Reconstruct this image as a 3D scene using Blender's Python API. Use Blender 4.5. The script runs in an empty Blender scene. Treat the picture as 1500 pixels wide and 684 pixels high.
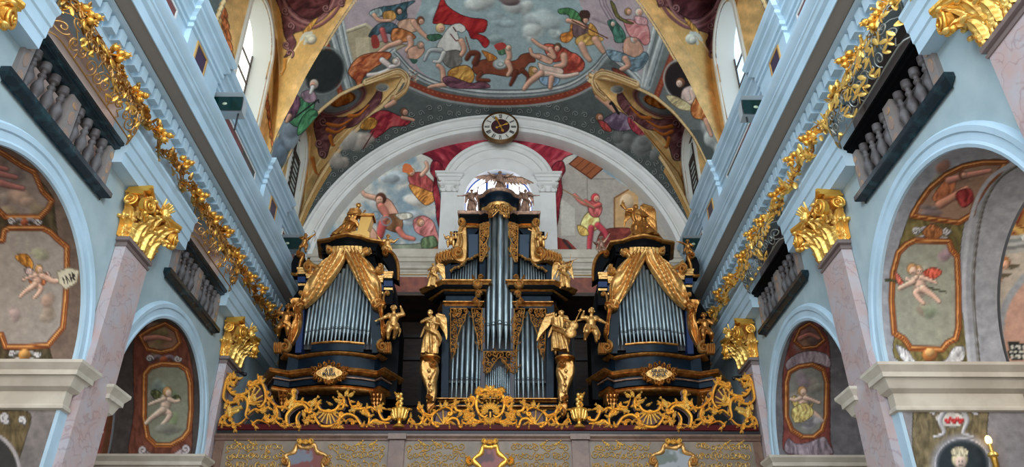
import bpy, math, random
import numpy as np
from mathutils import Vector, Matrix, noise as mnoise
PI=math.pi
random.seed(7)
SC=bpy.context.scene
COL=SC.collection
# ------------------------------------------------------------------ camera
FPX=1123.6;PIT=.53185;YAW=.0104;ROL=.00095
_cy,_sy=math.cos(YAW),math.sin(YAW);_cp,_sp=math.cos(PIT),math.sin(PIT);_cr,_sr=math.cos(ROL),math.sin(ROL)
_r0=Vector((_cy,-_sy,0));FW=Vector((_sy*_cp,_cy*_cp,_sp));_u0=Vector((-_sy*_sp,-_cy*_sp,_cp))
RT=_cr*_r0-_sr*_u0;UP=_sr*_r0+_cr*_u0
EYE=Vector((.364,0,1.6))
cam=bpy.data.cameras.new('camera');cam.sensor_width=36;cam.lens=FPX/1500*36;cam.clip_end=200
co=bpy.data.objects.new('camera',cam);COL.objects.link(co)
co.matrix_world=Matrix(((RT.x,UP.x,-FW.x,EYE.x),(RT.y,UP.y,-FW.y,EYE.y),(RT.z,UP.z,-FW.z,EYE.z),(0,0,0,1)))
SC.camera=co
SC.view_settings.view_transform='Standard';SC.view_settings.look='None';SC.view_settings.gamma=1
SC.view_settings.use_curve_mapping=False
def ray(x,y): return FW+RT*((x-750)/FPX)+UP*((342-y)/FPX)
def hit(ax,val,x,y):
    d=ray(x,y);i='XYZ'.index(ax);return EYE+d*((val-EYE[i])/d[i])
def XZ(x,y,Y):
    p=hit('Y',Y,x,y);return (p.x,p.z)
_RT=np.array(RT);_UP=np.array(UP);_FW=np.array(FW);_EY=np.array(EYE)
def pj(P):
    v=np.asarray(P,float)-_EY;d=v@_FW
    return np.stack([750+FPX*(v@_RT)/d,342-FPX*(v@_UP)/d],-1)
# ------------------------------------------------------------------ colours, materials
def lin(c):
    out=[]
    for v in c[:3]:
        v/=255.;out.append(v/12.92 if v<=.04045 else ((v+.055)/1.055)**2.4)
    return tuple(out)
MATS={}
def mat(name,rgb,rough=.6,metal=0,rgb2=None,scale=4,bump=0,bscale=30,emit=0,spec=None,detail=4,lo=.4,hi=.6,stretch=None,coat=0):
    if name in MATS: return MATS[name]
    m=bpy.data.materials.new(name);m.use_nodes=True;nt=m.node_tree;b=nt.nodes['Principled BSDF']
    b.inputs['Base Color'].default_value=(*lin(rgb),1);b.inputs['Roughness'].default_value=rough;b.inputs['Metallic'].default_value=metal
    if spec is not None: b.inputs['Specular IOR Level'].default_value=spec
    if coat: b.inputs['Coat Weight'].default_value=coat;b.inputs['Coat Roughness'].default_value=.15
    tc=nt.nodes.new('ShaderNodeTexCoord');src=tc.outputs['Object']
    if stretch:
        mp=nt.nodes.new('ShaderNodeMapping');mp.inputs['Scale'].default_value=stretch;nt.links.new(src,mp.inputs[0]);src=mp.outputs[0]
    if rgb2:
        n=nt.nodes.new('ShaderNodeTexNoise');n.inputs['Scale'].default_value=scale;n.inputs['Detail'].default_value=detail
        r=nt.nodes.new('ShaderNodeValToRGB');e=r.color_ramp.elements
        e[0].position=lo;e[1].position=hi;e[0].color=(*lin(rgb),1);e[1].color=(*lin(rgb2),1)
        nt.links.new(src,n.inputs['Vector']);nt.links.new(n.outputs['Fac'],r.inputs[0]);nt.links.new(r.outputs[0],b.inputs['Base Color'])
    if bump:
        n=nt.nodes.new('ShaderNodeTexNoise');n.inputs['Scale'].default_value=bscale;n.inputs['Detail'].default_value=3
        bp=nt.nodes.new('ShaderNodeBump');bp.inputs['Strength'].default_value=bump;bp.inputs['Distance'].default_value=.02
        nt.links.new(src,n.inputs['Vector']);nt.links.new(n.outputs['Fac'],bp.inputs['Height']);nt.links.new(bp.outputs[0],b.inputs['Normal'])
    if emit:
        b.inputs['Emission Color'].default_value=(*lin(rgb),1);b.inputs['Emission Strength'].default_value=emit
    MATS[name]=m;return m
def marble(name,c1,c2,cv,scale=2.2,rough=.3):
    m=bpy.data.materials.new(name);m.use_nodes=True;nt=m.node_tree;b=nt.nodes['Principled BSDF'];b.inputs['Roughness'].default_value=rough
    tc=nt.nodes.new('ShaderNodeTexCoord')
    n=nt.nodes.new('ShaderNodeTexNoise');n.inputs['Scale'].default_value=scale;n.inputs['Detail'].default_value=8;n.inputs['Roughness'].default_value=.65
    r=nt.nodes.new('ShaderNodeValToRGB');e=r.color_ramp.elements;e[0].position=.38;e[1].position=.62;e[0].color=(*lin(c1),1);e[1].color=(*lin(c2),1)
    v=nt.nodes.new('ShaderNodeTexNoise');v.inputs['Scale'].default_value=scale*.8;v.inputs['Detail'].default_value=6;v.inputs['Distortion'].default_value=1.2
    a=nt.nodes.new('ShaderNodeMath');a.operation='SUBTRACT';a.inputs[1].default_value=.5
    a2=nt.nodes.new('ShaderNodeMath');a2.operation='ABSOLUTE'
    r2=nt.nodes.new('ShaderNodeValToRGB');e=r2.color_ramp.elements;e[0].position=0;e[1].position=.03;e[0].color=(.42,.42,.42,1);e[1].color=(0,0,0,1)
    mx=nt.nodes.new('ShaderNodeMixRGB');mx.inputs[2].default_value=(*lin(cv),1)
    L=nt.links.new
    L(tc.outputs['Object'],n.inputs['Vector']);L(tc.outputs['Object'],v.inputs['Vector']);L(n.outputs['Fac'],r.inputs[0]);L(v.outputs['Fac'],a.inputs[0]);L(a.outputs[0],a2.inputs[0]);L(a2.outputs[0],r2.inputs[0])
    L(r2.outputs[0],mx.inputs[0]);L(r.outputs[0],mx.inputs[1]);L(mx.outputs[0],b.inputs['Base Color'])
    MATS[name]=m;return m
def fresco_mat():
    m=bpy.data.materials.new('fresco');m.use_nodes=True;nt=m.node_tree;b=nt.nodes['Principled BSDF'];b.inputs['Roughness'].default_value=.85
    b.inputs['Specular IOR Level'].default_value=.2
    a=nt.nodes.new('ShaderNodeAttribute');a.attribute_name='Paint'
    tc=nt.nodes.new('ShaderNodeTexCoord');n=nt.nodes.new('ShaderNodeTexNoise');n.inputs['Scale'].default_value=9;n.inputs['Detail'].default_value=8;n.inputs['Roughness'].default_value=.7
    r=nt.nodes.new('ShaderNodeMapRange');r.inputs[1].default_value=.3;r.inputs[2].default_value=.7;r.inputs[3].default_value=.86;r.inputs[4].default_value=1.12
    mx=nt.nodes.new('ShaderNodeVectorMath');mx.operation='SCALE'
    L=nt.links.new;L(tc.outputs['Object'],n.inputs['Vector']);L(n.outputs['Fac'],r.inputs[0]);L(a.outputs['Color'],mx.inputs[0]);L(r.outputs[0],mx.inputs['Scale']);L(mx.outputs[0],b.inputs['Base Color'])
    return m
FRESCO=fresco_mat()
WHITE=mat('white_stucco',(222,220,214),.7,rgb2=(214,212,206),scale=2)
PALE=mat('pale_blue_plaster',(184,208,222),.75,rgb2=(174,198,210),scale=1.2)
PLAST=mat('grey_green_plaster',(172,188,190),.85,rgb2=(154,172,176),scale=1.6,detail=8,lo=.35,hi=.65)
CREAM=mat('cream_stucco',(205,194,176),.7,rgb2=(188,176,158),scale=2)
GREYS=mat('grey_paint',(138,142,148),.8,rgb2=(124,128,134),scale=3)
PINK=marble('pink_marble',(190,162,156),(184,176,178),(140,100,98))
BROWNM=marble('brown_marble',(146,112,96),(164,136,122),(96,62,52),3)
PARM=marble('grey_brown_marble',(108,82,68),(126,98,82),(84,60,50),2)
SLAB=mat('dark_blue_green_marble',(16,36,44),.25,rgb2=(40,70,76),scale=5,detail=8,lo=.5,hi=.75)
GOLD=mat('gilding',(236,178,78),.34,.75,bump=.35,bscale=22)
GOLDB=mat('bright_gilding',(244,198,104),.32,.6,bump=.25,bscale=30)
OLDG=mat('old_gilding',(200,142,74),.38,.85,rgb2=(158,102,48),scale=8,bump=.5,bscale=16)
OLDG2=mat('pale_gilding',(218,170,102),.4,.75,rgb2=(186,134,72),scale=10,bump=.45,bscale=20)
PATIN=mat('patinated_gilding',(166,128,104),.5,.6,rgb2=(126,98,84),scale=9,bump=.4,bscale=18)
EBON=mat('blue_black_lacquer',(9,20,30),.4,rgb2=(15,30,42),scale=3,spec=.14)
EBOND=mat('black_lacquer',(7,8,10),.6,spec=.06)
BLUEP=mat('ultramarine_paint',(18,38,76),.4,spec=.2)
TIN=mat('tin_pipe',(138,146,146),.36,.8,rgb2=(104,114,118),scale=2.5,detail=6,stretch=(6,6,.8))
TIND=mat('dark_pipe_mouth',(30,32,34),.5,.5)
DWOOD=mat('dark_brown_board',(74,56,44),.6,rgb2=(56,42,34),scale=2,stretch=(1,1,6),detail=6)
BWOOD=mat('black_brown_wood',(34,24,22),.5)
REDW=mat('dark_red_lacquer',(84,26,28),.3)
REDEDGE=mat('dark_red_back_paint',(70,22,16),.45)
RUST=mat('rust_marble',(150,76,48),.4,rgb2=(120,56,40),scale=4,detail=7)
WIRE=mat('gilded_wire',(196,146,82),.4,.7)
GREYW=mat('grey_wire',(150,150,140),.4,.5)
BALU=mat('grey_baluster_stone',(98,94,94),.6,rgb2=(74,66,64),scale=5)
YPLAQ=mat('yellow_flecked_marble',(150,128,116),.4,rgb2=(196,150,90),scale=3,lo=.5,hi=.62)
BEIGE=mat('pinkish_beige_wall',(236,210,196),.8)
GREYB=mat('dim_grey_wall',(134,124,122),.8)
BLACK=mat('black_iron',(14,14,15),.45)
# ------------------------------------------------------------------ mesh builder
ORG={}
def lab(o,label=None,cat=None,group=None,kind=None):
    if label:o['label']=label
    if cat:o['category']=cat
    if group:o['group']=group
    if kind:o['kind']=kind
    return o
def empty(name,loc,label,cat,group=None):
    o=bpy.data.objects.new(name,None);COL.objects.link(o);o.location=loc;o.empty_display_size=.1;ORG[o.name]=Vector(loc)
    return lab(o,label,cat,group)
def copy_tree(o,parent=None):
    c=o.copy();COL.objects.link(c)
    if parent: c.parent=parent
    for ch in o.children: copy_tree(ch,c)
    return c
class MB:
    def __init__(s): s.v=[];s.f=[]
    def add(s,vs,fs):
        n=len(s.v);s.v+=[tuple(p) for p in vs];s.f+=[tuple(i+n for i in f) for f in fs];return s
    def box(s,a,b):
        x0,y0,z0=a;x1,y1,z1=b
        return s.add([(x0,y0,z0),(x1,y0,z0),(x1,y1,z0),(x0,y1,z0),(x0,y0,z1),(x1,y0,z1),(x1,y1,z1),(x0,y1,z1)],
          [(0,3,2,1),(4,5,6,7),(0,1,5,4),(1,2,6,5),(2,3,7,6),(3,0,4,7)])
    def loft(s,rings,closed=True,cap=True):
        n=len(rings[0]);vs=[p for r in rings for p in r];fs=[]
        for i in range(len(rings)-1):
            for j in range(n if closed else n-1):
                k=(j+1)%n;fs.append((i*n+j,i*n+k,(i+1)*n+k,(i+1)*n+j))
        if cap and closed: fs+=[tuple(range(n-1,-1,-1)),tuple(range((len(rings)-1)*n,len(rings)*n))]
        return s.add(vs,fs)
    def tube(s,pts,r,seg=8,cap=True):
        pts=[Vector(p) for p in pts];rs=r if isinstance(r,(list,tuple)) else [r]*len(pts)
        rings=[];N=None
        for i,p in enumerate(pts):
            t=(pts[min(i+1,len(pts)-1)]-pts[max(i-1,0)])
            if t.length<1e-9:t=Vector((0,0,1))
            t.normalize()
            if N is None:
                a=Vector((0,0,1)) if abs(t.z)<.9 else Vector((1,0,0));N=t.cross(a).normalized()
            else:
                N=(N-t*N.dot(t));
                N=N.normalized() if N.length>1e-6 else t.orthogonal().normalized()
            B=t.cross(N)
            rings.append([p+(N*math.cos(2*PI*k/seg)+B*math.sin(2*PI*k/seg))*rs[i] for k in range(seg)])
        return s.loft(rings,True,cap)
    def lathe(s,prof,c,seg=16,a0=0,a1=2*PI,axis='Z'):
        full=abs(a1-a0-2*PI)<1e-6;n=seg if full else seg+1;rings=[]
        for r,z in prof:
            ring=[]
            for k in range(n):
                a=a0+(a1-a0)*k/seg;q=(r*math.cos(a),r*math.sin(a),z)
                if axis=='Y': q=(q[0],q[2],q[1])
                if axis=='X': q=(q[2],q[0],q[1])
                ring.append((c[0]+q[0],c[1]+q[1],c[2]+q[2]))
            rings.append(ring)
        return s.loft(rings,full,full)
    def ell(s,c,r,M=None,seg=10,rg=6):
        if not hasattr(r,'__len__'):r=(r,r,r)
        rings=[];c=Vector(c)
        for i in range(rg+1):
            th=-PI/2+PI*i/rg;th=max(-PI/2+.08,min(PI/2-.08,th))
            ring=[]
            for k in range(seg):
                a=2*PI*k/seg;q=Vector((r[0]*math.cos(th)*math.cos(a),r[1]*math.cos(th)*math.sin(a),r[2]*math.sin(th)))
                if M is not None:q=M@q
                ring.append(c+q)
            rings.append(ring)
        return s.loft(rings)
    def cap(s,a,b,ra,rb,seg=9):   # rounded tapered limb
        a,b=Vector(a),Vector(b);d=b-a;L=d.length
        if L<1e-6:return s.ell(a,ra,seg=seg)
        u=d/L
        pts=[a-u*ra*.92,a-u*ra*.6,a,a+d*.3,a+d*.65,b,b+u*rb*.6,b+u*rb*.92]
        return s.tube(pts,[ra*.3,ra*.78,ra,ra*.7+rb*.3,ra*.35+rb*.65,rb,rb*.78,rb*.3],seg)
    def sweep(s,P,O,U,prof,closed=False,cap=True):
        rings=[[Vector(p)+Vector(o)*a+Vector(u)*b for a,b in prof] for p,o,u in zip(P,O,U)]
        if closed: rings.append(rings[0])
        n=len(prof);vs=[p for r in rings for p in r];fs=[]
        for i in range(len(rings)-1):
            for j in range(n-1): fs.append((i*n+j,i*n+j+1,(i+1)*n+j+1,(i+1)*n+j))
        if cap and not closed: fs+=[tuple(range(n)),tuple(range(len(vs)-1,len(vs)-n-1,-1))]
        return s.add(vs,fs)
    def mould(s,path,prof,z=0,side=1,closed=False,cap=True):
        # plan path [(x,y)], profile (outward, height); outward = right of travel * side
        n=len(path);P=[];O=[]
        for i in range(n):
            a=Vector(path[i-1 if (i>0 or closed) else 0]);b=Vector(path[i]);c=Vector(path[(i+1)%n if (i<n-1 or closed) else n-1])
            d1=(b-a);d2=(c-b)
            if d1.length<1e-9:d1=d2
            if d2.length<1e-9:d2=d1
            d1.normalize();d2.normalize();n1=Vector((d1.y,-d1.x));n2=Vector((d2.y,-d2.x));m=(n1+n2)
            m=m/max(m.length_squared,.3)*2 if m.length>1e-6 else n1
            P.append((b.x,b.y,z));O.append((m.x*side,m.y*side,0))
        return s.sweep(P,O,[(0,0,1)]*n,prof,closed,cap)
    def prism(s,poly,y0,y1,fr=None,bev=0):
        # polygon in frame plane extruded from depth y0 (front) to y1 (back)
        F=fr or FRONT;n=len(poly)
        if bev:
            cx=sum(p[0] for p in poly)/n;cy=sum(p[1] for p in poly)/n
            inn=[(p[0]+(cx-p[0])*bev,p[1]+(cy-p[1])*bev) for p in poly]
            d=(y1-y0)*.35
            rings=[[F(a,b,y0) for a,b in inn],[F(a,b,y0+d) for a,b in poly],[F(a,b,y1) for a,b in poly]]
        else: rings=[[F(a,b,y0) for a,b in poly],[F(a,b,y1) for a,b in poly]]
        return s.loft(rings)
    def ribbon(s,path,w,d,fr=None,y=0,sec=None):
        # raised band following a 2D path in a frame; w half-width (list or number), d height toward the viewer
        F=fr or FRONT;n=len(path)
        ws=w if isinstance(w,(list,tuple)) else [w]*n
        rings=[]
        for i in range(n):
            a=path[max(i-1,0)];b=path[min(i+1,n-1)];tx,ty=b[0]-a[0],b[1]-a[1];l=math.hypot(tx,ty) or 1;nx,ny=-ty/l,tx/l
            px,py=path[i];q=ws[i];dd=d*(.45+.55*min(1,q/(max(ws)+1e-9)))
            rings.append([F(px+nx*q*u,py+ny*q*u,y-dd*h) for u,h in (sec or SEC)])
        return s.loft(rings)
    def build(s,name,m,parent=None,smooth=True,origin=None,ang=40):
        o=ORG[parent.name] if parent is not None and parent.name in ORG else (Vector(origin) if origin is not None else None)
        v=np.array(s.v,dtype=np.float32).reshape(-1,3)
        if parent is None and o is None:
            mn,mx=v.min(0),v.max(0);o=Vector(((mn[0]+mx[0])/2,(mn[1]+mx[1])/2,mn[2]))
        v=v-np.array(o,dtype=np.float32)
        me=bpy.data.meshes.new(name);me.from_pydata(v.tolist(),[],s.f);me.materials.append(m)
        if smooth:
            me.polygons.foreach_set('use_smooth',[True]*len(me.polygons))
            try: me.set_sharp_from_angle(angle=math.radians(ang))
            except Exception: pass
        me.update()
        ob=bpy.data.objects.new(name,me);COL.objects.link(ob)
        if parent is not None: ob.parent=parent;ORG[ob.name]=o
        else: ob.location=o;ORG[ob.name]=Vector(o)
        return ob
def FRONT(a,b,c): return Vector((a,c,b))      # x, z, depth y
SEC=[(-1,0),(-.95,.45),(-.55,.85),(0,1),(.55,.85),(.95,.45),(1,0)]
def frame(O,R,U,N):
    O,R,U,N=map(Vector,(O,R,U,N));return lambda a,b,c:O+R*a+U*b+N*c
# 2D path helpers
def cat(pts,n=6,closed=False):
    P=[np.array(p,float) for p in pts];m=len(P);out=[]
    rng=range(m) if closed else range(m-1)
    for i in rng:
        p0=P[i-1] if (i>0 or closed) else P[0];p1=P[i];p2=P[(i+1)%m];p3=P[(i+2)%m] if (i+2<m or closed) else P[-1]
        for k in range(n):
            t=k/n;out.append(tuple(.5*((2*p1)+(-p0+p2)*t+(2*p0-5*p1+4*p2-p3)*t*t+(-p0+3*p1-3*p2+p3)*t**3)))
    if not closed: out.append(tuple(P[-1]))
    return out
def spir(cx,cy,r0,a0,turns,r1=None,n=None):
    r1=r0*.18 if r1 is None else r1;n=n or int(14*abs(turns))+4
    return [(cx+(r0+(r1-r0)*(k/n)**.8)*math.cos(a0+turns*2*PI*k/n),cy+(r0+(r1-r0)*(k/n)**.8)*math.sin(a0+turns*2*PI*k/n)) for k in range(n+1)]
def cscroll(p0,p1,h,r0,r1=None,n=14,t0=1.1,t1=1.1):
    """C-shaped band from p0 to p1 bulging by h (left of travel is +), ending in spirals that curl to the inside"""
    r1=r0 if r1 is None else r1
    x0,y0=p0;x1,y1=p1;dx,dy=x1-x0,y1-y0;L=math.hypot(dx,dy);nx,ny=-dy/L,dx/L
    s=1 if h>0 else -1
    arc=[]
    for k in range(n+1):
        t=k/n;b=math.sin(PI*t)**.8*h;arc.append((x0+dx*t+nx*b,y0+dy*t+ny*b))
    def curl(p,q,r,turn):   # p end, q previous point
        d=math.atan2(p[1]-q[1],p[0]-q[0]);c=(p[0]+r*math.cos(d-s*PI/2),p[1]+r*math.sin(d-s*PI/2))
        return spir(c[0],c[1],r,d+s*PI/2,-s*turn)
    def curl2(p,q,r,turn):
        d=math.atan2(p[1]-q[1],p[0]-q[0]);c=(p[0]+r*math.cos(d+s*PI/2),p[1]+r*math.sin(d+s*PI/2))
        return spir(c[0],c[1],r,d-s*PI/2,s*turn)
    out=[]
    if r0>0: out+=list(reversed(curl2(arc[0],arc[1],r0,t0)))[:-1]
    out+=arc
    if r1>0: out+=curl(arc[-1],arc[-2],r1,t1)[1:]
    return out
def taper(n,w,e0=.35,e1=.35):
    return [w*(e0+(1-e0)*min(1,3*k/(n-1)) if k<(n-1)/2 else e1+(1-e1)*min(1,3*(1-k/(n-1)))) for k in range(n)]
def leaf2(mb,p,ang,L,w,d,fr=None,y=0,curl=.6,lobes=4):
    """acanthus leaf: curved rib with lobes either side"""
    n=7;path=[];x,yy=p;a=ang
    for k in range(n):
        path.append((x,yy));x+=math.cos(a)*L/(n-1);yy+=math.sin(a)*L/(n-1);a+=curl/(n-1)
    mb.ribbon(path,[w*.35*(1-.8*k/(n-1)) for k in range(n)],d*1.15,fr,y)
    for i in range(1,lobes+1):
        t=i/(lobes+.6);k=min(n-2,int(t*(n-1)));px,py=path[k];aa=ang+curl*t;ll=w*1.1*(1.15-.7*t)
        for sg in (-1,1):
            b=aa+sg*.75;q=[(px+math.cos(b-sg*.35*u)*ll*u,py+math.sin(b-sg*.35*u)*ll*u) for u in (0,.35,.7,1)]
            mb.ribbon(q,[ll*.16,ll*.25,ll*.18,ll*.04],d*.8,fr,y)
def inpoly(x,y,poly):
    c=False;j=len(poly)-1
    for i in range(len(poly)):
        xi,yi=poly[i];xj,yj=poly[j]
        if (yi>y)!=(yj>y) and x<(xj-xi)*(y-yi)/(yj-yi)+xi:c=not c
        j=i
    return c
def filigree(mb,poly,step,w,d,fr=None,y=0,seed=1,border=True,leaf=True):
    rn=random.Random(seed);xs=[p[0] for p in poly];ys=[p[1] for p in poly]
    if border: mb.ribbon(list(poly)+[poly[0]],w*1.1,d,fr,y)
    yy=min(ys)+step*.5;row=0
    while yy<max(ys):
        xx=min(xs)+step*(.5 if row%2 else .9)
        while xx<max(xs):
            px,py=xx+rn.uniform(-.15,.15)*step,yy+rn.uniform(-.15,.15)*step
            if inpoly(px,py,poly):
                a=rn.uniform(0,6.28);sg=rn.choice((-1,1));r=step*rn.uniform(.5,.62)
                q=spir(px,py,r,a,sg*1.25);mb.ribbon(q,taper(len(q),w,.5,.8),d,fr,y)
                if leaf: leaf2(mb,(px+r*math.cos(a),py+r*math.sin(a)),a-sg*1.2,step*.8,w*2.4,d,fr,y,sg*-1.0,2)
            xx+=step
        yy+=step*.85;row+=1
# ------------------------------------------------------------------ the room
XB,ZV,RV=.11,12.86,6.82        # vault axis
YB=22.2                        # organ wall
WX=6.7                         # side wall plane
BAYS=[(9.65,2.26),(15.49,2.25)]
ZA=6.06                         # arch springing
def struct(o): o['kind']='structure';return o
b=MB();b.box((-13,-2,-.2),(13,26,0));struct(b.build('floor',mat('stone_floor',(176,168,158),.5,rgb2=(150,142,134),scale=3),smooth=False))
def arch_hole_wall(b,s,X,Y0,Y1,Z0,Z1,Yc,r,zc):
    # flat wall piece at X, with an arched hole reaching to Z0
    n=28;A=[(Yc-r,Z0)]+[(Yc-r*math.cos(PI*k/n),zc+r*math.sin(PI*k/n)) for k in range(n+1)]+[(Yc+r,Z0)]
    B=[]
    for (y,z) in A:
        if z<=zc+1e-6 and y<Yc: B.append((Y0,z))
        elif z<=zc+1e-6: B.append((Y1,z))
        else:
            a=math.atan2(z-zc,y-Yc);c,sn=math.cos(a),math.sin(a)
            t=min((Z1-zc)/sn,((Y1-Yc)/c) if c>1e-6 else 1e9,((Y0-Yc)/c) if c<-1e-6 else 1e9);B.append((Yc+t*c,zc+t*sn))
    vs=[(X,y,z) for y,z in A]+[(X,y,z) for y,z in B];m=len(A);fs=[(i,i+1,m+i+1,m+i) for i in range(m-1)]
    # corner triangles
    for (cy_) in (Y0,Y1):
        best=None
        for i in range(m-1):
            (ya,za),(yb,zb)=B[i],B[i+1]
            if (abs(ya-cy_)<1e-6 and abs(zb-Z1)<1e-6 and abs(yb-cy_)>1e-6) or (abs(yb-cy_)<1e-6 and abs(za-Z1)<1e-6 and abs(ya-cy_)>1e-6): best=i
        if best is not None:
            vs.append((X,cy_,Z1));fs.append((m+best,m+best+1,len(vs)-1))
    b.add(vs,fs)
OPEN=[(8.35,11.15),(14.35,17.12)]
YS=4.2
for s,sd in ((-1,'left'),(1,'right')):
    X=s*WX
    w=MB()
    segs=[(YS,12.6,0,9.0,BAYS[0]),(12.6,18.6,0,9.0,BAYS[1])]
    for (a,c,z0,z1,yc) in segs: arch_hole_wall(w,s,X,a,c,z0,z1,yc[0],yc[1],ZA)
    w.add([(X,18.6,0),(X,24.3,0),(X,24.3,12.4),(X,18.6,12.4)],[(0,1,2,3)])
    # wall strip beside the box openings
    for a,c in ((YS,OPEN[0][0]),(OPEN[0][1],OPEN[1][0]),(OPEN[1][1],18.6)): w.add([(X,a,9.0),(X,c,9.0),(X,c,11.4),(X,a,11.4)],[(0,1,2,3)])
    struct(w.build('wall_'+sd,PLAST,smooth=False,origin=(X,12,0)))
    # archivolts and jamb strips
    t=MB()
    for yc,r in BAYS:
        prof=[(0,.0),(0,.05),(.05,.07),(.09,.05),(.2,.05),(.22,.08),(.3,.09),(.34,.05),(.36,.0)]
        n=40;P=[];O=[]
        pts=[(-r,-.02)]+[(-r*math.cos(PI*k/n),r*math.sin(PI*k/n)) for k in range(n+1)]+[(r,-.02)]
        for k,(yy,zz) in enumerate(pts):
            P.append((X-s*.0,yc+yy,ZA+zz));a=max(0,min(PI,PI*(k-1)/n));O.append((0,-math.cos(a),math.sin(a)))
        t.sweep(P,O,[(-s,0,0)]*len(P),prof)
    struct(t.build('trim_1' if s<0 else 'trim_2',PALE,ang=25))
    # jamb strips below the impost
    t=MB();
    for yc,r in BAYS:
        for q in (-1,1):
            y0,y1=sorted((yc+q*r,yc+q*(r+.36)))
            t.box((min(X,X-s*.06),y0,0),(max(X,X-s*.06),y1,ZA-.7))
    struct(t.build('trim_3' if s<0 else 'trim_4',PALE,smooth=False))
    # impost mouldings, wrapping into the arch
    t=MB();DEP=2.0
    ip=[(0,-.72),(.05,-.7),(.05,-.66),(.02,-.62),(.02,-.42),(.1,-.36),(.16,-.2),(.2,-.2),(.2,-.12),(.27,-.02),(.27,.03),(0,.03)]
    for yc,r in BAYS:
        for q in (-1,1):
            yf=yc+q*r;ya=yc+q*(r+.16)
            path=[(X,ya),(X,yf),(s*(WX+DEP),yf),(s*(WX+DEP),yf+q*.35),(s*(WX+4.2),yf+q*.35)]
            path=[(X,ya),(X-s*.06,ya),(X-s*.06,yf),(s*(WX+DEP),yf),(s*(WX+DEP),yf+q*.3),(s*(WX+4.2),yf+q*.3)]
            # outward is toward the nave / into the arch opening
            t.mould(path,ip,ZA,side=(1 if s*q>0 else -1)*1)
    struct(t.build('trim_5' if s<0 else 'trim_6',CREAM,ang=30))
    # ---- entablature
    X=s*6.8
    e=MB()
    arcp=[(0,10.95),(0,9.6),(.35,9.6),(.35,9.8),(.38,9.82),(.38,10.02),(.41,10.04),(.41,10.24),(.46,10.3),(.46,10.36),(.29,10.37),(.29,10.95)]
    for a,c in ((YS,OPEN[0][0]),(OPEN[0][1],OPEN[1][0]),(OPEN[1][1],YB)):
        P=[(X,a,0),(X,c,0)];e.sweep(P,[(-s,0,0)]*2,[(0,0,1)]*2,arcp)
    struct(e.build('trim_7' if s<0 else 'trim_8',PALE,ang=25))
    e=MB()
    fr=[(.3,10.2),(.31,10.3),(.31,11.2),(.25,11.22)]
    for a,c in ((YS,OPEN[0][0]),(OPEN[0][1],OPEN[1][0]),(OPEN[1][1],YB)):
        e.sweep([(X,a,0),(X,c,0)],[(-s,0,0)]*2,[(0,0,1)]*2,fr)
    for a,c in OPEN: e.sweep([(X,a,0),(X,c,0)],[(-s,0,0)]*2,[(0,0,1)]*2,[(-.1,11.0),(.3,11.0),(.3,11.2),(.25,11.22)])
    crn=[(.25,11.2),(.3,11.22),(.3,11.5),(.33,11.55),(.42,11.58),(.47,11.6),(.5,11.63),(.5,11.66),(.51,11.67)]
    crn2=[(.8,11.67),(.8,11.62),(.82,11.62),(.82,11.84),(.80,11.86),(.80,11.89),(.87,11.93),(.89,12.0),(.92,12.02),(.92,12.06),(.88,12.08),(.93,12.12),(.99,12.2),(1.0,12.24),(1.0,12.3),(.45,12.34)]
    e.sweep([(X,YS,0),(X,YB,0)],[(-s,0,0)]*2,[(0,0,1)]*2,crn);e.sweep([(X,YS,0),(X,YB,0)],[(-s,0,0)]*2,[(0,0,1)]*2,crn2)
    so=MB();so.sweep([(X,YS,0),(X,YB,0)],[(-s,0,0)]*2,[(0,0,1)]*2,[(.33,11.57),(.42,11.59),(.46,11.61),(.5,11.64),(.5,11.655),(.8,11.655)]);struct(so.build('trim_60' if s<0 else 'trim_61',mat('grey_brown_soffit',(150,140,130) if s<0 else (150,140,130),.8),smooth=False))  # soffit shade and warm floor bounce painted in as grey-brown
    y=YS+.05
    while y<YB-.1:
        x0,x1=sorted((X-s*.28,X-s*.46));e.box((x0,y,11.24),(x1,y+.19,11.5));y+=.31
    struct(e.build('trim_9' if s<0 else 'trim_10',PALE,ang=25))
    # ---- attic
    e=MB()
    PRJ=[(5.8,7.5),(11.7,13.4),(17.5,19.4)]
    path=[(s*6.32,YS)]
    for a,c in PRJ: path+=[(s*6.32,a),(s*6.2,a),(s*6.2,c),(s*6.32,c)]
    path+=[(s*6.32,YB)]
    ap=[(0,12.3),(0,13.42),(.05,13.44),(.05,13.52),(.02,13.54),(.02,13.58),(.07,13.6),(.07,13.7),(.04,13.72),(.1,13.8),(.16,13.84),(.16,13.92),(.12,13.94),(.12,13.97),(.2,14.02),(.24,14.1),(.24,14.16),(-.7,14.18)]
    e.mould(path,ap,0,side=(-1 if s>0 else 1))
    struct(e.build('trim_11' if s<0 else 'trim_12',PALE,smooth=False))
    # attic panels
    e=MB();f=MB();g=MB();k=MB()
    def panel(y0,y1,z0,z1,x,out,fr_):
        wv=.05
        xi=x-s*.03;a_,b_=sorted((x+s*.02,xi));fr_.box((a_,y0,z0),(b_,y0+wv,z1));fr_.box((a_,y1-wv,z0),(b_,y1,z1));fr_.box((a_,y0+wv,z0),(b_,y1-wv,z0+wv));fr_.box((a_,y0+wv,z1-wv),(b_,y1-wv,z1))
        a_,b_=sorted((x+s*.02,x-s*.012));out.box((a_,y0+wv,z0+wv),(b_,y1-wv,z1-wv))
    for yc in (6.65,12.35,18.35): panel(yc-.3,yc+.3,12.72,13.42,s*6.2,f,e)
    panel(13.9,16.9,12.72,13.4,s*6.32,g,k);panel(8.0,11.2,12.72,13.4,s*6.32,g,k);panel(19.8,21.6,12.72,13.4,s*6.32,g,k)
    struct(e.build('trim_13' if s<0 else 'trim_14',mat('ochre_frame',(188,146,84),.6),smooth=False))
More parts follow.
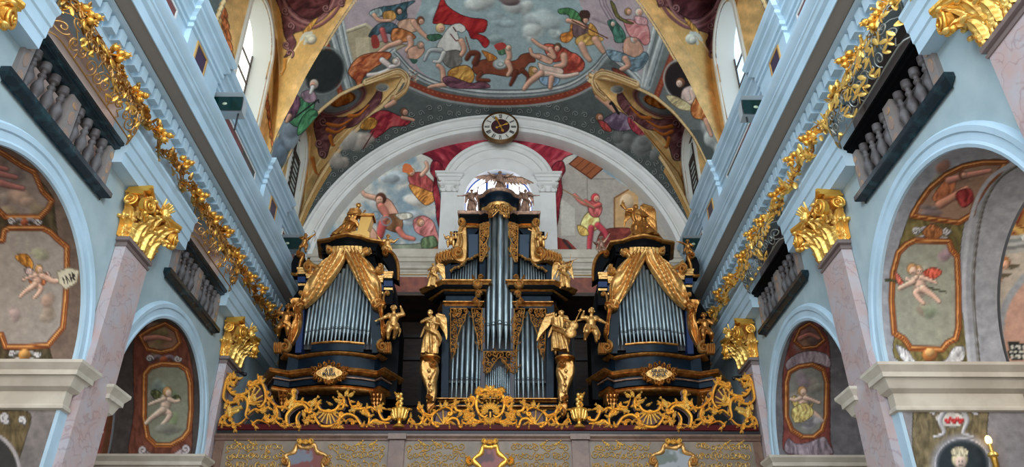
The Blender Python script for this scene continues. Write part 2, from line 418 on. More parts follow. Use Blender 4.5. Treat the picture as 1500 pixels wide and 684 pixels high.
    struct(f.build('trim_15' if s<0 else 'trim_16',mat('aubergine_panel',(62,48,74),.5),smooth=False))
    struct(g.build('trim_17' if s<0 else 'trim_18',mat('red_marble_panel',(120,66,64),.5,rgb2=(52,66,60),scale=.35,lo=.47,hi=.53),smooth=False))
    struct(k.build('trim_19' if s<0 else 'trim_20',WHITE,smooth=False))
    # box rooms behind the openings
    e=MB()
    for a,c in OPEN:
        a-=.03;c+=.03;x0,x1=s*(WX+.01),s*(WX+.4)
        e.add([(x0,a,9.0),(x1,a,9.0),(x1,c,9.0),(x0,c,9.0),(x0,a,11.05),(x1,a,11.05),(x1,c,11.05),(x0,c,11.05)],[(0,1,2,3),(4,5,6,7),(0,1,5,4),(2,3,7,6),(1,2,6,5)])
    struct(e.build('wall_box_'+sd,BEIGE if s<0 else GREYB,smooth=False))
# organ wall: archivolt, jambs, ledge, panels, recess
def arcpts(r,y,n=64,x0=XB,z0=ZV,a0=0,a1=PI): return [(x0-r*math.cos(a0+(a1-a0)*k/n),y,z0+r*math.sin(a0+(a1-a0)*k/n)) for k in range(n+1)]
t=MB();n=72;P=[(XB-6.82,YB,10)]+arcpts(6.82,YB,n)+[(XB+6.82,YB,10)]
O=[(1,0,0)]+[(math.cos(PI*k/n),0,-math.sin(PI*k/n)) for k in range(n+1)]+[(-1,0,0)]
t.sweep(P,O,[(0,-1,0)]*len(P),[(-.3,0),(0,0),(0,.1),(.04,.12),(.08,.1),(.1,.02),(.12,0),(.36,0),(.37,.03),(.42,.05),(.46,.03),(.47,-.04),(.5,-.05),(.6,-.05),(.62,-.12),(.62,-.6)])
struct(t.build('trim_21',WHITE,ang=25))
t=MB()
# ledge under the lunette fresco and wall band beneath it
path=[(-6.6,22.45),(6.8,22.45)]
t.mould(path,[(-.4,12.38),(.0,12.38),(.0,13.3),(.03,13.32),(.03,13.38),(.1,13.42),(.1,13.5),(.16,13.6),(.2,13.62),(.2,13.74),(.24,13.78),(.24,13.86),(.18,13.9),(.18,14.1),(-.4,14.12)],0,side=1)
struct(t.build('trim_22',CREAM,ang=25))
t=MB();t2=MB()
for x0,x1 in ((XZ(573,420,22.4)[0],XZ(641,420,22.4)[0]),(XZ(822,420,22.4)[0],XZ(902,420,22.4)[0]),(-5.6,-3.9),(4.1,5.7)):
    z0,z1=12.42,13.12;r=.16
    poly=[];m=.25
    for cx_,cz_,a0 in ((x1,z1,1.5*PI),(x0,z1,0),(x0,z0,PI/2),(x1,z0,PI)):
        for k in range(6):
            a=a0-(PI/2)*k/5
            poly.append((cx_+r*math.cos(a),cz_+r*math.sin(a)))
    t.prism(poly,22.41,22.47)
    t2.ribbon([(x0-.12,z0-.02),(x1+.12,z0-.02),(x1+.12,z1+.1),(x0-.12,z1+.1),(x0-.12,z0-.02)],.02,.03,y=22.44)
struct(t.build('trim_23',RUST,smooth=False));struct(t2.build('trim_24',mat('ochre_line',(196,160,104),.6)))
t=MB()
t.box((-6.8,24.2,5),(6.8,24.4,12.6));t.box((-6.8,22.1,12.3),(6.8,24.3,12.42))
struct(t.build('wall_gallery_back',DWOOD,smooth=False))
t=MB()
for z in (7.3,9.35,10.9,11.7): t.box((-6.7,24.1,z),(6.7,24.22,z+.1))
for x in (-5,-2.4,2.6,5.1): t.box((x,24.1,6),(x+.12,24.2,12.3))
struct(t.build('trim_25',BWOOD,smooth=False))
t=MB();t.box((-6.5,18.25,6.2),(6.5,24.3,6.5));struct(t.build('floor_gallery',PARM,smooth=False))
# ---- window surround on the organ wall, centred on XW
XW=(XZ(730,300,22.5)[0]);YW=22.52
def q(x,y): return XZ(x,y,YW)
zc=q(730,297)[1]
rin=(q(781,300)[0]-q(681,300)[0])/2;ztop=q(730,248)[1];zs=ztop-rin
ro=(q(812,275)[0]-q(645,275)[0])/2;zsh=q(730,264)[1];zt=q(730,209)[1]
n=36;t=MB()
A=[(-rin,13.9)]+[(-rin*math.cos(PI*k/n),zs-0+rin*math.sin(PI*k/n)) for k in range(n+1)]+[(rin,13.9)]
roo=ro*1.0;zco=zt-roo*.97
B=[(-ro,13.9)]+[(-roo*math.cos(PI*k/n),max(zs-.1,zco+roo*.97*math.sin(PI*k/n))) for k in range(n+1)]+[(ro,13.9)]
rings=[[Vector((XW+a,YW+.0,z)) for a,z in B],[Vector((XW+a,YW-.0,z)) for a,z in A]]
vs=[(XW+a,YW,z) for a,z in A]+[(XW+a,YW,z) for a,z in B];m=len(A)
t.add(vs,[(i,i+1,m+i+1,m+i) for i in range(m-1)])
t.add([(XW+a,YW,z) for a,z in A]+[(XW+a,23.3,z) for a,z in A],[(i,i+1,m+i+1,m+i) for i in range(m-1)])
t.add([(XW+a,YW,z) for a,z in B]+[(XW+a,22.85,z) for a,z in B],[(i,i+1,m+i+1,m+i) for i in range(m-1)])
struct(t.build('trim_26',WHITE,ang=25))
t=MB()   # archivolt bands
for rr,z0,pf in ((roo,zco,[(0,0),(0,.14),(-.05,.16),(-.1,.14),(-.14,.08),(-.3,.06),(-.32,0)]),(rin+.42,zs+.05,[(0,0),(0,.06),(-.05,.08),(-.2,.07),(-.28,.04),(-.42,0)])):
    P=[];O=[]
    for k in range(n+1):
        a=PI*k/n
        P.append((XW-rr*math.cos(a),YW,z0+rr*(.97 if rr==roo else 1)*math.sin(a)));O.append((-math.cos(a),0,math.sin(a)))
    if rr!=roo: P=[(XW-rr,YW,13.9)]+P+[(XW+rr,YW,13.9)];O=[(-1,0,0)]+O+[(1,0,0)]
    t.sweep(P,O,[(0,-1,0)]*len(P),pf)
# shoulders (entablature blocks) above the pilasters
xp0,xp1=q(650,300)[0],q(679,300)[0]
for sg in (-1,1):
    cx_=XW+sg*(ro-.28);hw=.36
    path=[(cx_-hw+.05,YW),(cx_-hw+.05,YW-.1),(cx_+hw-.05,YW-.1),(cx_+hw-.05,YW)]
    t.mould(path,[(0,zsh-.26),(0,zsh-.12),(.05,zsh-.1),(.1,zsh+.0),(.14,zsh+.02),(.14,zsh+.1),(.2,zsh+.14),(.2,zsh+.2),(-.3,zsh+.22)],0,side=1)
    # pilaster
    t.box((cx_-.27,YW-.1,13.9),(cx_+.27,YW,zsh-.55))
    t.box((cx_-.19,YW-.12,14.0),(cx_+.19,YW-.1,zsh-.75))
struct(t.build('trim_27',WHITE,ang=25))
for sg in (-1,1):   # stucco capitals
    cx_=XW+sg*(ro-.28);o=empty('pilaster_capital',(cx_,YW-.1,zsh-.62),'white stucco leafy capital on the %s side of the bright arched window'%('left' if sg<0 else 'right'),'capital','white capitals beside the centre window')
    c=MB();zb=zsh-.58
    c.mould([(cx_-.3,YW),(cx_-.3,YW-.16),(cx_+.3,YW-.16),(cx_+.3,YW)],[(0,0),(.0,.24),(.03,.26),(.08,.3),(.08,.34),(-.2,.34)],zb)
    c.build('abacus',WHITE,o)
    c=MB()
    F=frame((cx_,YW-.16,zb),(1,0,0),(0,0,1),(0,-1,0));F2=lambda a,b_,d:F(a,b_,-d)
    for u in (-.28,-.1,.1,.28):
        leaf2(c,(u,.0),PI/2+(-.4 if u>0 else .4)*0,.2,.09,.04,F2,0,.0,3)
    for u,a in ((-.24,0),(.24,1)):
        qq=spir(u,.2,.1,PI/2,1.4 if a else -1.4);c.ribbon(qq,.018,.05,F2,-.02)
    c.box((cx_-.29,YW-.17,zb),(cx_+.29,YW,zb+.25));c.build('leaf_work',WHITE,o)
# window panes
def arch_pane(mb,X0,rw,z0,zs_,Y,n=24):
    P=[(X0-rw,z0)]+[(X0-rw*math.cos(PI*k/n),zs_+rw*math.sin(PI*k/n)) for k in range(n+1)]+[(X0+rw,z0)]
    mb.add([(a,Y,b_) for a,b_ in P],[tuple(range(len(P)))])
GLOW=mat('daylit_window_glass',(236,240,250),.2,emit=1.9)
GLOWL=mat('daylit_leaded_glass',(238,244,240),.3,emit=1.1)
t=MB();arch_pane(t,XW,rin+.0,13.9,zs,22.86);struct(t.build('window_5',GLOW,smooth=False))
t=MB();zz=q(730,292)[1]+.35
t.ribbon([(XW-rin,13.9)]+[(XW-rin*math.cos(PI*k/n),zs+rin*math.sin(PI*k/n)) for k in range(n+1)]+[(XW+rin,13.9)],.035,.05,y=22.84)
for u in (-.42,.32): t.box((XW+u-.04,22.78,13.9),(XW+u+.04,22.84,zs+rin*.93))
t.box((XW-rin,22.78,zz-.04),(XW+rin,22.84,zz+.04))
t.box((XW-rin,22.78,15.0),(XW+rin,22.84,15.08))
struct(t.build('trim_28',mat('blue_window_bar',(46,88,168),.5),smooth=False))
# ------------------------------------------------------------------ fresco painter: colours laid on the vertices of real surfaces
_rs=np.random.RandomState(5);_NT=_rs.rand(256,256)
def vnoise(x,y,s):
    x=np.asarray(x)/s+900;y=np.asarray(y)/s+900;xi=np.floor(x).astype(int);yi=np.floor(y).astype(int);fx=x-xi;fy=y-yi
    fx=fx*fx*(3-2*fx);fy=fy*fy*(3-2*fy);g=lambda a,b:_NT[a%256,b%256]
    return (g(xi,yi)*(1-fx)+g(xi+1,yi)*fx)*(1-fy)+(g(xi,yi+1)*(1-fx)+g(xi+1,yi+1)*fx)*fy
def fbm(x,y,s,o=4):
    t=0;a=1;w=0
    for i in range(o): t=t+a*vnoise(x+i*37,y-i*51,s);w+=a;a*=.55;s*=.5
    return t/w
SK=(212,160,132);SKP=(222,188,168)
class Cv:
    def __init__(s,x,y,col):
        s.x=np.asarray(x,float);s.y=np.asarray(y,float);s.c=np.empty((len(s.x),3));s.c[:]=col
    def sel(s,x0,y0,x1,y1): return np.nonzero((s.x>=x0)&(s.x<=x1)&(s.y>=y0)&(s.y<=y1))[0]
    def put(s,i,col,a):
        a=np.clip(a,0,1)[:,None];s.c[i]=s.c[i]*(1-a)+np.asarray(col)*a
    def inside(s,i,P):
        x=s.x[i];y=s.y[i];r=np.zeros(len(i),bool);n=len(P)
        for k in range(n):
            x1,y1=P[k];x2,y2=P[(k+1)%n]
            if y1==y2: continue
            c=((y1>y)!=(y2>y));r^=c&(x<(x2-x1)*(y-y1)/(y2-y1)+x1)
        return r
    def poly(s,pts,col,sm=True,fold=0,ang=0,fr=7,hi=None,lo=None,ol=None):
        P=cat(pts,5,True) if sm else [tuple(p) for p in pts];A=np.array(P)
        i=s.sel(*A.min(0),*A.max(0))
        if not len(i): return
        i=i[s.inside(i,P)]
        if not len(i): return
        c=np.tile(np.array(col,float),(len(i),1))
        if fold:
            x,y=s.x[i],s.y[i];ca,sa=math.cos(ang),math.sin(ang);u=x*ca+y*sa
            v=-x*sa+y*ca;w_=fbm(x+50,y,fr*2.5,2)*fr*1.6;t=np.clip((fbm(u*1.0+w_+300,v*.3+w_*.4+77,fr*.55,3)-.5)*4.2,-1,1)*.8+.25*(fbm(x+99,y,fr*.8,3)-.5)*2
            h=np.array(hi or tuple(min(255,v*1.3+18) for v in col));l=np.array(lo or tuple(v*.5 for v in col))
            tp=np.clip(t*fold,0,1)[:,None];tn=np.clip(-t*fold,0,1)[:,None];c=c*(1-tp)+h*tp;c=c*(1-tn)+l*tn
        s.c[i]=c
        if ol: s.line(P+[P[0]],ol[0],ol[1],.8)
        elif fold and sm: s.line(P+[P[0]],.75,[v*.42 for v in (lo or col)],.55)
    def line(s,pts,w,col,al=1,vol=0,sm=False,w2=None):
        P=cat(pts,5) if sm else pts;n=len(P)-1
        w1=w2 if w2 is not None else w
        A=np.array(P);m=max(w,w1)+1;i=s.sel(*(A.min(0)-m),*(A.max(0)+m))
        if not len(i): return
        x,y=s.x[i],s.y[i];best=np.full(len(i),9.);sx=np.zeros(len(i))
        for k in range(n):
            ax,ay=P[k];bx,by=P[k+1];dx,dy=bx-ax,by-ay;L=dx*dx+dy*dy+1e-9
            t=np.clip(((x-ax)*dx+(y-ay)*dy)/L,0,1);ww=(w+(w1-w)*(k+t)/n)
            qx=x-ax-t*dx;qy=y-ay-t*dy;d=np.hypot(qx,qy)/ww
            sl=d<best;best=np.where(sl,d,best);sx=np.where(sl,(qx*-.6+qy*-.8)/ww,sx)
        a=np.clip((1.25-best)/.5,0,1)*al
        c=np.tile(np.array(col,float),(len(i),1))
        if vol: c=c*(1+vol*np.clip(sx,-1,1)*.9-vol*.25*best**2)[:,None]
        a=a[:,None];s.c[i]=s.c[i]*(1-a)+np.clip(c,0,255)*a
    def ell(s,cx,cy,rx,ry,col,rot=0,vol=0,al=1,soft=.12,ring=None):
        m=max(rx,ry)*1.2;i=s.sel(cx-m,cy-m,cx+m,cy+m)
        if not len(i): return
        x=s.x[i]-cx;y=s.y[i]-cy;c_,s_=math.cos(rot),math.sin(rot);u=(x*c_+y*s_)/rx;v=(-x*s_+y*c_)/ry;d=np.hypot(u,v)
        if ring: a=np.clip(1-np.abs(d-1)/ring,0,1)
        else: a=np.clip((1+soft-d)/soft/2,0,1)
        c=np.tile(np.array(col,float),(len(i),1))
        if vol: c=np.clip(c*(1+vol*(-x/rx*.5-y/ry*.7)-vol*.2*d**2)[:,None],0,255)
        a=(a*al)[:,None];s.c[i]=s.c[i]*(1-a)+c*a
    def cloud(s,cx,cy,rx,ry,col,n=9,seed=1,al=.9):
        r=random.Random(seed)
        for k in range(n):
            a=r.uniform(0,6.3);d=r.uniform(0,.75);q=r.uniform(.35,.6);v=r.uniform(.85,1.12)
            s.ell(cx+rx*d*math.cos(a),cy+ry*d*math.sin(a),rx*q,ry*q*1.1,[min(255,c*v) for c in col],vol=.28,al=al,soft=.3)
    def head(s,x,y,r,hair=(96,60,40),skin=SK,face=0):
        s.ell(x,y,r*1.05+.8,r*1.15+.8,[v*.4 for v in hair],al=.6)
        s.ell(x,y,r*1.05,r*1.15,hair,vol=.3);fx=x+math.cos(face)*r*.35;fy=y+math.sin(face)*r*.35+r*.12
        s.ell(fx,fy,r*.72,r*.85,skin,vol=.3);s.ell(fx+r*.2,fy-r*.1,r*.12,r*.1,[c*.5 for c in skin]);s.ell(fx-r*.25,fy-r*.1,r*.12,r*.1,[c*.5 for c in skin])
        s.line([(fx-r*.2,fy+r*.4),(fx+r*.2,fy+r*.42)],r*.08,[c*.6 for c in skin])
    def limb(s,pts,w,w2=None,col=SK):
        s.line(pts,w+.9,[v*.45 for v in col],.55,0,True,(w2 or w*.7)+.8);s.line(pts,w,col,1,.42,True,w2 or w*.7)
    def scroll(s,x,y,r,a0,turns,w,col,hi=None):
        p=spir(x,y,r,a0,turns);s.line(p,w,[c*.55 for c in col]);s.line([(a-w*.25,b-w*.3) for a,b in p],w*.6,hi or col)
    def finish(s,amt=.10):
        n=fbm(s.x,s.y,9,4)-.5;s.c*=(1.06+amt*2*n)[:,None];g=s.c.mean(1,keepdims=True);s.c=s.c*.93+g*.07;return s
def paint_mesh(name,V,F,colfn,world=None):
    """V vertices (N,3); colfn(px,py,V)->(N,3) 0..255 colours"""
    me=bpy.data.meshes.new(name);me.from_pydata(np.asarray(V).tolist(),[],F)
    c=np.clip(colfn(V),0,255)/255.;l=np.where(c<=.04045,c/12.92,((c+.055)/1.055)**2.4)
    at=me.color_attributes.new('Paint','FLOAT_COLOR','POINT');a=np.ones((len(V),4),np.float32);a[:,:3]=l;at.data.foreach_set('color',a.ravel())
    me.materials.append(FRESCO);me.polygons.foreach_set('use_smooth',[True]*len(me.polygons));me.update()
    o=bpy.data.objects.new(name,me);COL.objects.link(o);o['kind']='structure';return o
def gridf(n,m): return [(i*m+j,i*m+j+1,(i+1)*m+j+1,(i+1)*m+j) for i in range(n-1) for j in range(m-1)]
OCH=(214,172,108);OCHL=(236,206,148);OCHD=(160,108,48);PUR=(112,66,70);PURL=(158,112,112);PURD=(66,34,40);GRN=(86,94,90);GRND=(56,62,60);RUSTP=(140,60,40)
STO=(158,164,162);STOL=(196,200,194);STOD=(104,112,112)
def angle_of(V): return np.degrees(np.arctan2(V[:,2]-ZV,np.abs(V[:,0]-XB)))
# groin curves (angle above the springing -> Y), bay beside the organ wall and the next one
G2n=([12.8,20,28,36.5,43.8,56,62.3],[19.38,19.08,18.8,18.68,18.68,18.98,19.25])
G2f=([12.8,16.5,26.7,39.8,55,60,62.3],[21.95,21.55,21.18,20.65,20.0,19.62,19.25])
G1f=([12.8,19,29.6,41.7,49.3,53.7,62],[18.2,17.84,17.39,16.49,15.8,15.4,14.6])
G1n=([12.8,29,44,55,62],[13.3,12.5,12.3,12.9,14.6])
def paint_vault(V):
    P=pj(V);c=Cv(P[:,0],P[:,1],GRN);x,y=c.x,c.y
    # dark green spandrel with scrolls next to the organ arch
    rn=random.Random(3)
    for sg in (-1,1):
        for k in range(26):
            a=math.radians(14+k*2.9)
            for dY in (.3,.85):
                pt=pj((XB+sg*RV*math.cos(a),YB-dY-.12*(k%2),ZV+RV*math.sin(a)))
                c.scroll(pt[0],pt[1],5,rn.uniform(0,6),rn.choice((-1,1))*1.2,1.0,(48,56,54),(140,148,142))
    Yv=V[:,1];th=angle_of(V)
    m=Yv>YB-.12;c.c[m]=(70,74,72)
    # architecture zone: mauve-grey walls at the sides, sky in the middle
    def reg(pts,col,**k): c.poly(pts,col,**k)
    reg([(470,-60),(1010,-60),(1010,60),(965,40),(943,124),(893,84),(868,100),(835,122),(790,132),(733,134),(690,131),(640,121),(606,104),(580,76),(512,96),(498,34),(470,60)],(176,158,160),sm=False)
    sky=[(618,-60),(618,0),(607,30),(604,60),(612,98),(640,118),(690,128),(733,131),(790,129),(835,119),(866,98),(886,70),(862,30),(845,-10),(840,-60)]
    reg(sky,(150,168,168))
    for X,Y_,rx,ry,cl in ((700,6,34,14,(188,192,184)),(760,10,22,14,(196,200,192)),(790,34,26,16,(176,186,182)),(784,48,18,14,(192,198,190)),(815,50,14,9,(178,188,182)),(735,30,26,12,(160,176,176)),(640,20,18,12,(164,178,176)),(650,60,14,10,(160,174,172)),(725,60,20,8,(156,172,170))): c.cloud(X,Y_,rx,ry,cl,7,int(X),.75)
    c.cloud(748,3,20,6,(112,94,92),7,3,.9);c.cloud(744,-6,16,5,(96,80,80),5,3,.9)
    # painted architecture lines
    for d in (0,5,9): c.line([(872+d,-20),(880+d,8),(893+d,30)],1,(140,122,126));c.line([(600-d,-20),(596-d,10),(584-d,34)],1,(146,128,132))
    c.line([(870,25),(900,38)],3.5,(168,150,152),vol=.3)
    reg([(497,52),(536,38),(548,44),(545,66),(560,60),(596,66),(520,104),(500,96)],(176,160,128),sm=False,ol=(1,(120,104,80)))
    c.line([(497,50),(536,36),(544,42)],2.4,(196,184,152),vol=.3);reg([(520,55),(540,55),(542,80),(522,84)],(196,180,146),sm=False)
    # grey mouldings around the scene
    curve=[(574,70),(584,80),(606,103),(640,120),(690,130),(733,133),(790,131),(835,121),(868,99),(884,80),(893,72)]
    for dx,w,cl in ((9,7,(112,120,118)),(6,4,STO),(2,2.2,STOL),(-1,1.2,STOD),(4.5,1,STOD)): c.line([(a,b+dx) for a,b in curve],w,cl,sm=True)
    for L in ([(574,72),(545,96),(530,100)],[(893,74),(916,94),(943,122)],[(943,124),(950,84),(962,36)],[(498,30),(505,66),(513,98)]):
        for d,w,cl in ((0,6,STO),(-3,1.4,STOL),(2,1,STOD),(4,1.4,STOL)): c.line([(a+d,b+abs(d)*.3) for a,b in L],w,cl)
    # dark ground and rust bands
    reg([(578,92),(604,112),(640,128),(690,139),(733,142),(790,139),(840,128),(870,108),(888,92),(905,110),(880,125),(850,140),(800,152),(733,158),(670,154),(620,142),(590,126)],(100,106,104))
    c.line([(598,121),(640,138),(690,147),(733,150),(790,147),(835,137),(868,121)],4.6,RUSTP,sm=True);c.line([(598,127),(640,144),(690,153),(733,156),(790,153),(835,143),(868,127)],1.6,(150,152,146),sm=True)
    for k in range(40): c.ell(600+k*6.8,122+27*math.sin(PI*k/40)**.8,1.6,1.2,(176,92,60))
    # side zones between frame and ribs
    for L,R in (([(440,60),(470,40),(500,100),(520,150),(480,190),(430,200)],0),([(965,30),(1012,60),(1030,190),(990,190),(948,150),(945,120)],1)): reg(L,(110,116,112),sm=False)
    for A,B in (((474,50),(500,140)),((984,82),(958,150))):
        c.line([A,B],6.5,STOD);c.line([A,B],4.4,RUSTP)
        for k in range(14):
            t=k/14;c.ell(A[0]+(B[0]-A[0])*t,A[1]+(B[1]-A[1])*t,2,2.4,(172,86,54))
    for A,B in (((486,40),(512,128)),((972,50),(948,126))):
        for d,w,cl in ((0,6,STO),(-4,1.5,STOL),(3,1.2,STOD)): c.line([(A[0]+d,A[1]),(B[0]+d,B[1])],w,cl)
    # --- figures of the central scene
    # banner
    reg([(648,-4),(655,8),(672,20),(690,26),(708,28),(714,33),(710,46),(700,49),(711,54),(717,62),(710,70),(700,58),(690,56),(684,44),(668,38),(656,36),(640,35),(634,32),(640,14)],(166,32,34),fold=.8,ang=.9,fr=9,hi=(196,60,56),lo=(104,16,22))
    # left group on the steps
    reg([(543,16),(560,10),(575,8),(600,2),(608,2),(596,12),(596,26),(584,30),(575,22),(560,24),(550,22)],(64,92,100),fold=.7,ang=.5,fr=6)
    reg([(541,18),(556,12),(560,22),(548,26)],(150,168,164),fold=.6,fr=4)
    reg([(562,18),(576,16),(580,26),(570,32),(562,28)],(196,140,70),fold=.5,fr=5);c.limb([(548,22),(556,30),(572,30)],3,2);c.head(584,16,4.5,(60,50,44),SK,.3)
    reg([(553,36),(572,33),(583,40),(578,50),(560,48),(548,54),(540,52)],(66,88,98),fold=.8,ang=.7,fr=6);c.limb([(560,44),(565,60)],4,3,(190,90,84));reg([(544,54),(552,52),(556,68),(546,70)],(160,60,50))
    reg([(584,32),(602,27),(614,32),(612,44),(600,48),(586,44)],(206,160,130),fold=.35,fr=9);c.limb([(606,32),(616,46),(628,57)],4,2.4);c.head(616,30,5,(110,66,40),SK,.8)
    reg([(575,43),(588,42),(604,49),(608,56),(590,62),(574,60)],(186,112,60),fold=.8,ang=.6,fr=7,lo=(110,56,30));c.limb([(585,62),(568,68),(554,78)],4,2.4);c.limb([(600,56),(602,66),(596,74)],4.5,3)
    # white horse with rider
    reg([(650,50),(660,38),(672,34),(680,38),(682,44),(676,48),(670,46),(674,62),(675,74),(660,82),(646,78),(640,68)],(214,210,198),fold=.3,fr=11,hi=(236,232,222),lo=(166,162,154));reg([(648,78),(672,74),(676,92),(662,100),(650,92)],(110,106,98),fold=.4,fr=8)
    c.limb([(646,74),(630,74),(622,88)],3.4,2,(170,172,168));c.limb([(650,78),(644,90),(636,90)],3.4,2,(206,202,192));c.line([(660,50),(668,60),(676,58)],.8,(110,40,36));c.line([(664,40),(668,46)],1,(90,60,50))
    c.head(645,41,6,(206,176,120),SK,.3);reg([(626,52),(642,50),(648,54),(636,60),(628,58)],(60,98,72),fold=.5,fr=5);c.limb([(676,60),(680,72),(676,80)],4,3);c.line([(682,54),(689,76)],.9,(120,70,44))
    # fallen figures lower left
    c.limb([(600,82),(612,78),(618,70)],4,3);reg([(598,72),(614,66),(622,74),(612,86),(600,86)],SK,fold=.3,fr=8);c.head(616,66,4.5,(150,130,110));reg([(600,86),(612,88),(606,94)],(60,96,80))
    reg([(656,106),(668,98),(684,96),(694,106),(692,120),(676,126),(660,122)],(206,152,70),fold=.8,ang=.8,fr=6,lo=(140,84,36));c.limb([(650,118),(648,102),(642,96)],4,3);c.limb([(652,124),(636,126),(628,128)],3.2,2);reg([(648,116),(660,112),(690,122),(706,118),(718,128),(690,130),(660,128)],(110,66,78),fold=.7,ang=1.2,fr=6)
    # brown horse
    reg([(692,100),(700,90),(720,86),(740,90),(756,88),(764,80),(780,78),(784,90),(776,92),(770,98),(762,108),(744,112),(716,108),(700,110)],(128,64,40),fold=.3,fr=13,hi=(160,90,60),lo=(84,38,26));c.limb([(696,92),(700,80),(690,78),(684,86)],4.5,3,(104,50,32))
    c.limb([(756,106),(752,116),(748,124)],3.6,2.2,(104,48,30));c.limb([(766,104),(774,112),(772,122)],3.4,2,(104,48,30));c.limb([(704,108),(700,116),(716,118)],3.4,2.2,(120,60,38))
    reg([(706,74),(722,80),(728,86),(716,90),(712,84)],(206,126,54),fold=.6,fr=5);c.ell(733,94,11,8,(150,160,156),vol=.3);c.ell(733,94,7,5,(196,200,192),ring=.3);c.ell(733,94,3,2.2,(206,206,198))
    reg([(728,66),(740,66),(744,76),(732,80)],(80,120,84),fold=.5,fr=4);c.limb([(744,72),(746,84),(742,90)],4,3);c.limb([(744,92),(748,102),(744,110)],4,2.6);c.head(745,70,3.6,(200,190,160));reg([(724,66),(736,62),(742,68),(730,74)],(176,60,54))
    # group right of the horse
    reg([(796,68),(806,64),(826,70),(836,76),(846,80),(856,92),(852,104),(832,108),(818,106),(826,90),(808,90)],(176,74,56),fold=.8,ang=.7,fr=8,lo=(112,36,30));c.limb([(802,72),(790,66),(780,58)],3,2);c.limb([(806,72),(812,84),(804,80)],3.5,2.6);c.head(817,69,5,(96,70,50),SK,2);c.limb([(826,82),(826,94),(814,98)],5,3.6)
    reg([(788,78),(800,82),(810,88),(806,94),(794,90),(780,82)],SK,fold=.2,fr=9);c.limb([(790,84),(780,80),(777,72)],2.8,2)
    reg([(776,98),(786,100),(786,110),(776,112)],(188,140,76),fold=.6,fr=4);c.head(783,103,4,(190,150,90));reg([(788,92),(800,96),(822,100),(824,108),(806,112),(794,108)],SKP,fold=.25,fr=10);c.limb([(800,108),(826,112),(846,108)],4,2.4,SKP);c.limb([(792,108),(776,120),(768,130)],5,3)
    reg([(790,114),(806,112),(820,116),(812,126),(796,124)],(124,150,170),fold=.7,ang=.6,fr=5);c.limb([(808,114),(806,128)],4,3)
    # archer / spear figure
    reg([(818,14),(834,12),(848,20),(852,32),(838,32),(832,22),(820,20)],(70,120,72),fold=.7,ang=.5,fr=5);reg([(836,36),(844,34),(842,50),(832,62),(822,60),(822,50),(834,46)],(206,122,50),fold=.7,ang=.9,fr=6)
    reg([(840,34),(856,34),(866,40),(864,50),(850,56),(840,52)],(110,84,84),fold=.5,fr=6);reg([(844,56),(862,48),(876,52),(884,58),(866,66),(846,66)],(212,160,84),fold=.8,ang=.7,fr=5);reg([(864,34),(872,40),(876,52),(862,50)],(210,150,70),fold=.6,fr=5)
    c.limb([(832,30),(848,34),(856,40)],3.2,2.4);c.head(857,28,5,(60,40,32),SK,1);reg([(850,16),(862,16),(864,26),(850,26)],(70,46,40));c.limb([(852,66),(858,80),(864,88)],5,3);c.limb([(872,58),(880,70),(884,76)],5,3);c.line([(838,30),(890,56)],.9,(100,60,40))
    reg([(890,32),(900,30),(914,46),(916,60),(902,62),(898,50)],(66,110,92),fold=.8,fr=5);c.head(899,34,4,(90,130,120),SKP,2.6)
    reg([(914,60),(924,54),(938,62),(942,76),(930,86),(914,78)],SK,fold=.3,fr=10);c.head(929,57,5,(206,200,190),SK);reg([(888,74),(908,76),(930,84),(944,76),(950,84),(940,100),(926,104),(912,92),(896,88)],(116,140,150),fold=.8,ang=.8,fr=6);c.limb([(916,86),(920,96),(910,102)],4.5,3)
    reg([(914,30),(930,30),(948,36),(952,60),(944,66),(934,56),(922,52)],(206,132,128),fold=.7,ang=1.0,fr=8,hi=(226,180,170),lo=(160,84,86));reg([(894,2),(900,6),(908,24),(928,34),(918,34),(902,24)],(104,96,50),fold=.5,fr=4);c.head(920,17,4.5,(150,110,70));c.head(936,18,5,(206,190,170));reg([(930,24),(946,26),(948,36),(932,34)],(206,150,150),fold=.5,fr=5)
    # putti and drapes on the tips of the ribs
    reg([(520,118),(510,104),(528,82),(566,76),(572,84),(548,100),(534,112),(526,126)],(190,98,56),fold=1,ang=.9,fr=7,lo=(120,46,28),hi=(226,150,96));c.limb([(560,88),(572,100),(556,108),(540,110)],4,3,(226,206,196));c.limb([(572,98),(584,94),(582,86)],3,2.2,(226,206,196));c.head(579,90,4,(190,170,150),(230,210,200))
    for k in range(60): 
        a=rn.uniform(0,6.3);d=rn.uniform(0,1);c.ell(600+13*d*math.cos(a),112+11*d*math.sin(a),1.5,1.3,rn.choice(((206,196,176),(150,130,110),(96,70,56),(176,120,90))))
        c.ell(868+11*d*math.cos(a),112+9*d*math.sin(a),1.5,1.3,rn.choice(((196,190,170),(150,130,110),(96,60,46),(206,150,120))))
    reg([(896,100),(910,104),(924,116),(908,116)],(130,60,44),fold=.6,fr=4);c.head(882,105,4,(180,130,90),(222,190,170));c.limb([(882,112),(894,116),(904,118)],4,3,(222,190,170))
    # pale yellow rib edges along the groins, scroll ends over the tips
    for (g,Wd) in ((G2n,.17),(G2f,.30),(G1f,.15),(G1n,.2)):
        gy=np.interp(th,g[0],g[1]);tip=g[0][-1];sgn=-1 if g in (G2n,G1n) else 1
        d=(Yv-gy)*sgn;m=(d>0)&(d<Wd)&(th<tip+1.5);col=np.where((d/Wd<.25)[:,None],np.array((168,120,62)),np.where((d/Wd>.86)[:,None],np.array((176,132,76)),np.array((226,196,140))))
        c.c[m]=col[m]
        if g is G2f: m=(d>Wd)&(d<Wd+.26)&(th<34);c.c[m]=(196,150,84)
    # pendentives between the bays: dark niches, prophets, clouds
    c.ell(474,104,30,34,(40,44,42),rot=.5);c.ell(474,104,31,35,(130,138,132),rot=.5,ring=.07)
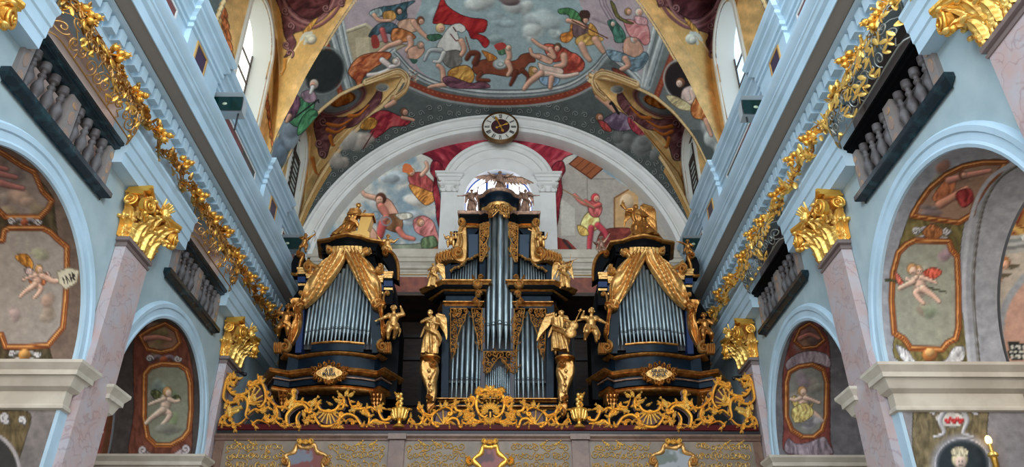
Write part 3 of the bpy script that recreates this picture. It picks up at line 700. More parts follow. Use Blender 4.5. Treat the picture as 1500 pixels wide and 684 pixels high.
    c.ell(1000,118,26,30,(40,32,32),rot=-.4);c.ell(1000,118,27,31,(176,176,166),rot=-.4,ring=.08)
    c.cloud(436,128,16,14,(156,158,152),7,4);c.cloud(424,192,22,22,(124,136,144),12,5);c.cloud(406,224,14,20,(112,128,140),9,6);c.cloud(396,262,8,20,(104,122,132),8,7)
    reg([(432,150),(446,140),(458,138),(462,148),(456,168),(444,184),(430,184),(416,168),(418,152)],(70,126,84),fold=.9,ang=.3,fr=8,lo=(30,70,46));reg([(424,142),(434,138),(440,150),(434,168),(424,178),(414,172),(420,156)],(104,68,84),fold=.8,ang=.2,fr=6)
    reg([(442,136),(456,132),(464,142),(458,150),(446,148)],(150,120,130),fold=.5,fr=6);c.head(460,123,6,(190,176,160),SK,2.6);c.limb([(458,128),(455,136)],3,2,(220,214,204));c.limb([(414,164),(406,178)],3.4,2.2);c.limb([(424,170),(420,178)],3.4,2.2);c.line([(432,172),(466,146),(467,150)],1.1,(34,36,34))
    reg([(440,176),(456,160),(466,168),(452,186),(436,198)],(66,124,80),fold=.9,ang=.6,fr=7,lo=(30,70,46))
    c.cloud(1044,190,16,24,(186,190,182),12,8);c.cloud(1058,226,13,20,(176,180,174),9,9);c.cloud(1066,258,8,18,(140,140,136),7,10)
    reg([(1000,132),(1010,126),(1018,130),(1022,150),(1006,156),(998,146)],(222,192,178),fold=.3,fr=10);c.head(997,121,6,(130,84,56),SKP,2.8);c.limb([(1014,132),(1016,148),(1004,152)],4,3,SKP)
    reg([(976,140),(992,142),(1012,154),(1014,162),(996,160),(982,150)],(214,192,140),fold=.7,ang=1.1,fr=5);reg([(1020,142),(1032,134),(1042,152),(1044,172),(1050,182),(1042,184),(1030,176),(1016,172),(1012,158)],(216,132,70),fold=.9,ang=.4,fr=7,lo=(160,76,34));c.limb([(1034,140),(1046,160)],4,3,(226,206,200));c.limb([(1034,176),(1042,198)],3.6,2.4)
    # spandrel figures near the organ arch
    reg([(534,178),(552,164),(566,162),(586,170),(602,176),(594,184),(574,186),(560,196),(548,204),(538,200),(544,190),(532,190)],(168,44,58),fold=1,ang=.9,fr=7,lo=(104,18,30),hi=(206,96,90));reg([(528,184),(540,172),(552,176),(548,188),(532,190)],(206,140,54),fold=.8,ang=.6,fr=5)
    c.cloud(514,206,18,18,(196,188,176),12,11);c.cloud(496,236,14,14,(176,166,154),9,12);c.cloud(534,206,16,10,(170,156,144),7,13);c.limb([(590,172),(606,176)],2.6,2);c.head(592,164,5,(120,80,60));c.head(577,145,4.5,(190,140,90));c.limb([(577,150),(566,156)],4,3);c.line([(532,218),(548,192)],.9,(90,40,34))
    reg([(884,176),(904,164),(920,170),(934,180),(930,188),(908,192),(892,186)],(132,108,130),fold=.9,ang=.8,fr=7,lo=(78,60,80),hi=(176,158,170));reg([(920,172),(936,180),(944,196),(936,198),(924,188)],(170,60,72),fold=.7,fr=5);c.head(878,172,5,(150,100,70),SK);reg([(876,176),(888,180),(896,192),(884,190)],(180,70,64),fold=.6,fr=4)
    c.cloud(914,206,18,14,(128,132,128),12,14);c.cloud(940,212,20,16,(122,126,122),10,16);c.cloud(958,228,10,14,(120,124,120),7,15);c.limb([(876,140),(890,152),(900,162)],4.5,3.4);c.head(874,134,4.5,(190,130,90));c.line([(896,150),(906,166)],2,(36,30,30));c.line([(894,152),(902,148)],2,(36,30,30))
    for L in ([(536,120),(560,111),(580,104),(591,107),(597,117),(592,131),(580,141)],[(932,122),(906,112),(886,106),(874,109),(869,119),(874,132),(886,143)]):
        c.line([(x_,y_+3) for x_,y_ in L],5,(176,130,74),sm=True,w2=3);c.line(L,4.4,(230,200,146),sm=True,w2=2.6);c.line([(x_,y_-2) for x_,y_ in L],.9,(150,108,62),sm=True);c.line([(x_,y_+1.6) for x_,y_ in L],.8,(190,150,96),sm=True)
    return c.finish().c
# barrel mesh
thr=np.radians(np.concatenate([np.linspace(10.5,169.5,820)]));ys=np.concatenate([np.linspace(10.5,15.6,90)[:-1],np.linspace(15.6,YB,300)])
T,Yg=np.meshgrid(thr,ys,indexing='ij')
V=np.stack([XB-RV*np.cos(T),Yg,ZV+RV*np.sin(T)],-1).reshape(-1,3)
V=V.reshape(len(thr),len(ys),3)
tdg=np.minimum(np.degrees(thr),180-np.degrees(thr));inn=np.zeros((len(thr),len(ys)),bool)
for gn,gf in ((G2n,G2f),(G1n,G1f)):
    for i in range(len(thr)):
        if tdg[i]<gn[0][-1]:
            a=np.interp(tdg[i],*gn);b_=np.interp(tdg[i],*gf)
            for yy in (a,b_):
                k=int(np.argmin(np.abs(V[i,:,1]-yy)))
                if abs(V[i,k,1]-yy)<.2: V[i,k,1]=yy
            inn[i]|=(V[i,:,1]>=a-1e-6)&(V[i,:,1]<=b_+1e-6)
V=V.reshape(-1,3);inn=inn.ravel()
m_=len(ys);F=[f for f in gridf(len(thr),m_) if not (inn[f[0]] and inn[f[1]] and inn[f[2]] and inn[f[3]])]
use=np.zeros(len(V),bool)
for f in F:
    for k in f: use[k]=True
idx=np.cumsum(use)-1;F=[tuple(int(idx[k]) for k in f) for f in F];V=V[use]
paint_mesh('ceiling',V,F,paint_vault)
# webs of the window bays and lunette walls
LWS=(6.6,6.9)
WCN=([(19.3,14.15),(19.2,16),(19.2,17.2),(19.5,18.2),(20.0,19.0),(20.6,19.3)],[(13.4,14.15),(13.3,16),(13.4,18),(14.2,19.4),(15.4,20.3),(16.6,20.6)])
WCF=([(22.1,14.15),(22.12,15.5),(22.12,17.2),(21.9,18.1),(21.3,18.9),(20.6,19.3)],[(18.3,14.15),(18.4,16),(18.4,18),(18.0,19.3),(17.3,20.2),(16.6,20.6)])
WINS=[((20.25,21.8),14.15,17.2),((15.6,17.75),14.15,18.2)]
def cart(c,cx,cy,rx,ry,rot=0,inner=None):
    c.ell(cx,cy,rx*1.12,ry*1.12,PURD,rot=rot);c.ell(cx,cy,rx,ry,inner or (150,160,164),rot=rot,vol=.2)
    c.ell(cx,cy,rx*1.04,ry*1.04,PURL,rot=rot,ring=.07);c.ell(cx,cy,rx*1.16,ry*1.16,PUR,rot=rot,ring=.12);c.ell(cx,cy,rx*1.2,ry*1.2,PURL,rot=rot,ring=.03)
def paint_web(V):
    P=pj(V);c=Cv(P[:,0],P[:,1],OCH);n=fbm(c.x,c.y,14,3);c.c*=(.82+.36*n)[:,None]
    # bay beside the organ wall
    for sg in (-1,1):
        X=lambda x:x if sg<0 else 1466-x
        pt=lambda L:[(X(a)-(2 if sg>0 else 0),b+(3 if sg>0 else 0)) for a,b in L]
        L=lambda pts,w,col,**k:c.line(pt(pts),w,col,**k)
        L([(446,312),(448,270),(470,232),(520,180),(556,150)],1.2,OCHL);L([(452,262),(454,200)],1.2,OCHL);L([(448,300),(470,250),(520,190)],1,OCHD)
        c.poly(pt([(460,180),(474,166),(500,172),(530,160),(548,140),(556,128),(560,142),(550,160),(520,184),(500,190),(486,206),(478,230),(468,228),(464,206)]),PUR,fold=.8,ang=.9,fr=8,hi=PURL,lo=PURD)
        e=pt([(500,147)])[0];cart(c,e[0],e[1],32,16,-.42*(-sg) if False else (-.42 if sg<0 else .42),(140,152,156))
        for (a,b) in ((492,150),(504,146),(512,142)): q_=pt([(a,b)])[0];c.ell(q_[0],q_[1],9,7,(176,98,36),vol=.5)
        c.poly(pt([(486,146),(498,140),(514,136),(518,146),(504,154),(490,156)]),(190,108,40),fold=.9,fr=5,hi=(224,160,80),lo=(120,58,20))
        e=pt([(560,128)])[0];c.ell(e[0],e[1],9,5.5,(150,158,156),vol=.4);c.ell(e[0],e[1],9,5.5,(200,204,196),ring=.15)
        for (x0,y0,x1,y1) in ((480,182,516,174),(480,190,506,186),(512,170,540,154),(458,232,466,256),(484,200,490,212)):
            c.line(pt([(x0,y0),((x0+x1)/2,(y0+y1)/2+6),(x1,y1)]),3.2,(196,112,44),sm=True,vol=.4,w2=1.2)
        for (x,y,r,tn) in ((468,210,7,1.2),(472,226,6,-1.2),(474,178,7,1.2),(540,170,5,1.1)):
            q_=pt([(x,y)])[0];c.scroll(q_[0],q_[1],r,1,tn*-sg,1.6,PUR,PURL)
    # nearer bay: big shell cartouche seen from below
    for sg in (-1,1):
        X=lambda x:x if sg<0 else 1468-x
        pt=lambda L:[(X(a),b) for a,b in L]
        L=lambda pts,w,col,**k:c.line(pt(pts),w,col,**k)
        c.poly(pt([(390,-40),(540,-40),(520,-6),(500,14),(470,60),(430,120),(400,200),(392,230)]),(212,168,98),sm=False)
        L([(404,120),(400,60),(390,0),(384,-20)],3,OCHD,sm=True);L([(410,110),(406,60),(396,0)],1,OCHL,sm=True);L([(412,106),(440,60),(476,10),(500,-20)],1,OCHL);L([(398,200),(404,130),(402,60)],4,(150,100,42),sm=True)
        c.poly(pt([(404,-30),(412,20),(416,50),(424,70),(416,84),(424,80),(434,64),(430,50),(446,44),(470,30),(492,10),(504,8),(500,-30)]),PUR,fold=.8,ang=.8,fr=10,hi=PURL,lo=PURD)
        c.poly(pt([(414,-20),(424,8),(440,24),(456,28),(474,18),(486,-6),(484,-30)]),(84,40,44),fold=.7,ang=1.2,fr=8,lo=(48,22,28),hi=(140,84,86));L([(412,-10),(422,14),(440,30),(458,34),(478,22),(490,0)],2,PURL,sm=True,vol=.3);L([(406,-10),(416,20),(438,38),(462,40),(486,24),(500,4)],2.4,(140,90,92),sm=True,vol=.4)
        for (x,y,r,tn) in ((418,16,6,1.2),(426,38,6,-1.2),(420,66,6,1.3),(424,78,7,-1),(478,12,6,1.2),(500,4,5,1.2)):
            q_=pt([(x,y)])[0];c.scroll(q_[0],q_[1],r,1,tn*-sg,1.8,PUR,PURL)
        c.poly(pt([(444,46),(456,32),(466,26),(456,42),(448,52)]),(222,160,76),fold=.8,fr=4)
        e=pt([(455,57)])[0];c.ell(e[0],e[1],9,8,(190,190,170),vol=.5);c.line(pt([(441,58),(447,50),(456,48)]),2.4,(206,206,190),sm=True);c.line(pt([(446,64),(448,56)]),2,(196,196,176));c.ell(e[0]+2,e[1]+2,5,5,(206,200,180),vol=.4)
        c.line(pt([(418,88),(417,100),(413,110)]),3,(206,140,60),w2=1,vol=.4)
    # window side walls and the corner left of the nearer window
    for sg in (-1,1):
        X=lambda x:x if sg<0 else 1468-x
        pt=lambda L:[(X(a),b) for a,b in L]
        for k in range(8):
            y0=20+k*16;c.poly(pt([(322+k*2.2,y0),(328+k*2.4,y0-10),(334+k*2.4,y0+4),(328+k*2.2,y0+12)]),(186,104,56),fold=.9,fr=4)
            c.poly(pt([(383+k*2,110+k*14),(388+k*1.6,104+k*14),(390+k*1.5,116+k*14),(385+k*2,120+k*14)]),(180,100,52),fold=.8,fr=4)
        q_=pt([(306,8)])[0];c.cloud(q_[0],q_[1],16,16,(118,130,134),9,22)
    return c.finish().c
for s,sd in ((-1,'left'),(1,'right')):
    Vs=[];Fs=[];LV=[];LF=[]
    for bi,(gn,gf) in enumerate(((G2n,G2f),(G1n,G1f))):
        tip=gn[0][-1];R_=230
        tt=np.linspace(10.6,tip,R_);yn=np.interp(tt,gn[0],gn[1]);yf=np.interp(tt,gf[0],gf[1]);uu=np.linspace(0,1,R_)
        zz=ZV+RV*np.sin(np.radians(tt));xg=XB+s*RV*np.cos(np.radians(tt));W_=LWS[bi]
        def crv(K):
            A=np.array(cat(K,12));d=np.r_[0,np.cumsum(np.hypot(*np.diff(A,axis=0).T))];d/=d[-1];return np.interp(uu,d,A[:,0]),np.interp(uu,d,A[:,1])
        wn=crv(WCN[bi]);wf=crv(WCF[bi])
        for (yg,(wy,wz)) in ((yn,wn),(yf,wf)):
            M=90;u=np.linspace(0,1,M)
            g=np.stack([xg[:,None]*(1-u)+s*W_*u,yg[:,None]*(1-u)+wy[:,None]*u,zz[:,None]*(1-u)+wz[:,None]*u],-1).reshape(-1,3)
            off=sum(len(a) for a in Vs);Vs.append(g);Fs+=[tuple(k+off for k in f) for f in gridf(R_,M)]
        (wy0,wy1),wz0,wzs=WINS[bi];yc=(wy0+wy1)/2;hw=(wy1-wy0)/2;M=90;u=np.linspace(0,1,M)
        g=np.stack([np.full((R_,M),s*W_),wn[0][:,None]*(1-u)+wf[0][:,None]*u,wn[1][:,None]*(1-u)+wf[1][:,None]*u],-1).reshape(-1,3)
        dy=np.abs(g[:,1]-yc);dz=g[:,2]-wzs;ho=((dz<=0)&(dy<hw))|((dz>0)&(np.hypot(dy,dz)<hw))
        off=sum(len(a) for a in LV);LV.append(g);LF+=[tuple(k+off for k in f) for f in gridf(R_,M) if not all(ho[k] for k in f)]
    paint_mesh('wall_web_'+sd,np.concatenate(Vs),Fs,paint_web)
    paint_mesh('wall_lunette_'+sd,np.concatenate(LV),LF,paint_web)
    # windows: white splayed reveal, glass and bars
    for bi,((wy0,wy1),wz0,wzs) in enumerate(WINS[::-1]):
        LW=LWS[1-bi]
        yc=(wy0+wy1)/2;hw=(wy1-wy0)/2+.02;n=20
        def outl(h,z0,x,zs=wzs): return [(x,yc-h,z0)]+[(x,yc-h*math.cos(PI*k/n),zs+h*math.sin(PI*k/n)) for k in range(n+1)]+[(x,yc+h,z0)]
        t=MB();A=outl(hw,13.9,s*(LW-.02));RD=(.55,.2)[bi];B=outl(hw*.86,14.5,s*(LW+RD),wzs-.1)
        A0=outl(hw+.16,13.9,s*(LW-.03));A1=outl(hw+.16,13.9,s*(LW+.03));Ab=outl(hw,13.9,s*(LW-.06));A0b=outl(hw+.13,13.9,s*(LW-.06))
        t.loft([A1,A0,A0b,Ab,A,B],closed=False,cap=False)
        t.add([B[0],B[-1],A[-1],A[0]],[(0,1,2,3)])
        num=(1 if bi==0 else 2)+(0 if s<0 else 2)
        struct(t.build('trim_%d'%(30+num),mat('white_reveal',(222,224,216),.7),ang=30))
        t=MB();t.add(outl(hw*.88,14.4,s*(LW+RD-.02),wzs-.1),[tuple(range(n+3))])
        gm={1:GLOWL,2:mat('blinded_leaded_glass',(150,160,158),.4,emit=.22,rgb2=(126,138,138),scale=9),3:mat('daylit_blue_glass',(196,222,250),.3,emit=.95),4:MATS.get('blinded_leaded_glass')}[num]
        struct(t.build('window_%d'%num,gm,smooth=False))
        t=MB();x=s*(LW+RD-.07);x0,x1=sorted((x,x+s*.04))
        t.box((x0,yc-.03,14.5),(x1,yc+.03,wzs+hw*.5))
        for z in (15.0,15.7,16.4,17.1,17.8): t.box((x0,yc-hw*.86,z-.02),(x1,yc+hw*.86,z+.02))
        if bi==1:
            for k in range(14): t.box((x0,yc-hw*.78,14.6+k*.2),(x1,yc+hw*.78,14.612+k*.2))
        for sg in (-1,1): t.box((x0,yc+sg*hw*.83-.025,14.5),(x1,yc+sg*hw*.83+.025,wzs))
        struct(t.build('trim_%d'%(40+num),mat('window_lead',(70,60,54),.5),smooth=False))
# ------------------------------------------------------------------ lunette painting on the organ wall
def paint_lun(V):
    P=pj(V);c=Cv(P[:,0],P[:,1],(150,162,166))
    R=c.poly
    n=fbm(c.x,c.y,26,4);c.c[:]=np.array((134,152,160))+(np.array((196,190,178))-np.array((134,152,160)))*np.clip((n-.4)*4,0,1)[:,None]
    c.cloud(608,292,22,12,(204,196,184),9,31);c.cloud(575,262,20,12,(168,176,178),7,32);c.cloud(560,300,18,14,(186,184,178),7,33);c.cloud(600,320,20,10,(176,180,180),7,34)
    R([(500,378),(500,352),(540,356),(600,358),(650,352),(650,380)],(140,146,122),fold=.4,fr=20);R([(500,380),(540,362),(600,366),(650,360),(650,380)],(132,84,54),fold=.5,fr=16);R([(490,340),(516,332),(524,346),(500,356)],(116,126,96),fold=.5,fr=9)
    # flying bishop in red and orange
    R([(598,258),(616,252),(630,262),(640,274),(628,282),(606,276)],(186,80,76),fold=.8,fr=8,hi=(222,140,130));R([(600,270),(624,278),(640,286),(634,296),(622,300),(606,284)],(214,134,60),fold=.9,ang=.8,fr=6);c.head(602,252,5,(206,130,60));R([(592,240),(602,242),(604,252),(590,252)],(206,110,60));c.limb([(618,256),(626,246),(624,238)],3,2)
    # torso man with arms raised
    c.limb([(562,294),(550,290),(536,286),(530,280)],4.5,2.4);R([(552,296),(566,290),(578,302),(584,318),(570,322),(556,310)],(216,152,126),fold=.3,fr=12);c.head(558,291,7,(86,50,34),SK,2.6)
    R([(566,316),(584,314),(590,326),(586,340),(572,338),(560,330)],(124,82,52),fold=.7,fr=7);c.limb([(558,302),(566,316),(558,326)],5,3.4,(204,120,100));c.limb([(584,336),(592,346),(606,350)],4.4,2.6,(206,116,96));c.limb([(560,330),(556,346)],6,5,(196,84,76));R([(580,314),(600,312),(604,318),(588,322)],(214,204,182),fold=.5,fr=4)
    c.ell(550,316,6,6,(110,122,130),ring=.3);c.ell(566,324,7,6,(120,130,138),ring=.3)
    R([(606,322),(620,316),(634,324),(640,340),(644,354),(634,352),(620,346),(608,338)],(214,124,118),fold=.8,ang=.6,fr=7,hi=(232,176,164));c.head(616,326,5,(176,120,80));R([(618,350),(636,346),(640,360),(620,364)],(110,130,90),fold=.6,fr=6)
    R([(524,336),(540,330),(552,344),(548,366),(530,366)],(206,150,122),fold=.3,fr=10)
    # right: architecture
    R([(812,390),(812,250),(850,230),(960,300),(1000,400)],(166,156,144),sm=False);R([(822,290),(842,306),(842,345),(822,345)],(186,178,164),sm=False);c.line([(860,262),(862,378)],1,(140,132,122));c.line([(842,236),(862,262),(900,262)],1,(140,132,122))
    R([(834,240),(850,226),(884,246),(866,262)],(150,84,50),sm=False);c.line([(834,240),(850,226),(884,246),(866,262),(834,240)],.9,(96,48,30))
    for k in range(1,4): c.line([(834+8*k,240+5.5*k),(850+8.5*k,226+5*k)],.7,(110,56,34))
    R([(900,290),(920,278),(935,284),(935,376),(900,376)],(192,152,104),sm=False);c.line([(900,376),(900,290),(920,278)],1.2,(140,96,60))
    c.ell(918,296,10,12,(206,176,140),vol=.3);R([(880,340),(920,334),(948,346),(948,378),(880,378)],(140,62,52),fold=.6,ang=1.3,fr=9);R([(812,346),(832,352),(856,376),(812,378)],(134,54,46),sm=False);c.line([(826,352),(836,364)],2.2,(60,44,44))
    # man swinging a pole
    R([(856,316),(870,308),(878,320),(876,334),(862,340),(850,334)],(214,196,120),fold=.8,ang=.5,fr=6,lo=(160,110,50));R([(862,296),(876,294),(882,306),(876,318),(864,314)],(196,94,90),fold=.6,fr=6);c.head(872,290,5.5,(196,60,66),SK,.2);c.limb([(864,300),(852,296),(842,286)],3.4,2.4,(206,110,96));c.limb([(878,300),(868,302),(858,294)],3.2,2.2,(200,90,84))
    c.line([(822,276),(870,304)],1.1,(150,120,90));c.limb([(866,334),(864,352),(863,366)],4.2,2.8,(186,66,74));c.limb([(876,330),(886,340),(890,350)],4.4,3,(190,66,76));R([(846,330),(858,334),(862,344),(850,344)],(206,160,80),fold=.7,fr=5);c.limb([(863,368),(864,376)],3,2.4,(190,170,150))
    # painted red drapery around the window
    for sg in (-1,1):
        X=lambda x:x if sg<0 else 1458-x
        pt=lambda L:[(X(a),b) for a,b in L]
        R(pt([(728,190),(700,196),(668,204),(642,212),(612,216),(616,224),(632,232),(640,246),(650,250),(664,238),(690,220),(729,206)]),(158,44,58),fold=1,ang=2.2 if sg<0 else .9,fr=13,hi=(200,94,100),lo=(98,20,34))
        R(pt([(634,236),(646,240),(652,256),(640,262),(644,284),(648,310),(646,336),(640,322),(638,300),(634,280),(636,262),(630,250)]),(156,44,56),fold=1,ang=.2,fr=8,hi=(196,88,94),lo=(92,20,32))
    return c.finish(.07).c
NL=(640,330);xs=np.linspace(XB-6.3,XB+6.3,NL[0]);zs_=np.linspace(13.6,ZV+6.3,NL[1]);A,B_=np.meshgrid(xs,zs_,indexing='ij')
V=np.stack([A,np.full_like(A,22.8),B_],-1).reshape(-1,3)
keep=((V[:,0]-XB)**2+(np.maximum(0,V[:,2]-ZV))**2<6.36**2)&~((np.abs(V[:,0]-XW)<rin*.98)&(V[:,2]<zs+rin*.8))
F=[f for f in gridf(*NL) if all(keep[k] for k in f)]
paint_mesh('wall_lunette_painting',V,F,paint_lun)
# ------------------------------------------------------------------ painted arch soffits and side chapels
def putto(c,x,y,s,fl=1,skin=(216,176,152),wing=(206,130,110),cloth=None):
    L=lambda pts,w,w2=None,col=skin:c.limb([(x+fl*a*s,y+b*s) for a,b in pts],w*s,(w2 or w*.7)*s,col)
    if wing: c.poly([(x+fl*a*s,y+b*s) for a,b in ((2,-6),(12,-16),(20,-14),(16,-6),(8,-2))],wing,fold=.9,fr=4*s,lo=tuple(v*.6 for v in wing));c.poly([(x+fl*a*s,y+b*s) for a,b in ((-6,-6),(-14,-10),(-18,-4),(-8,0))],wing,fold=.9,fr=4*s)
    if cloth: c.poly([(x+fl*a*s,y+b*s) for a,b in ((-12,-8),(-4,-2),(8,4),(14,2),(8,12),(-4,12),(-14,2))],cloth,fold=1,fr=5*s)
    L([(0,-6),(1,2),(3,9)],6.5,5.5);L([(3,10),(-4,14),(0,22),(6,28)],4.2,2.2);L([(5,9),(12,14),(20,20),(26,26)],4.4,2.2)
    L([(-3,-5),(-10,-2),(-16,-3)],2.8,1.8);L([(3,-5),(12,-2),(22,2)],2.8,1.8)
    c.head(x-1*s*fl,y-14*s,5.4*s,(186,140,86),skin,.5)
def pframe(c,P,field,w=3.2,sky=True,seed=1):
    c.poly(P,field,sm=False);A=np.array(P);cx,cy=A.mean(0)
    if sky:
        rn=random.Random(seed)
        for k in range(5): c.cloud(cx+rn.uniform(-.3,.3)*np.ptp(A[:,0]),cy+rn.uniform(-.4,.4)*np.ptp(A[:,1]),14,12,[min(255,v*rn.uniform(.9,1.15)) for v in field],6,seed+k,.6)
    Q=P+[P[0]]
    c.line(Q,w+1.2,(92,44,24));c.line(Q,w,(168,96,44));c.line([(a-.7,b-.7) for a,b in Q],w*.35,(216,150,84));c.line([(a+.9,b+.9) for a,b in Q],w*.25,(120,62,30))
def strap(c,x,y,s,col=(150,142,140)):
    for f in (-1,1):
        c.line([(x,y),(x+f*8*s,y-4*s),(x+f*16*s,y+2*s)],3*s,col,sm=True,vol=.5,w2=2*s);c.scroll(x+f*17*s,y-1*s,4.5*s,0,f*1.2,1.6*s,col,(200,194,190));c.line([(x,y+2*s),(x+f*10*s,y+6*s),(x+f*17*s,y+8*s)],2.4*s,col,sm=True,vol=.5)
    c.ell(x,y,5*s,4*s,(160,84,52),vol=.5)
def paint_sof(V):
    P=pj(V);c=Cv(P[:,0],P[:,1],(120,116,112));R=c.poly
    n=fbm(c.x,c.y,12,3);c.c*=(.88+.24*n)[:,None]
    side=V[:,0]>0
    # left, nearer arch
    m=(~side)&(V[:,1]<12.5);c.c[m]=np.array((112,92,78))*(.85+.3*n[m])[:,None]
    R([(-60,205),(0,222),(40,246),(76,286),(80,310),(90,400),(88,440),(72,500),(66,538),(-60,545)],(78,66,44),fold=.5,fr=9)
    pframe(c,[(-60,205),(0,222),(34,244),(50,252),(62,280),(76,294),(70,306),(58,318),(8,318),(-10,300),(-60,300)],(150,132,120),3,seed=4);c.cloud(30,290,22,16,(176,146,126),8,41)
    for a,b in ((-8,244),(6,256),(16,272)): c.limb([(a-14,b-4),(a,b),(a+18,b+4)],5,3,(186,120,110))
    strap(c,36,326,1.15,(142,132,130))
    pframe(c,[(-60,352),(4,352),(6,338),(14,334),(62,334),(74,340),(84,350),(98,362),(98,400),(96,440),(92,480),(80,494),(70,506),(36,508),(8,508),(2,490),(-60,490)],(158,146,134),3.2,seed=6)
    R([(22,376),(38,372),(48,384),(46,398),(36,390)],(206,132,50),fold=.9,fr=5);putto(c,56,408,1.0,-1,(220,176,150),(176,150,140),(206,110,60))
    c.limb([(62,404),(80,412),(92,408)],4,3,(220,176,150));R([(84,398),(100,392),(116,396),(112,414),(96,424),(86,414)],(206,196,168),sm=False,ol=(.8,(130,116,90)))
    for k,(x0,y0) in enumerate(((92,404),(96,402),(102,400),(106,398))):
        c.line([(x0,y0+2),(x0+3,y0+12)],.9,(50,40,34))
    c.line([(96,404),(102,412)],.8,(50,40,34));c.line([(106,400),(110,404),(104,406),(111,411)],.8,(50,40,34))
    strap(c,36,520,1.1,(150,146,142));c.ell(36,520,9,9,(176,122,60),vol=.5);c.ell(36,518,6,6,(206,150,80),vol=.5)
    # left jamb below the impost
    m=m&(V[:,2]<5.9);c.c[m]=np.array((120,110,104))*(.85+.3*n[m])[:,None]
    R([(-60,600),(10,600),(44,606),(38,640),(24,684),(10,730),(-60,730)],(96,80,52),fold=.5,fr=8);R([(-40,640),(0,644),(20,668),(30,700),(-40,760)],(58,54,50));c.line([(-30,634),(0,640),(22,664),(32,700)],3,(160,150,146),sm=True,vol=.4);c.scroll(8,612,8,1,1.2,3,(150,140,138),(196,188,184));c.scroll(32,616,6,1,-1.2,2.4,(150,140,138),(196,188,184))
    # left, farther arch
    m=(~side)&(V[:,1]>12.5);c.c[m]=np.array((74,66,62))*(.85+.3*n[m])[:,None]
    R([(196,500),(214,482),(240,472),(262,484),(276,510),(284,560),(282,600),(272,684),(192,684),(196,600)],(112,62,46),fold=.4,fr=8)
    pframe(c,[(206,492),(222,482),(242,474),(258,484),(264,502),(254,512),(236,516),(216,512)],(150,110,86),2.4,seed=8);c.limb([(214,496),(232,494),(250,498)],4,2.4,(196,130,110))
    strap(c,240,527,1.2,(124,104,108))
    pframe(c,[(212,548),(220,538),(236,533),(262,534),(274,542),(279,560),(280,600),(277,630),(268,642),(250,652),(228,652),(216,640),(211,610)],(136,136,114),3,seed=9)
    putto(c,244,590,1.15,-1,(220,190,166),(96,100,60));c.cloud(244,626,20,10,(150,146,130),6,44)
    R([(206,656),(222,664),(244,670),(268,656),(276,664),(268,684),(204,684)],(150,130,128),fold=.5,fr=8);c.scroll(210,660,7,1,1.2,2.6,(150,132,130),(190,176,174));c.scroll(272,658,7,2,-1.2,2.6,(150,132,130),(190,176,174))
    # right, nearer arch
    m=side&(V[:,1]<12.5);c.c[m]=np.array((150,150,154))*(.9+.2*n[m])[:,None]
    R([(1320,350),(1340,300),(1370,262),(1410,240),(1444,234),(1470,236),(1440,262),(1424,300),(1412,330),(1406,380),(1408,450),(1416,535),(1318,530),(1310,480),(1308,400)],(112,98,56),fold=.6,fr=8)
    pframe(c,[(1345,300),(1362,276),(1386,256),(1410,244),(1440,238),(1474,238),(1462,254),(1446,270),(1428,298),(1424,314),(1404,326),(1376,322),(1336,316)],(158,124,100),3,seed=11)
    R([(1366,290),(1386,262),(1400,262),(1396,282),(1380,296)],(196,112,70),fold=.7,fr=6);c.limb([(1376,300),(1400,286),(1416,276)],6,4,(206,140,112));c.limb([(1390,264),(1420,256),(1450,250)],5,3,(206,140,120));R([(1400,284),(1420,276),(1426,292),(1410,304)],(150,50,48),fold=.8,fr=6);c.head(1410,256,5,(120,70,50));c.cloud(1360,308,22,8,(140,120,116),6,45)
    strap(c,1364,340,1.3,(152,148,150));R([(1352,338),(1364,328),(1380,336),(1378,346),(1364,352),(1354,346)],(170,104,58),fold=.8,fr=4)
    pframe(c,[(1316,370),(1328,358),(1340,352),(1390,354),(1394,366),(1402,376),(1404,420),(1404,480),(1400,496),(1388,502),(1380,512),(1334,510),(1324,496),(1310,488),(1306,440),(1308,400)],(152,150,132),3.4,seed=12)
    c.line([(1298,410),(1340,416),(1386,428)],2.4,(70,72,50),w2=1.2);R([(1350,400),(1366,392),(1380,398),(1370,408),(1356,410)],(206,84,62),fold=.9,fr=4);R([(1318,404),(1310,398),(1316,416),(1324,416)],(196,96,76),fold=.8,fr=4)
    putto(c,1346,412,1.15,1,(226,184,160),None);c.head(1336,394,7,(190,140,90),(226,184,160),1);c.limb([(1338,412),(1326,418),(1318,422)],4,3,(226,184,160))
    R([(1312,506),(1330,514),(1340,528),(1356,530),(1384,528),(1396,510),(1412,508),(1410,528),(1380,534),(1330,534)],(190,186,184),fold=.7,fr=7);c.ell(1362,520,11,10,(176,110,56),vol=.5);c.ell(1362,516,7,6,(214,160,96),vol=.5);c.ell(1363,538,6,3,(30,40,44))
    # grey band with a bead line beside the panel
    for d,cl in ((0,(172,172,176)),(12,(120,120,116)),(15,(90,84,76))): c.line([(1420+d,530),(1412+d,430),(1416+d,360),(1428+d,300),(1452+d,260),(1490+d,236)],3 if d==0 else 1.2,cl,sm=True)
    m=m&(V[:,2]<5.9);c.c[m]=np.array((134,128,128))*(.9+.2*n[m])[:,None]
    R([(1338,590),(1350,588),(1440,588),(1446,640),(1460,700),(1350,700)],(112,98,70),fold=.5,fr=7);c.ell(1410,680,46,44,(150,146,150));c.ell(1410,680,38,36,(44,52,56));c.ell(1410,680,40,38,(196,190,190),ring=.04)
    R([(1370,612),(1384,602),(1396,602),(1414,612),(1406,624),(1384,624)],(196,188,176),fold=.3,fr=6)
    for k in range(9): c.ell(1386+k*3,616+3*math.sin(k*2),3,3,(176,50,50),vol=.4)
    for f in (-1,1): c.line([(1397+f*12,600),(1397+f*20,616),(1397+f*14,634),(1397+f*28,640)],4,(176,172,172),sm=True,vol=.5,w2=2);c.scroll(1397+f*32,602,5,1,f*1.2,2,(160,156,156),(206,200,200))
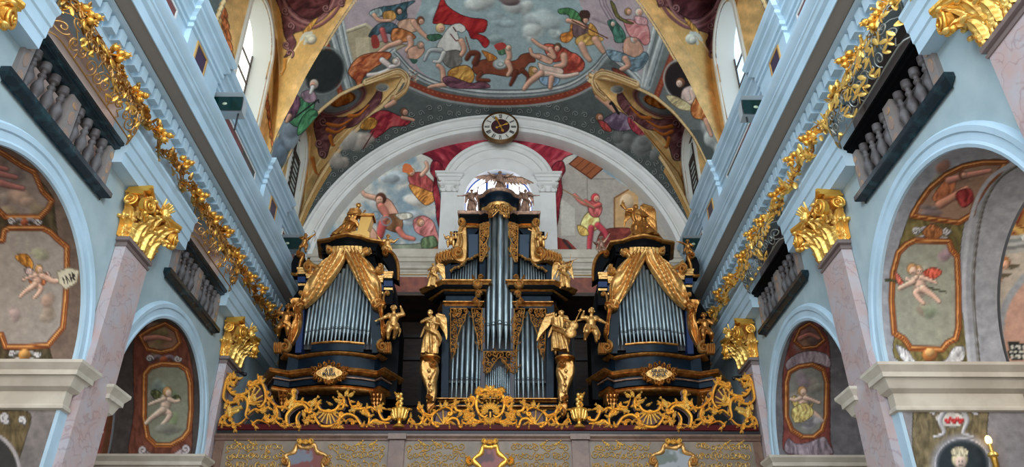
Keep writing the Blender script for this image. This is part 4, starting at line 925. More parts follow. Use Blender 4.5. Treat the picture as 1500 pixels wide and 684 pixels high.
    c.head(1406,672,11,(206,190,150),(214,186,170),1.2);R([(1393,660),(1404,654),(1418,660),(1414,668),(1398,668)],(212,196,160),fold=.6,fr=4)
    # right, farther arch
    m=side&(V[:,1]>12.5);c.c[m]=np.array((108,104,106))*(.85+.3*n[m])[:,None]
    R([(1146,560),(1152,520),(1164,486),(1184,472),(1200,480),(1214,500),(1216,560),(1216,640),(1216,668),(1152,664),(1148,620)],(124,62,54),fold=.4,fr=8)
    pframe(c,[(1164,500),(1172,482),(1186,474),(1198,482),(1208,498),(1196,508),(1176,510)],(124,92,84),1.6,seed=15);c.limb([(1172,496),(1186,490),(1200,496)],3.6,2,(190,120,104))
    R([(1152,530),(1168,518),(1190,514),(1212,520),(1216,538),(1196,532),(1172,534),(1154,542)],(158,142,146),fold=.7,fr=6,lo=(110,90,96))
    pframe(c,[(1152,560),(1156,545),(1170,537),(1190,534),(1206,542),(1211,560),(1210,610),(1204,630),(1192,640),(1176,640),(1160,630),(1152,610)],(130,128,118),2.6,seed=16)
    putto(c,1176,588,1.1,1,(222,184,160),None,(206,176,100));c.cloud(1184,618,20,13,(156,150,150),8,46);R([(1160,600),(1180,590),(1192,604),(1180,616),(1164,618)],(214,184,110),fold=.8,fr=4)
    R([(1154,642),(1166,650),(1184,648),(1206,640),(1214,650),(1216,666),(1154,664)],(140,124,130),fold=.7,fr=7)
    return c.finish().c
def paint_chapel(V):
    P=pj(V);c=Cv(P[:,0],P[:,1],(112,82,74));n=fbm(c.x,c.y,12,3);side=V[:,0]>0
    m=(~side)&(V[:,1]>12.5);c.c[m]=np.array((150,84,72))*(.85+.3*n[m])[:,None]
    for L,w,cl in (([(188,684),(192,600),(196,540),(206,500)],5,(84,76,74)),([(150,684),(160,620),(166,580)],4,(120,84,60)),([(160,684),(168,640),(172,590)],2,(170,140,110))): c.line(L,w,cl,sm=True)
    m=side&(V[:,1]>12.5);c.c[m]=np.array((112,84,92))*(.85+.3*n[m])[:,None];c.line([(1244,684),(1238,600),(1232,560)],5,(86,66,56));c.line([(1250,684),(1244,620)],2,(150,120,60))
    m=side&(V[:,1]<12.5);c.c[m]=np.array((176,166,152))*(.88+.24*n[m])[:,None];R=c.poly
    R([(1440,350),(1450,310),(1466,270),(1490,240),(1560,220),(1560,350)],(150,104,54),sm=False)
    for k in range(7): c.line([(1450+k*9,350-k*2),(1462+k*12,290-k*3),(1500+k*14,240)],1.6,(206,160,84) if k%2 else (112,40,34),sm=True)
    R([(1446,326),(1470,336),(1486,352),(1446,352)],(120,30,36),sm=False);c.line([(1456,312),(1500,344)],4,(196,160,90));c.line([(1460,308),(1504,338)],1.4,(110,60,30));c.scroll(1486,290,8,1,1.3,2,(200,150,70),(230,190,110))
    for d,cl in ((0,(176,178,174)),(5,(130,134,134)),(10,(170,172,170)),(15,(116,118,118)),(20,(160,160,156))): c.line([(1436,348+d),(1470,350+d),(1560,336+d)],3,cl,sm=True)
    for (x,y) in ((1458,398),(1471,385)): c.head(x,y,8,(170,110,60),(224,176,146),1);c.line([(x+10,y+6),(x+22,y+4)],4,(96,88,70),w2=1.5)
    c.line([(x-26,y+20),(x-8,y+26)],4,(216,150,100),vol=.5)
    for k in range(9): c.ell(1452+k*.9,446+k*10,4.5-.2*k,5,(176,110,60),vol=.5)
    R([(1500,410),(1478,440),(1468,480),(1470,540),(1560,545),(1560,400)],(190,150,132),sm=False);c.line([(1502,404),(1476,440),(1466,480),(1468,545)],5,(150,154,160),sm=True);R([(1476,500),(1500,502),(1500,528),(1478,526)],(44,48,46),sm=False)
    for a in range(4):
        for b in range(3): c.ell(1482+a*6,508+b*7,2.2,2.4,(206,206,196))
    m=m&(V[:,2]<5.9);c.c[m]=np.array((112,84,76))*(.85+.3*n[m])[:,None];c.line([(1452,590),(1466,640),(1480,700)],7,(62,44,42));c.line([(1462,590),(1478,640),(1490,700)],4,(140,122,116));R([(1478,604),(1500,606),(1500,640),(1486,640)],(96,62,66),fold=.6,fr=6)
    return c.finish().c
for s,sd in ((-1,'left'),(1,'right')):
    Vs=[];Fs=[];Cs=[];Cf=[];g3=MB()
    for bi,(yc,r) in enumerate(BAYS):
        K=250;M=110
        A=[(yc+r,z) for z in np.r_[np.linspace(0,3.4,6)[:-1],np.linspace(3.4,ZA,90)[:-1]]]+[(yc+r*math.cos(a),ZA+r*math.sin(a)) for a in np.linspace(0,PI,K)]+[(yc-r,z) for z in np.linspace(ZA,0,12)[1:]]
        u=np.linspace(WX,WX+1.95,M);g=np.array([[(s*x,y,z) for x in u] for y,z in A]).reshape(-1,3)
        off=sum(len(a) for a in Vs);Vs.append(g);Fs+=[tuple(k+off for k in f) for f in gridf(len(A),M)]
        r2=r+.32
        A=[(yc+r2,z) for z in np.r_[np.linspace(0,3.4,6)[:-1],np.linspace(3.4,ZA,90)[:-1]]]+[(yc+r2*math.cos(a),ZA+r2*math.sin(a)) for a in np.linspace(0,PI,K)]+[(yc-r2,z) for z in np.linspace(ZA,0,12)[1:]]
        u=np.linspace(WX+2.0,WX+4.4,60);g=np.array([[(s*x,y,z) for x in u] for y,z in A]).reshape(-1,3)
        off=sum(len(a) for a in Cs);Cs.append(g);Cf+=[tuple(k+off for k in f) for f in gridf(len(A),60)]
        n=24
        A1=[(yc-r,0)]+[(yc-r*math.cos(PI*k/n),ZA+r*math.sin(PI*k/n)) for k in range(n+1)]+[(yc+r,0)]
        A2=[(yc-r2,0)]+[(yc-r2*math.cos(PI*k/n),ZA+r2*math.sin(PI*k/n)) for k in range(n+1)]+[(yc+r2,0)]
        x=s*(WX+2.0);g3.loft([[(x,a,b) for a,b in A1],[(x,a,b) for a,b in A2]],closed=False,cap=False)
        x=s*(WX+4.4);g3.add([(x,a,b) for a,b in A2],[tuple(range(len(A2)))])
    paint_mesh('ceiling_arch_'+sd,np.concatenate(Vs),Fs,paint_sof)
    paint_mesh('ceiling_chapel_'+sd,np.concatenate(Cs),Cf,paint_chapel)
    struct(g3.build('wall_chapel_'+sd,mat('dim_chapel_plaster',(120,108,100),.8),smooth=False))
# ------------------------------------------------------------------ marble pilasters with gilded capitals
def pilaster(s,y0,y1,label,clabel=None):
    X=s*6.5;yc=(y0+y1)/2
    t=MB();x0,x1=sorted((s*6.5,s*6.69));t.box((x0,y0,.0),(x1,y1,8.45))
    o=empty('marble_pilaster',(X,yc,0),label,'pilaster','marble pilasters of the side walls')
    t.build('shaft',PINK,o,smooth=False)
    t=MB();pr=[(0,8.45),(.02,8.45),(.03,8.49),(.0,8.5),(.0,8.54),(.05,8.56),(.05,8.63),(-.02,8.63)]
    t.mould([(s*6.69,y0),(X,y0),(X,y1),(s*6.69,y1)],pr,0,side=(1 if s<0 else -1));t.build('necking',mat('grey_marble_moulding',(120,104,100),.4),o,smooth=False)
    return o
def capital(s,y0,y1,label):
    X=s*6.5;yc=(y0+y1)/2;W=(y1-y0)/2;z0=8.63;z1=9.58;H=z1-z0
    o=empty('gilded_capital',(X,yc,z0),label,'capital','gilded capitals of the marble pilasters')
    # bell
    t=MB();rings=[]
    for k in range(9):
        u=k/8;f=.02+.20*u**2.2;w=W*1.0+.24*u**2.6;x_in=s*6.66;xo=X-s*f;z=z0+H*.86*u
        rings.append([(x_in,yc-w,z),(xo,yc-w,z),(xo-s*.015,yc-w*.4,z),(xo-s*.015,yc+w*.4,z),(xo,yc+w,z),(x_in,yc+w,z)])
    t.loft(rings);t.build('bell',OLDG,o)  # darker gilding puts the shade behind the leaves into the colour
    bw=lambda b:.24*min(1.15,max(0,b/(.86*H)))**2.6
    bf=lambda b:.02+.20*min(1.15,max(0,b/(.86*H)))**2.2
    FF=lambda a,b,c:Vector((X-s*(bf(b)+c),yc+a*(W+bw(b))/W,z0+b))
    def acan(mb,F,a0,b0,w,h,ph=0):
        n,m_=22,14;V=[]
        for i in range(n+1):
            v=i/n;sh=(.55+.75*math.sin(PI*min(1,v*1.02)**.8)**.8)*(1-.55*v**5)*(1+.13*math.sin(v*PI*9+ph))
            cu=max(0,v-.62)/.38;bb=b0+h*(min(v,.62)+.38*math.sin(cu*PI*.62)*.75);out=.025+.03*v+.13*cu**1.5
            for j in range(m_+1):
                u=-1+2*j/m_;V.append(F(a0+w*u*sh,bb-(.05*abs(u)**2*h),out+.022*math.cos(3*PI*u)-.03*u*u+(.035 if abs(u)<.1 else 0)))
        k=len(V);V+=[V[i*(m_+1)+j] + (F(a0,b0,-.05)-F(a0,b0,0)) for i in (0,n) for j in range(m_+1)]
        mb.add(V,gridf(n+1,m_+1))
        mb.ell(F(a0,b0+h*.93,.17),(.05,w*.5,.035))
    ls=MB()
    for a in (-.67,0,.67): acan(ls,FF,a*W,.0,.17,.40)
    for a in (-.36,.36): acan(ls,FF,a*W,.20,.16,.42,1)
    for a in (-.8,0,.8): acan(ls,FF,a*W,.42,.12,.34,2)
    for k in range(9): ls.ell(FF(-W*.9+W*1.8*k/8,.80*H,.03),(.035,.045,.04))
    ls.build('acanthus_leaves',GOLDB,o,ang=60)
    def vol_(mb,c,ax,R):    # spiral disc facing ax
        ax=Vector(ax).normalized();h_=ax.cross(Vector((0,0,1))).normalized();pts=[];rr=[]
        for k in range(44):
            u=k/43;a_=PI*.5+u*2*PI*2.1;r=R*(1-.86*u)
            pts.append(c+h_*(r*math.cos(a_))+Vector((0,0,r*math.sin(a_)))+ax*(.05*u));rr.append(R*.17*(1-.35*u))
        mb.tube(pts,rr,8);mb.tube([c-ax*.10,c-ax*.0],[R*.9,R*.86],18);mb.ell(c+ax*.06,R*.16)
    for q in (-1,1):
        FS=lambda a,b,c:Vector((X+s*(a-bf(b)*.6),yc+q*(W+bw(b)+c),z0+b));ls=MB()
        acan(ls,FS,.06,.0,.10,.38);acan(ls,FS,.2,.02,.1,.36,1);acan(ls,FS,.13,.22,.12,.40,2);ls.build('side_leaves',GOLDB,o,ang=60)
        t=MB();vol_(t,Vector((X+s*.04,yc+q*(W+.23),z0+H*.72)),(-s*.15,q,-.1),.13)
        t.tube([(X+s*.1,yc+q*(W+.2),z0+H*.86),(X-s*.02,yc+q*(W+.24),z0+H*.87),(X-s*.2,yc+q*(W+.24),z0+H*.85)],[.035,.045,.05],8);t.build('side_volute',GOLD,o)
        t=MB();c_=Vector((X-s*.30,yc+q*(W+.17),z0+H*.62));vol_(t,c_,(-s,q*.25,-.25),.16)
        t.tube([(X-s*.16,yc+q*.06,z0+H*.50),(X-s*.22,yc+q*(W*.5),z0+H*.70),(X-s*.27,yc+q*(W+.02),z0+H*.82),c_+Vector((0,0,.16))],[.03,.04,.045,.04],8)
        for k in range(3): t.ell(c_+Vector((s*.03,-q*.06*k,-.17-.02*k)),(.05,.055,.05))
        t.build('volute',GOLD,o)
        t=MB();acan(t,lambda a,b,c:Vector((X-s*(.16+b*.35+c*.4),yc+q*(W-.02+b*.42-c*.2)+a*.8,z0+.42*H+b*.35-c*.8)),0,0,.13,.36);t.build('acanthus_tip',GOLDB,o,ang=60)
    # concave abacus
    t=MB();n_=12;path=[(s*6.66,yc-W-.24)];path+=[(X-s*.30,yc-W-.3)]
    for k in range(n_+1): u=k/n_;path.append((X-s*(.32-.16*math.sin(PI*u)),yc-(W+.26)+(2*W+.52)*u))
    path+=[(X-s*.30,yc+W+.3),(s*6.66,yc+W+.24)]
    lo=[(x,y,z1-.12) for x,y in path];lo2=[(x+ (s*.02),y,z1-.09) for x,y in path];mi=[(x-s*.02,y,z1-.05) for x,y in path];hi=[(x-s*.02,y,z1) for x,y in path]
    t.loft([lo,lo2,mi,hi]);t.build('abacus',GOLD,o)
    # winged cherub head / flower at the centre
    t=MB();c0=Vector((X-s*.30,yc,z1-.16));t.ell(c0,(.09,.09,.11));t.ell(c0+Vector((s*.02,0,.05)),(.1,.105,.09));t.ell(c0+Vector((-s*.09,0,-.01)),(.025,.02,.03))
    t.build('cherub_head',GOLDB,o)
    t=MB()
    for q in (-1,1):
        for k in range(5): a=.5+.35*k;t.cap(c0+Vector((s*.03,q*.08,-.02)),c0+Vector((-s*.03,q*(.1+.16*math.cos(a*.7)),-.1+.09*k)),.03,.015,6)
    for k in range(5): t.cap(c0+Vector((-s*.02,-.1+.05*k,.1)),c0+Vector((-s*.1,-.14+.07*k,.2-.02*abs(k-2))),.03,.02,6)
    t.build('cherub_wings',GOLDB,o)
    return o
PL={(-1,0):'left',(1,0):'right'}
for s,sd in ((-1,'left'),(1,'right')):
    for y0,y1,w in ((6.3,7.2,'nearest'),(12.15,13.1,'tall pink'),(18.02,18.95,'far')):
        nm={'nearest':'pink marble pilaster at the very edge of the %s wall, nearest of its row','tall pink':'tall veined pink marble pilaster between the two arches of the %s wall','far':'short-looking pink marble pilaster on the %s wall beside the end of the gilded railing'}[w]%sd
        pilaster(s,y0,y1,nm)
        nm={'nearest':'gilded leafy capital in the top %s corner, nearest of its row','tall pink':'gilded volute capital between the two box balconies of the %s wall','far':'small-looking gilded capital just above the %s end of the gilded gallery railing'}[w]%sd
        capital(s,y0,y1,nm)
# ------------------------------------------------------------------ box balconies, garlands, lamps, clock
def baluster(fr,a,z0,h,par,m=BALU):
    t=MB();c=fr(a,0,0)
    pf=[(.075,0),(.075,.06),(.05,.08),(.04,.12),(.06,.2),(.092,.34),(.085,.44),(.045,.56),(.04,.62),(.062,.66),(.062,.7),(.04,.74),(.045,.8),(.08,.84),(.08,1.0)]
    t.lathe([(r,z0+z*h) for r,z in pf],(c.x,c.y,0),10);return t.build('baluster',m,par)
def grille(s,y0,y1,par,density,warm):
    """bulging wire basket between the handrail and the garland"""
    L=y1-y0
    def F(a,b,c):     # a along nave 0..L, b 0..1 around the bulge
        e=min(a,L-a);k=math.sqrt(max(0,min(1,e/.28*(2-e/.28) if e<.28 else 1)))
        x=s*(6.47-(.02+.24*math.sin(PI*min(1,.1+b*.8))**.7)*(.1+.9*k)-c);return Vector((x,y0+a,9.98+.86*b))
    rn=random.Random(int(y0*10)+s)
    wire=MB();leaf=MB()
    def W(path,r=.012): wire.tube([F(min(L,max(0,a)),min(1,max(0,b)),0) for a,b in path],r,5)
    for b in (0,.5,1): W([(L*k/30,b) for k in range(31)],.014 if b!=.5 else .008)
    for a in (0,L): W([(a,k/8) for k in range(9)],.014)
    n=density
    for i in range(n):
        for j in range(3):
            cx_=L*(i+.5+.5*(j%2)+rn.uniform(-.2,.2))/n;cb=.2+.3*j+rn.uniform(-.05,.05);r=rn.uniform(.11,.17)
            q=spir(0,0,1,rn.uniform(0,6.3),rn.choice((-1,1))*1.5,.15,22)
            W([(cx_+x*r,cb+y*r*1.0) for x,y in q])
            q2=[(cx_+r*math.cos(t),cb+r*math.sin(t)) for t in [rn.uniform(0,6)+k*.35 for k in range(3)]]
            a=rn.uniform(0,6.3)
            W([(cx_+r*math.cos(a),cb+r*math.sin(a)),(cx_+2*r*math.cos(a+.4),cb+2*r*math.sin(a+.4)),(cx_+2.5*r*math.cos(a),cb+2.5*r*math.sin(a))])
            for k in range(1 if warm else 2):
                t=rn.uniform(0,6.3);la=cx_+r*1.05*math.cos(t);lb=cb+r*1.05*math.sin(t)
                if .03<lb<.97 and .05<la<L-.05:
                    p0=F(la,lb,.015);l_=rn.uniform(.05,.085)*(1 if warm else 1.35)
                    for dt in (0,.9):
                        p1=F(min(L,max(0,la+l_*2*math.cos(t+dt))),min(1,max(0,lb+l_*2*math.sin(t+dt))),.02);dd=(p1-p0)
                        if dd.length>.01: leaf.ell((p0+p1)/2,(l_*.42,.012,dd.length*.55),dd.to_track_quat('Z','X').to_matrix(),6,4)
    wire.build('wire_scrolls',WIRE if warm else GREYW,par);o=leaf.build('gilded_leaves',GOLD if warm else GOLDB,par);o['kind']='stuff'
def bud(mb,c,s,r,up=Vector((0,0,1)),seed=0):
    rn=random.Random(seed);ax=(Vector((-s*.8,rn.uniform(-.5,.5),rn.uniform(-.3,.5)))).normalized();Q=ax.to_track_quat('Z','Y').to_matrix()
    mb.ell(c,(r,r,r*1.05),Q,10,6);mb.ell(c+ax*r*.9,(r*.5,r*.5,r*.35),Q,8,4)
    for k in range(6):
        a=2*PI*k/6;d=Q@Vector((math.cos(a),math.sin(a),0))
        mb.cap(c+ax*r*.7+d*r*.3,c+ax*r*1.5+d*r*.62,r*.16,r*.05,5)
    for k in range(4):
        a=2*PI*k/4+.4;d=Q@Vector((math.cos(a),math.sin(a),0));mb.cap(c-ax*r*.6+d*r*.5,c+d*r*.95+ax*r*.1,r*.3,r*.12,5)
def garland(s,y0,y1,label,seed):
    rn=random.Random(seed);o=empty('gilded_garland',(s*6.4,(y0+y1)/2,10.45),label,'garland','gilded garlands along the side walls')
    st=MB();lv=MB();n=int((y1-y0)/.09);pts=[]
    for i in range(n+1):
        y=y0+(y1-y0)*i/n;pts.append(Vector((s*(6.34+.04*math.sin(i*.9)),y,10.66+.08*math.sin(i*.55+seed))))
    st.tube(pts,.022,6);st.tube([p+Vector((-s*.03,0,.09*math.sin(i*.7))) for i,p in enumerate(pts)],.014,5);st.build('stem',OLDG,o)
    for i,p in enumerate(pts):
        for k in range(4):
            a=rn.uniform(0,6.3);d=Vector((-s*rn.uniform(.1,.9),math.cos(a)*.8,math.sin(a)*1.2)).normalized();L=rn.uniform(.1,.22);q=p+Vector((0,rn.uniform(-.05,.05),rn.uniform(-.13,.13)))
            w=rn.uniform(.03,.06);M=d.to_track_quat('Z','Y').to_matrix();lv.ell(q+d*L*.5,(w,w*.3,L*.55),M,6,4)
            if rn.random()<.35: lv.ell(q+d*L,(.03,.03,.03),None,6,4)
    b=lv.build('leaf_mass',GOLDB if s>0 else mat('warm_gilding',(206,156,84),.34,1,bump=.2),o);b['kind']='stuff'
    y=y0+.5;k=0
    while y<y1-.35:
        zc_=10.85 if k%2 else 10.72
        f=MB()
        for dy,dz,dx in ((0,0,.1),(.11,.05,.14),(.03,-.11,.1),(-.1,.03,.05)): bud(f,Vector((s*(6.28-dx),y+dy,zc_+dz)),s,.062,seed=seed*50+k)
        f.tube([(s*6.35,y-.3,10.62),(s*6.3,y-.15,10.7),(s*6.2,y,zc_-.05)],.016,5)
        f.build('blossom_cluster',GOLD,o);y+=rn.uniform(.8,1.15);k+=1
LB={(-1,0):'box balcony nearest the viewer on the left wall, pink room behind its wire basket',
    (-1,1):'smaller-looking box balcony on the left wall, between the tall pilaster and the organ',
    (1,0):'box balcony high on the right wall nearest the viewer, grey behind its gold-leafed basket',
    (1,1):'smaller-looking box balcony on the right wall, between the tall pilaster and the organ'}
for s in (-1,1):
    for bi,(y0,y1) in enumerate(OPEN):
        o=empty('box_balcony',(s*6.62,(y0+y1)/2,8.86),LB[(s,bi)],'balcony','box balconies of the side walls')
        B=lambda x0,x1,a,b,z0,z1,m,name,t=None,par=o:(t or MB()).box((min(s*x0,s*x1),a,z0),(max(s*x0,s*x1),b,z1)).build(name,m,par,smooth=False)
        t=MB();pr=[(0,8.86),(.0,8.9),(.09,8.95),(.11,8.97),(.11,9.06),(-.12,9.07)]
        t.mould([(s*6.69,y0-.12),(s*6.66,y0-.12),(s*6.66,y1+.1),(s*6.69,y1+.1)],pr,0,side=(1 if s<0 else -1)).build('sill',SLAB,o,smooth=False)
        t=MB();t.sweep([(s*6.8,y0,0),(s*6.8,y1,0)],[(-s,0,0)]*2,[(0,0,1)]*2,[(-.1,9.84),(.14,9.84),(.2,9.87),(.26,9.88),(.26,9.93),(.31,9.95),(.31,10.0),(-.1,10.0)]).build('handrail',SLAB if s<0 else EBOND,o,smooth=False)
        ym=(y0+y1)/2
        for yy in (y0+.06,ym,y1-.06):
            t=MB();w_=.13 if yy==ym else .1
            t.box((min(s*6.62,s*6.8),yy-w_,9.07),(max(s*6.62,s*6.8),yy+w_,9.84));p=t.build('pier',mat('grey_stone_pier',(134,126,122),.5),o,smooth=False)
            t=MB()
            for z in (9.17,9.45,9.7):
                h=.07 if z!=9.45 else .13
                t.prism([(yy+w_*.6*math.cos(a),z+h*math.sin(a)) for a in [k*PI/4 for k in range(8)]],0,.01,lambda a,b,c:Vector((s*(6.612+c),a,b)))
            t.build('inlay',YPLAQ if bi==0 or s<0 else YPLAQ,p,smooth=False)
        for a,b in ((y0+.16,ym-.13),(ym+.13,y1-.16)):
            for k in range(4): baluster(lambda q,_,__:Vector((s*6.7,q,0)),a+(b-a)*(k+.5)/4,9.07,.77,o)
        grille(s,y0,y1,o,11,s<0)
SP=[(4.6,8.2),(8.2,11.25),(11.25,14.3),(14.3,17.2),(17.2,21.2)]
GN={-1:['nearest the top left corner','above the nearest balcony basket','above the tall pilaster capital','above the farther balcony basket','running up to the organ'],1:['nearest the top right corner','above the nearest balcony basket','above the tall pilaster capital','above the farther balcony basket','running up to the organ']}
for s,sd in ((-1,'left'),(1,'right')):
    for k,(a,b) in enumerate(SP): garland(s,a+.04,b-.04,'gilded leaf garland of the %s wall, stretch %s'%(sd,GN[s][k]),k+10+(s>0)*7)
# floodlights on the cornice
LN={(-1,0):'boxy floodlight with dark green glass on the left cornice, below the bright white window',(-1,1):'boxy floodlight with green glass on the left cornice beside the bow-drawing cherub',(1,0):'boxy floodlight with dark green glass on the right cornice, below the blue-lit window',(1,1):'boxy floodlight with green glass on the right cornice beside the far organ cherub'}
LP_={(-1,0):(333,153,5.95),(-1,1):(424,357,5.95),(1,0):(1110,158,5.95),(1,1):(1018,358,5.95)}
for (s,k),(px,py,X) in LP_.items():
    c=hit('X',s*X,px,py);o=empty('floodlight',(c.x,c.y,12.31),LN[(s,k)],'lamp','floodlights standing on the cornices')
    zc_=c.z
    def F(a,b,d): return Vector((c.x+a,c.y+d,zc_+b))     # faces the viewer, glass tipped down
    w_,h_=.36,.19
    t=MB();t.add([F(-w_,-h_,0),F(w_,-h_,0),F(w_,h_,-.05),F(-w_,h_,-.05),F(-w_*.9,-h_*.8,.34),F(w_*.9,-h_*.8,.34),F(w_*.9,h_*1.1,.3),F(-w_*.9,h_*1.1,.3)],[(0,1,5,4),(1,2,6,5),(2,3,7,6),(3,0,4,7),(4,5,6,7)])
    t.add([F(-w_,h_,-.05),F(w_,h_,-.05),F(w_*1.0,h_+.03,-.16),F(-w_*1.0,h_+.03,-.16)],[(0,1,2,3)]);t.build('housing',mat('light_grey_enamel',(186,194,196),.5),o,smooth=False)
    t=MB();t.add([F(-w_*.93,-h_*.9,-.01),F(w_*.93,-h_*.9,-.01),F(w_*.93,h_*.9,-.06),F(-w_*.93,h_*.9,-.06)],[(0,1,2,3)]);g=t.build('glass',mat('dark_green_glass',(5,34,32),.12,spec=.35),o,smooth=False)
    t=MB();t.ell(F(-.05,0,-.03),(.06,.02,.04));t.build('bulb',mat('bulb_glint',(150,160,130),.2),g)
    t=MB();t.tube([F(-w_*.7,-h_,.1),(c.x-w_*.7,c.y+.1,12.3)],.02,6);t.tube([F(w_*.7,-h_,.1),(c.x+w_*.7,c.y+.1,12.3)],.02,6);t.build('bracket',BLACK,o)
# small black spot lamps by the far capitals
for (px,py,s,lb) in ((352,546,-1,'small black spotlight on the left wall under the far capital'),(1082,552,1,'small black spotlight on the right wall under the far capital')):
    c=hit('X',s*6.3,px,py);o=empty('spotlight',c,lb,'lamp')
    MB().cap(c,c+Vector((-s*.13,-.02,-.05)),.035,.055,10).build('lamp_head',BLACK,o);MB().tube([c,c+Vector((s*.3,0,.05)),(s*6.47,c.y,c.z+.03)],.012,6).build('bracket',BLACK,o)
# clock on the archivolt
cc=hit('Y',22.0,733,187);rc=(XZ(760.5,187,22.0)[0]-XZ(706,187,22.0)[0])/2
o=empty('wall_clock',(cc.x,22.0,cc.z-rc),'round clock with roman numerals at the crown of the white arch','clock')
t=MB();q=[(rc*1.0,.12),(rc*1.0,-.04),(rc*.97,-.08),(rc*.92,-.09),(rc*.9,-.05),(rc*.9,.0)];K=[k*PI/24 for k in range(48)];t.sweep([(cc.x,21.98,cc.z)]*48,[(math.cos(a),0,math.sin(a)) for a in K],[(0,1,0)]*48,q,closed=True).build('rim',mat('dark_bronze_rim',(104,76,44),.4,.8),o)
t=MB();t.add([(cc.x+rc*.93*math.cos(k*PI/24),21.95,cc.z+rc*.93*math.sin(k*PI/24)) for k in range(48)],[tuple(range(48))]);t.build('dial',mat('ivory_dial',(206,202,190),.5),o,smooth=False)
t=MB();t.add([(cc.x+rc*.5*math.cos(k*PI/24),21.925,cc.z+rc*.5*math.sin(k*PI/24)) for k in range(48)],[tuple(range(48))]);t.build('dial_centre',mat('oxblood_enamel',(58,26,30),.4),o,smooth=False)
NUM={12:'XII',1:'I',2:'II',3:'III',4:'IIII',5:'V',6:'VI',7:'VII',8:'VIII',9:'IX',10:'X',11:'XI'}
for h,tx in NUM.items():
    t=MB();a=PI/2-h*PI/6;w_=sum({'I':.5,'V':1.1,'X':1.1}[k] for k in tx);u=-w_/2;hh=rc*.135;q=rc*.085
    def F(a_,b_,c_,an=a-PI/2):
        X=a_*math.cos(an)-(b_+rc*.71)*math.sin(an);Z=a_*math.sin(an)+(b_+rc*.71)*math.cos(an);return Vector((cc.x+X,21.94+c_,cc.z+Z))
    for k in tx:
        if k=='I': t.ribbon([((u+.25)*q,-hh),((u+.25)*q,hh)],q*.17,.008,F);u+=.5
        elif k=='V': t.ribbon([((u+.1)*q,hh),((u+.55)*q,-hh)],q*.17,.008,F);t.ribbon([((u+.55)*q,-hh),((u+1)*q,hh)],q*.08,.008,F);u+=1.1
        else: t.ribbon([((u+.1)*q,hh),((u+1)*q,-hh)],q*.17,.008,F);t.ribbon([((u+.1)*q,-hh),((u+1)*q,hh)],q*.08,.008,F);u+=1.1
    t.build('numeral',BLACK,o)
for ln,an,nm in ((rc*.72,math.radians(113),'minute_hand'),(rc*.48,math.radians(25),'hour_hand')):
    t=MB()
    def F(a_,b_,c_,an=an): return Vector((cc.x+a_*math.cos(an)-b_*math.sin(an),21.9+c_,cc.z+a_*math.sin(an)+b_*math.cos(an)))
    t.ribbon([(-ln*.6,0),(-ln*.45,0),(-ln*.3,0),(0,0),(ln*.5,0),(ln*.7,0),(ln*.8,0),(ln,0)],[.012,.06,.02,.016,.016,.05,.05,.006],.012,F);t.build(nm,GOLD,o)
MB().lathe([(.001,-.03),(.04,-.02),(.05,.0),(.05,.03)],(cc.x,21.89,cc.z),14,axis='Y').build('hub',GOLD,o)
# ------------------------------------------------------------------ organ cases
def PXF(Y,sg=-1,XM=.11,bow=None):
    def F(a,b,c):
        x,z=XZ(a,b,Y)
        if sg>0: x=2*XM-x
        return Vector((x,Y+c+(bow(x) if bow else 0),z))
    return F
def zpx(y,Y,x=728): return XZ(x,y,Y)[1]
def pipe(par,x,y,z0,zm,z1,r,cap_=False):
    """tin pipe: conical foot, mouth, cylindrical body"""
    t=MB();t.lathe([(r*.22,z0),(r*.98,zm),(r,zm+.01),(r,z1),(r*.9,z1+.01)],(x,y,0),12);p=t.build('organ_pipe',TIN,par)
    t=MB();w=r*.62;h=r*1.3
    # mouth: dark slot with a rounded upper lip
    pts=[(-w,zm+.01),(-w,zm+h*.25)]+[(-w*math.cos(PI*k/8),zm+h*.25+r*.9*math.sin(PI*k/8)) for k in range(9)]+[(w,zm+.01)]
    F=lambda a,b,c:Vector((x+a,y-math.sqrt(max(1e-6,r*r-a*a))-.003+c,b))
    t.ribbon(pts,r*.1,.008,F);t.ribbon([(-w,zm+.015),(0,zm+.015),(w,zm+.015)],r*.22,.002,F);t.build('mouth',TIND,p)
    return p
def drape(mb,A,B,F,depth=.05,ridges=7,rel=.05,n=64,m=18,seed=0):
    """carved cloth between two edge curves (px), ridged along its length"""
    A=cat(A,8);B=cat(B,8)
    ra=lambda L,u:L[0] if u<=0 else (L[-1] if u>=1 else tuple(L[int(u*(len(L)-1))][k]*(1-(u*(len(L)-1))%1)+L[int(u*(len(L)-1))+1][k]*((u*(len(L)-1))%1) for k in (0,1)))
    V=[];
    for i in range(n+1):
        u=i/n;a=ra(A,u);b=ra(B,u)
        for j in range(m+1):
            v=j/m;e=min(v,1-v)*2;q=abs(math.sin(PI*(ridges*(v*.8+u*.55+.10*math.sin(7*u+5*v+seed))+.8*math.sin(3*u+seed))))
            V.append(F(a[0]*(1-v)+b[0]*v,a[1]*(1-v)+b[1]*v,-(depth*min(1,e*4)**.5+rel*q*min(1,e*3+.25)+.02*math.sin(9*u+5*v+seed))))
    o=len(V)
    back=[F(*ra(A,i/n),.03) for i in range(n+1)]+[F(*ra(B,i/n),.03) for i in range(n+1)]
    f=gridf(n+1,m+1)
    for i in range(n): f+=[(i*(m+1),(i+1)*(m+1),o+i+1,o+i),((i+1)*(m+1)+m,i*(m+1)+m,o+n+1+i,o+n+2+i),(o+i,o+i+1,o+n+2+i,o+n+1+i)]
    mb.add(V+back,f)
def bowf(xc): return lambda x:-.16*max(0,math.cos(min(PI/2,abs(x-xc)/1.0*PI/2)))
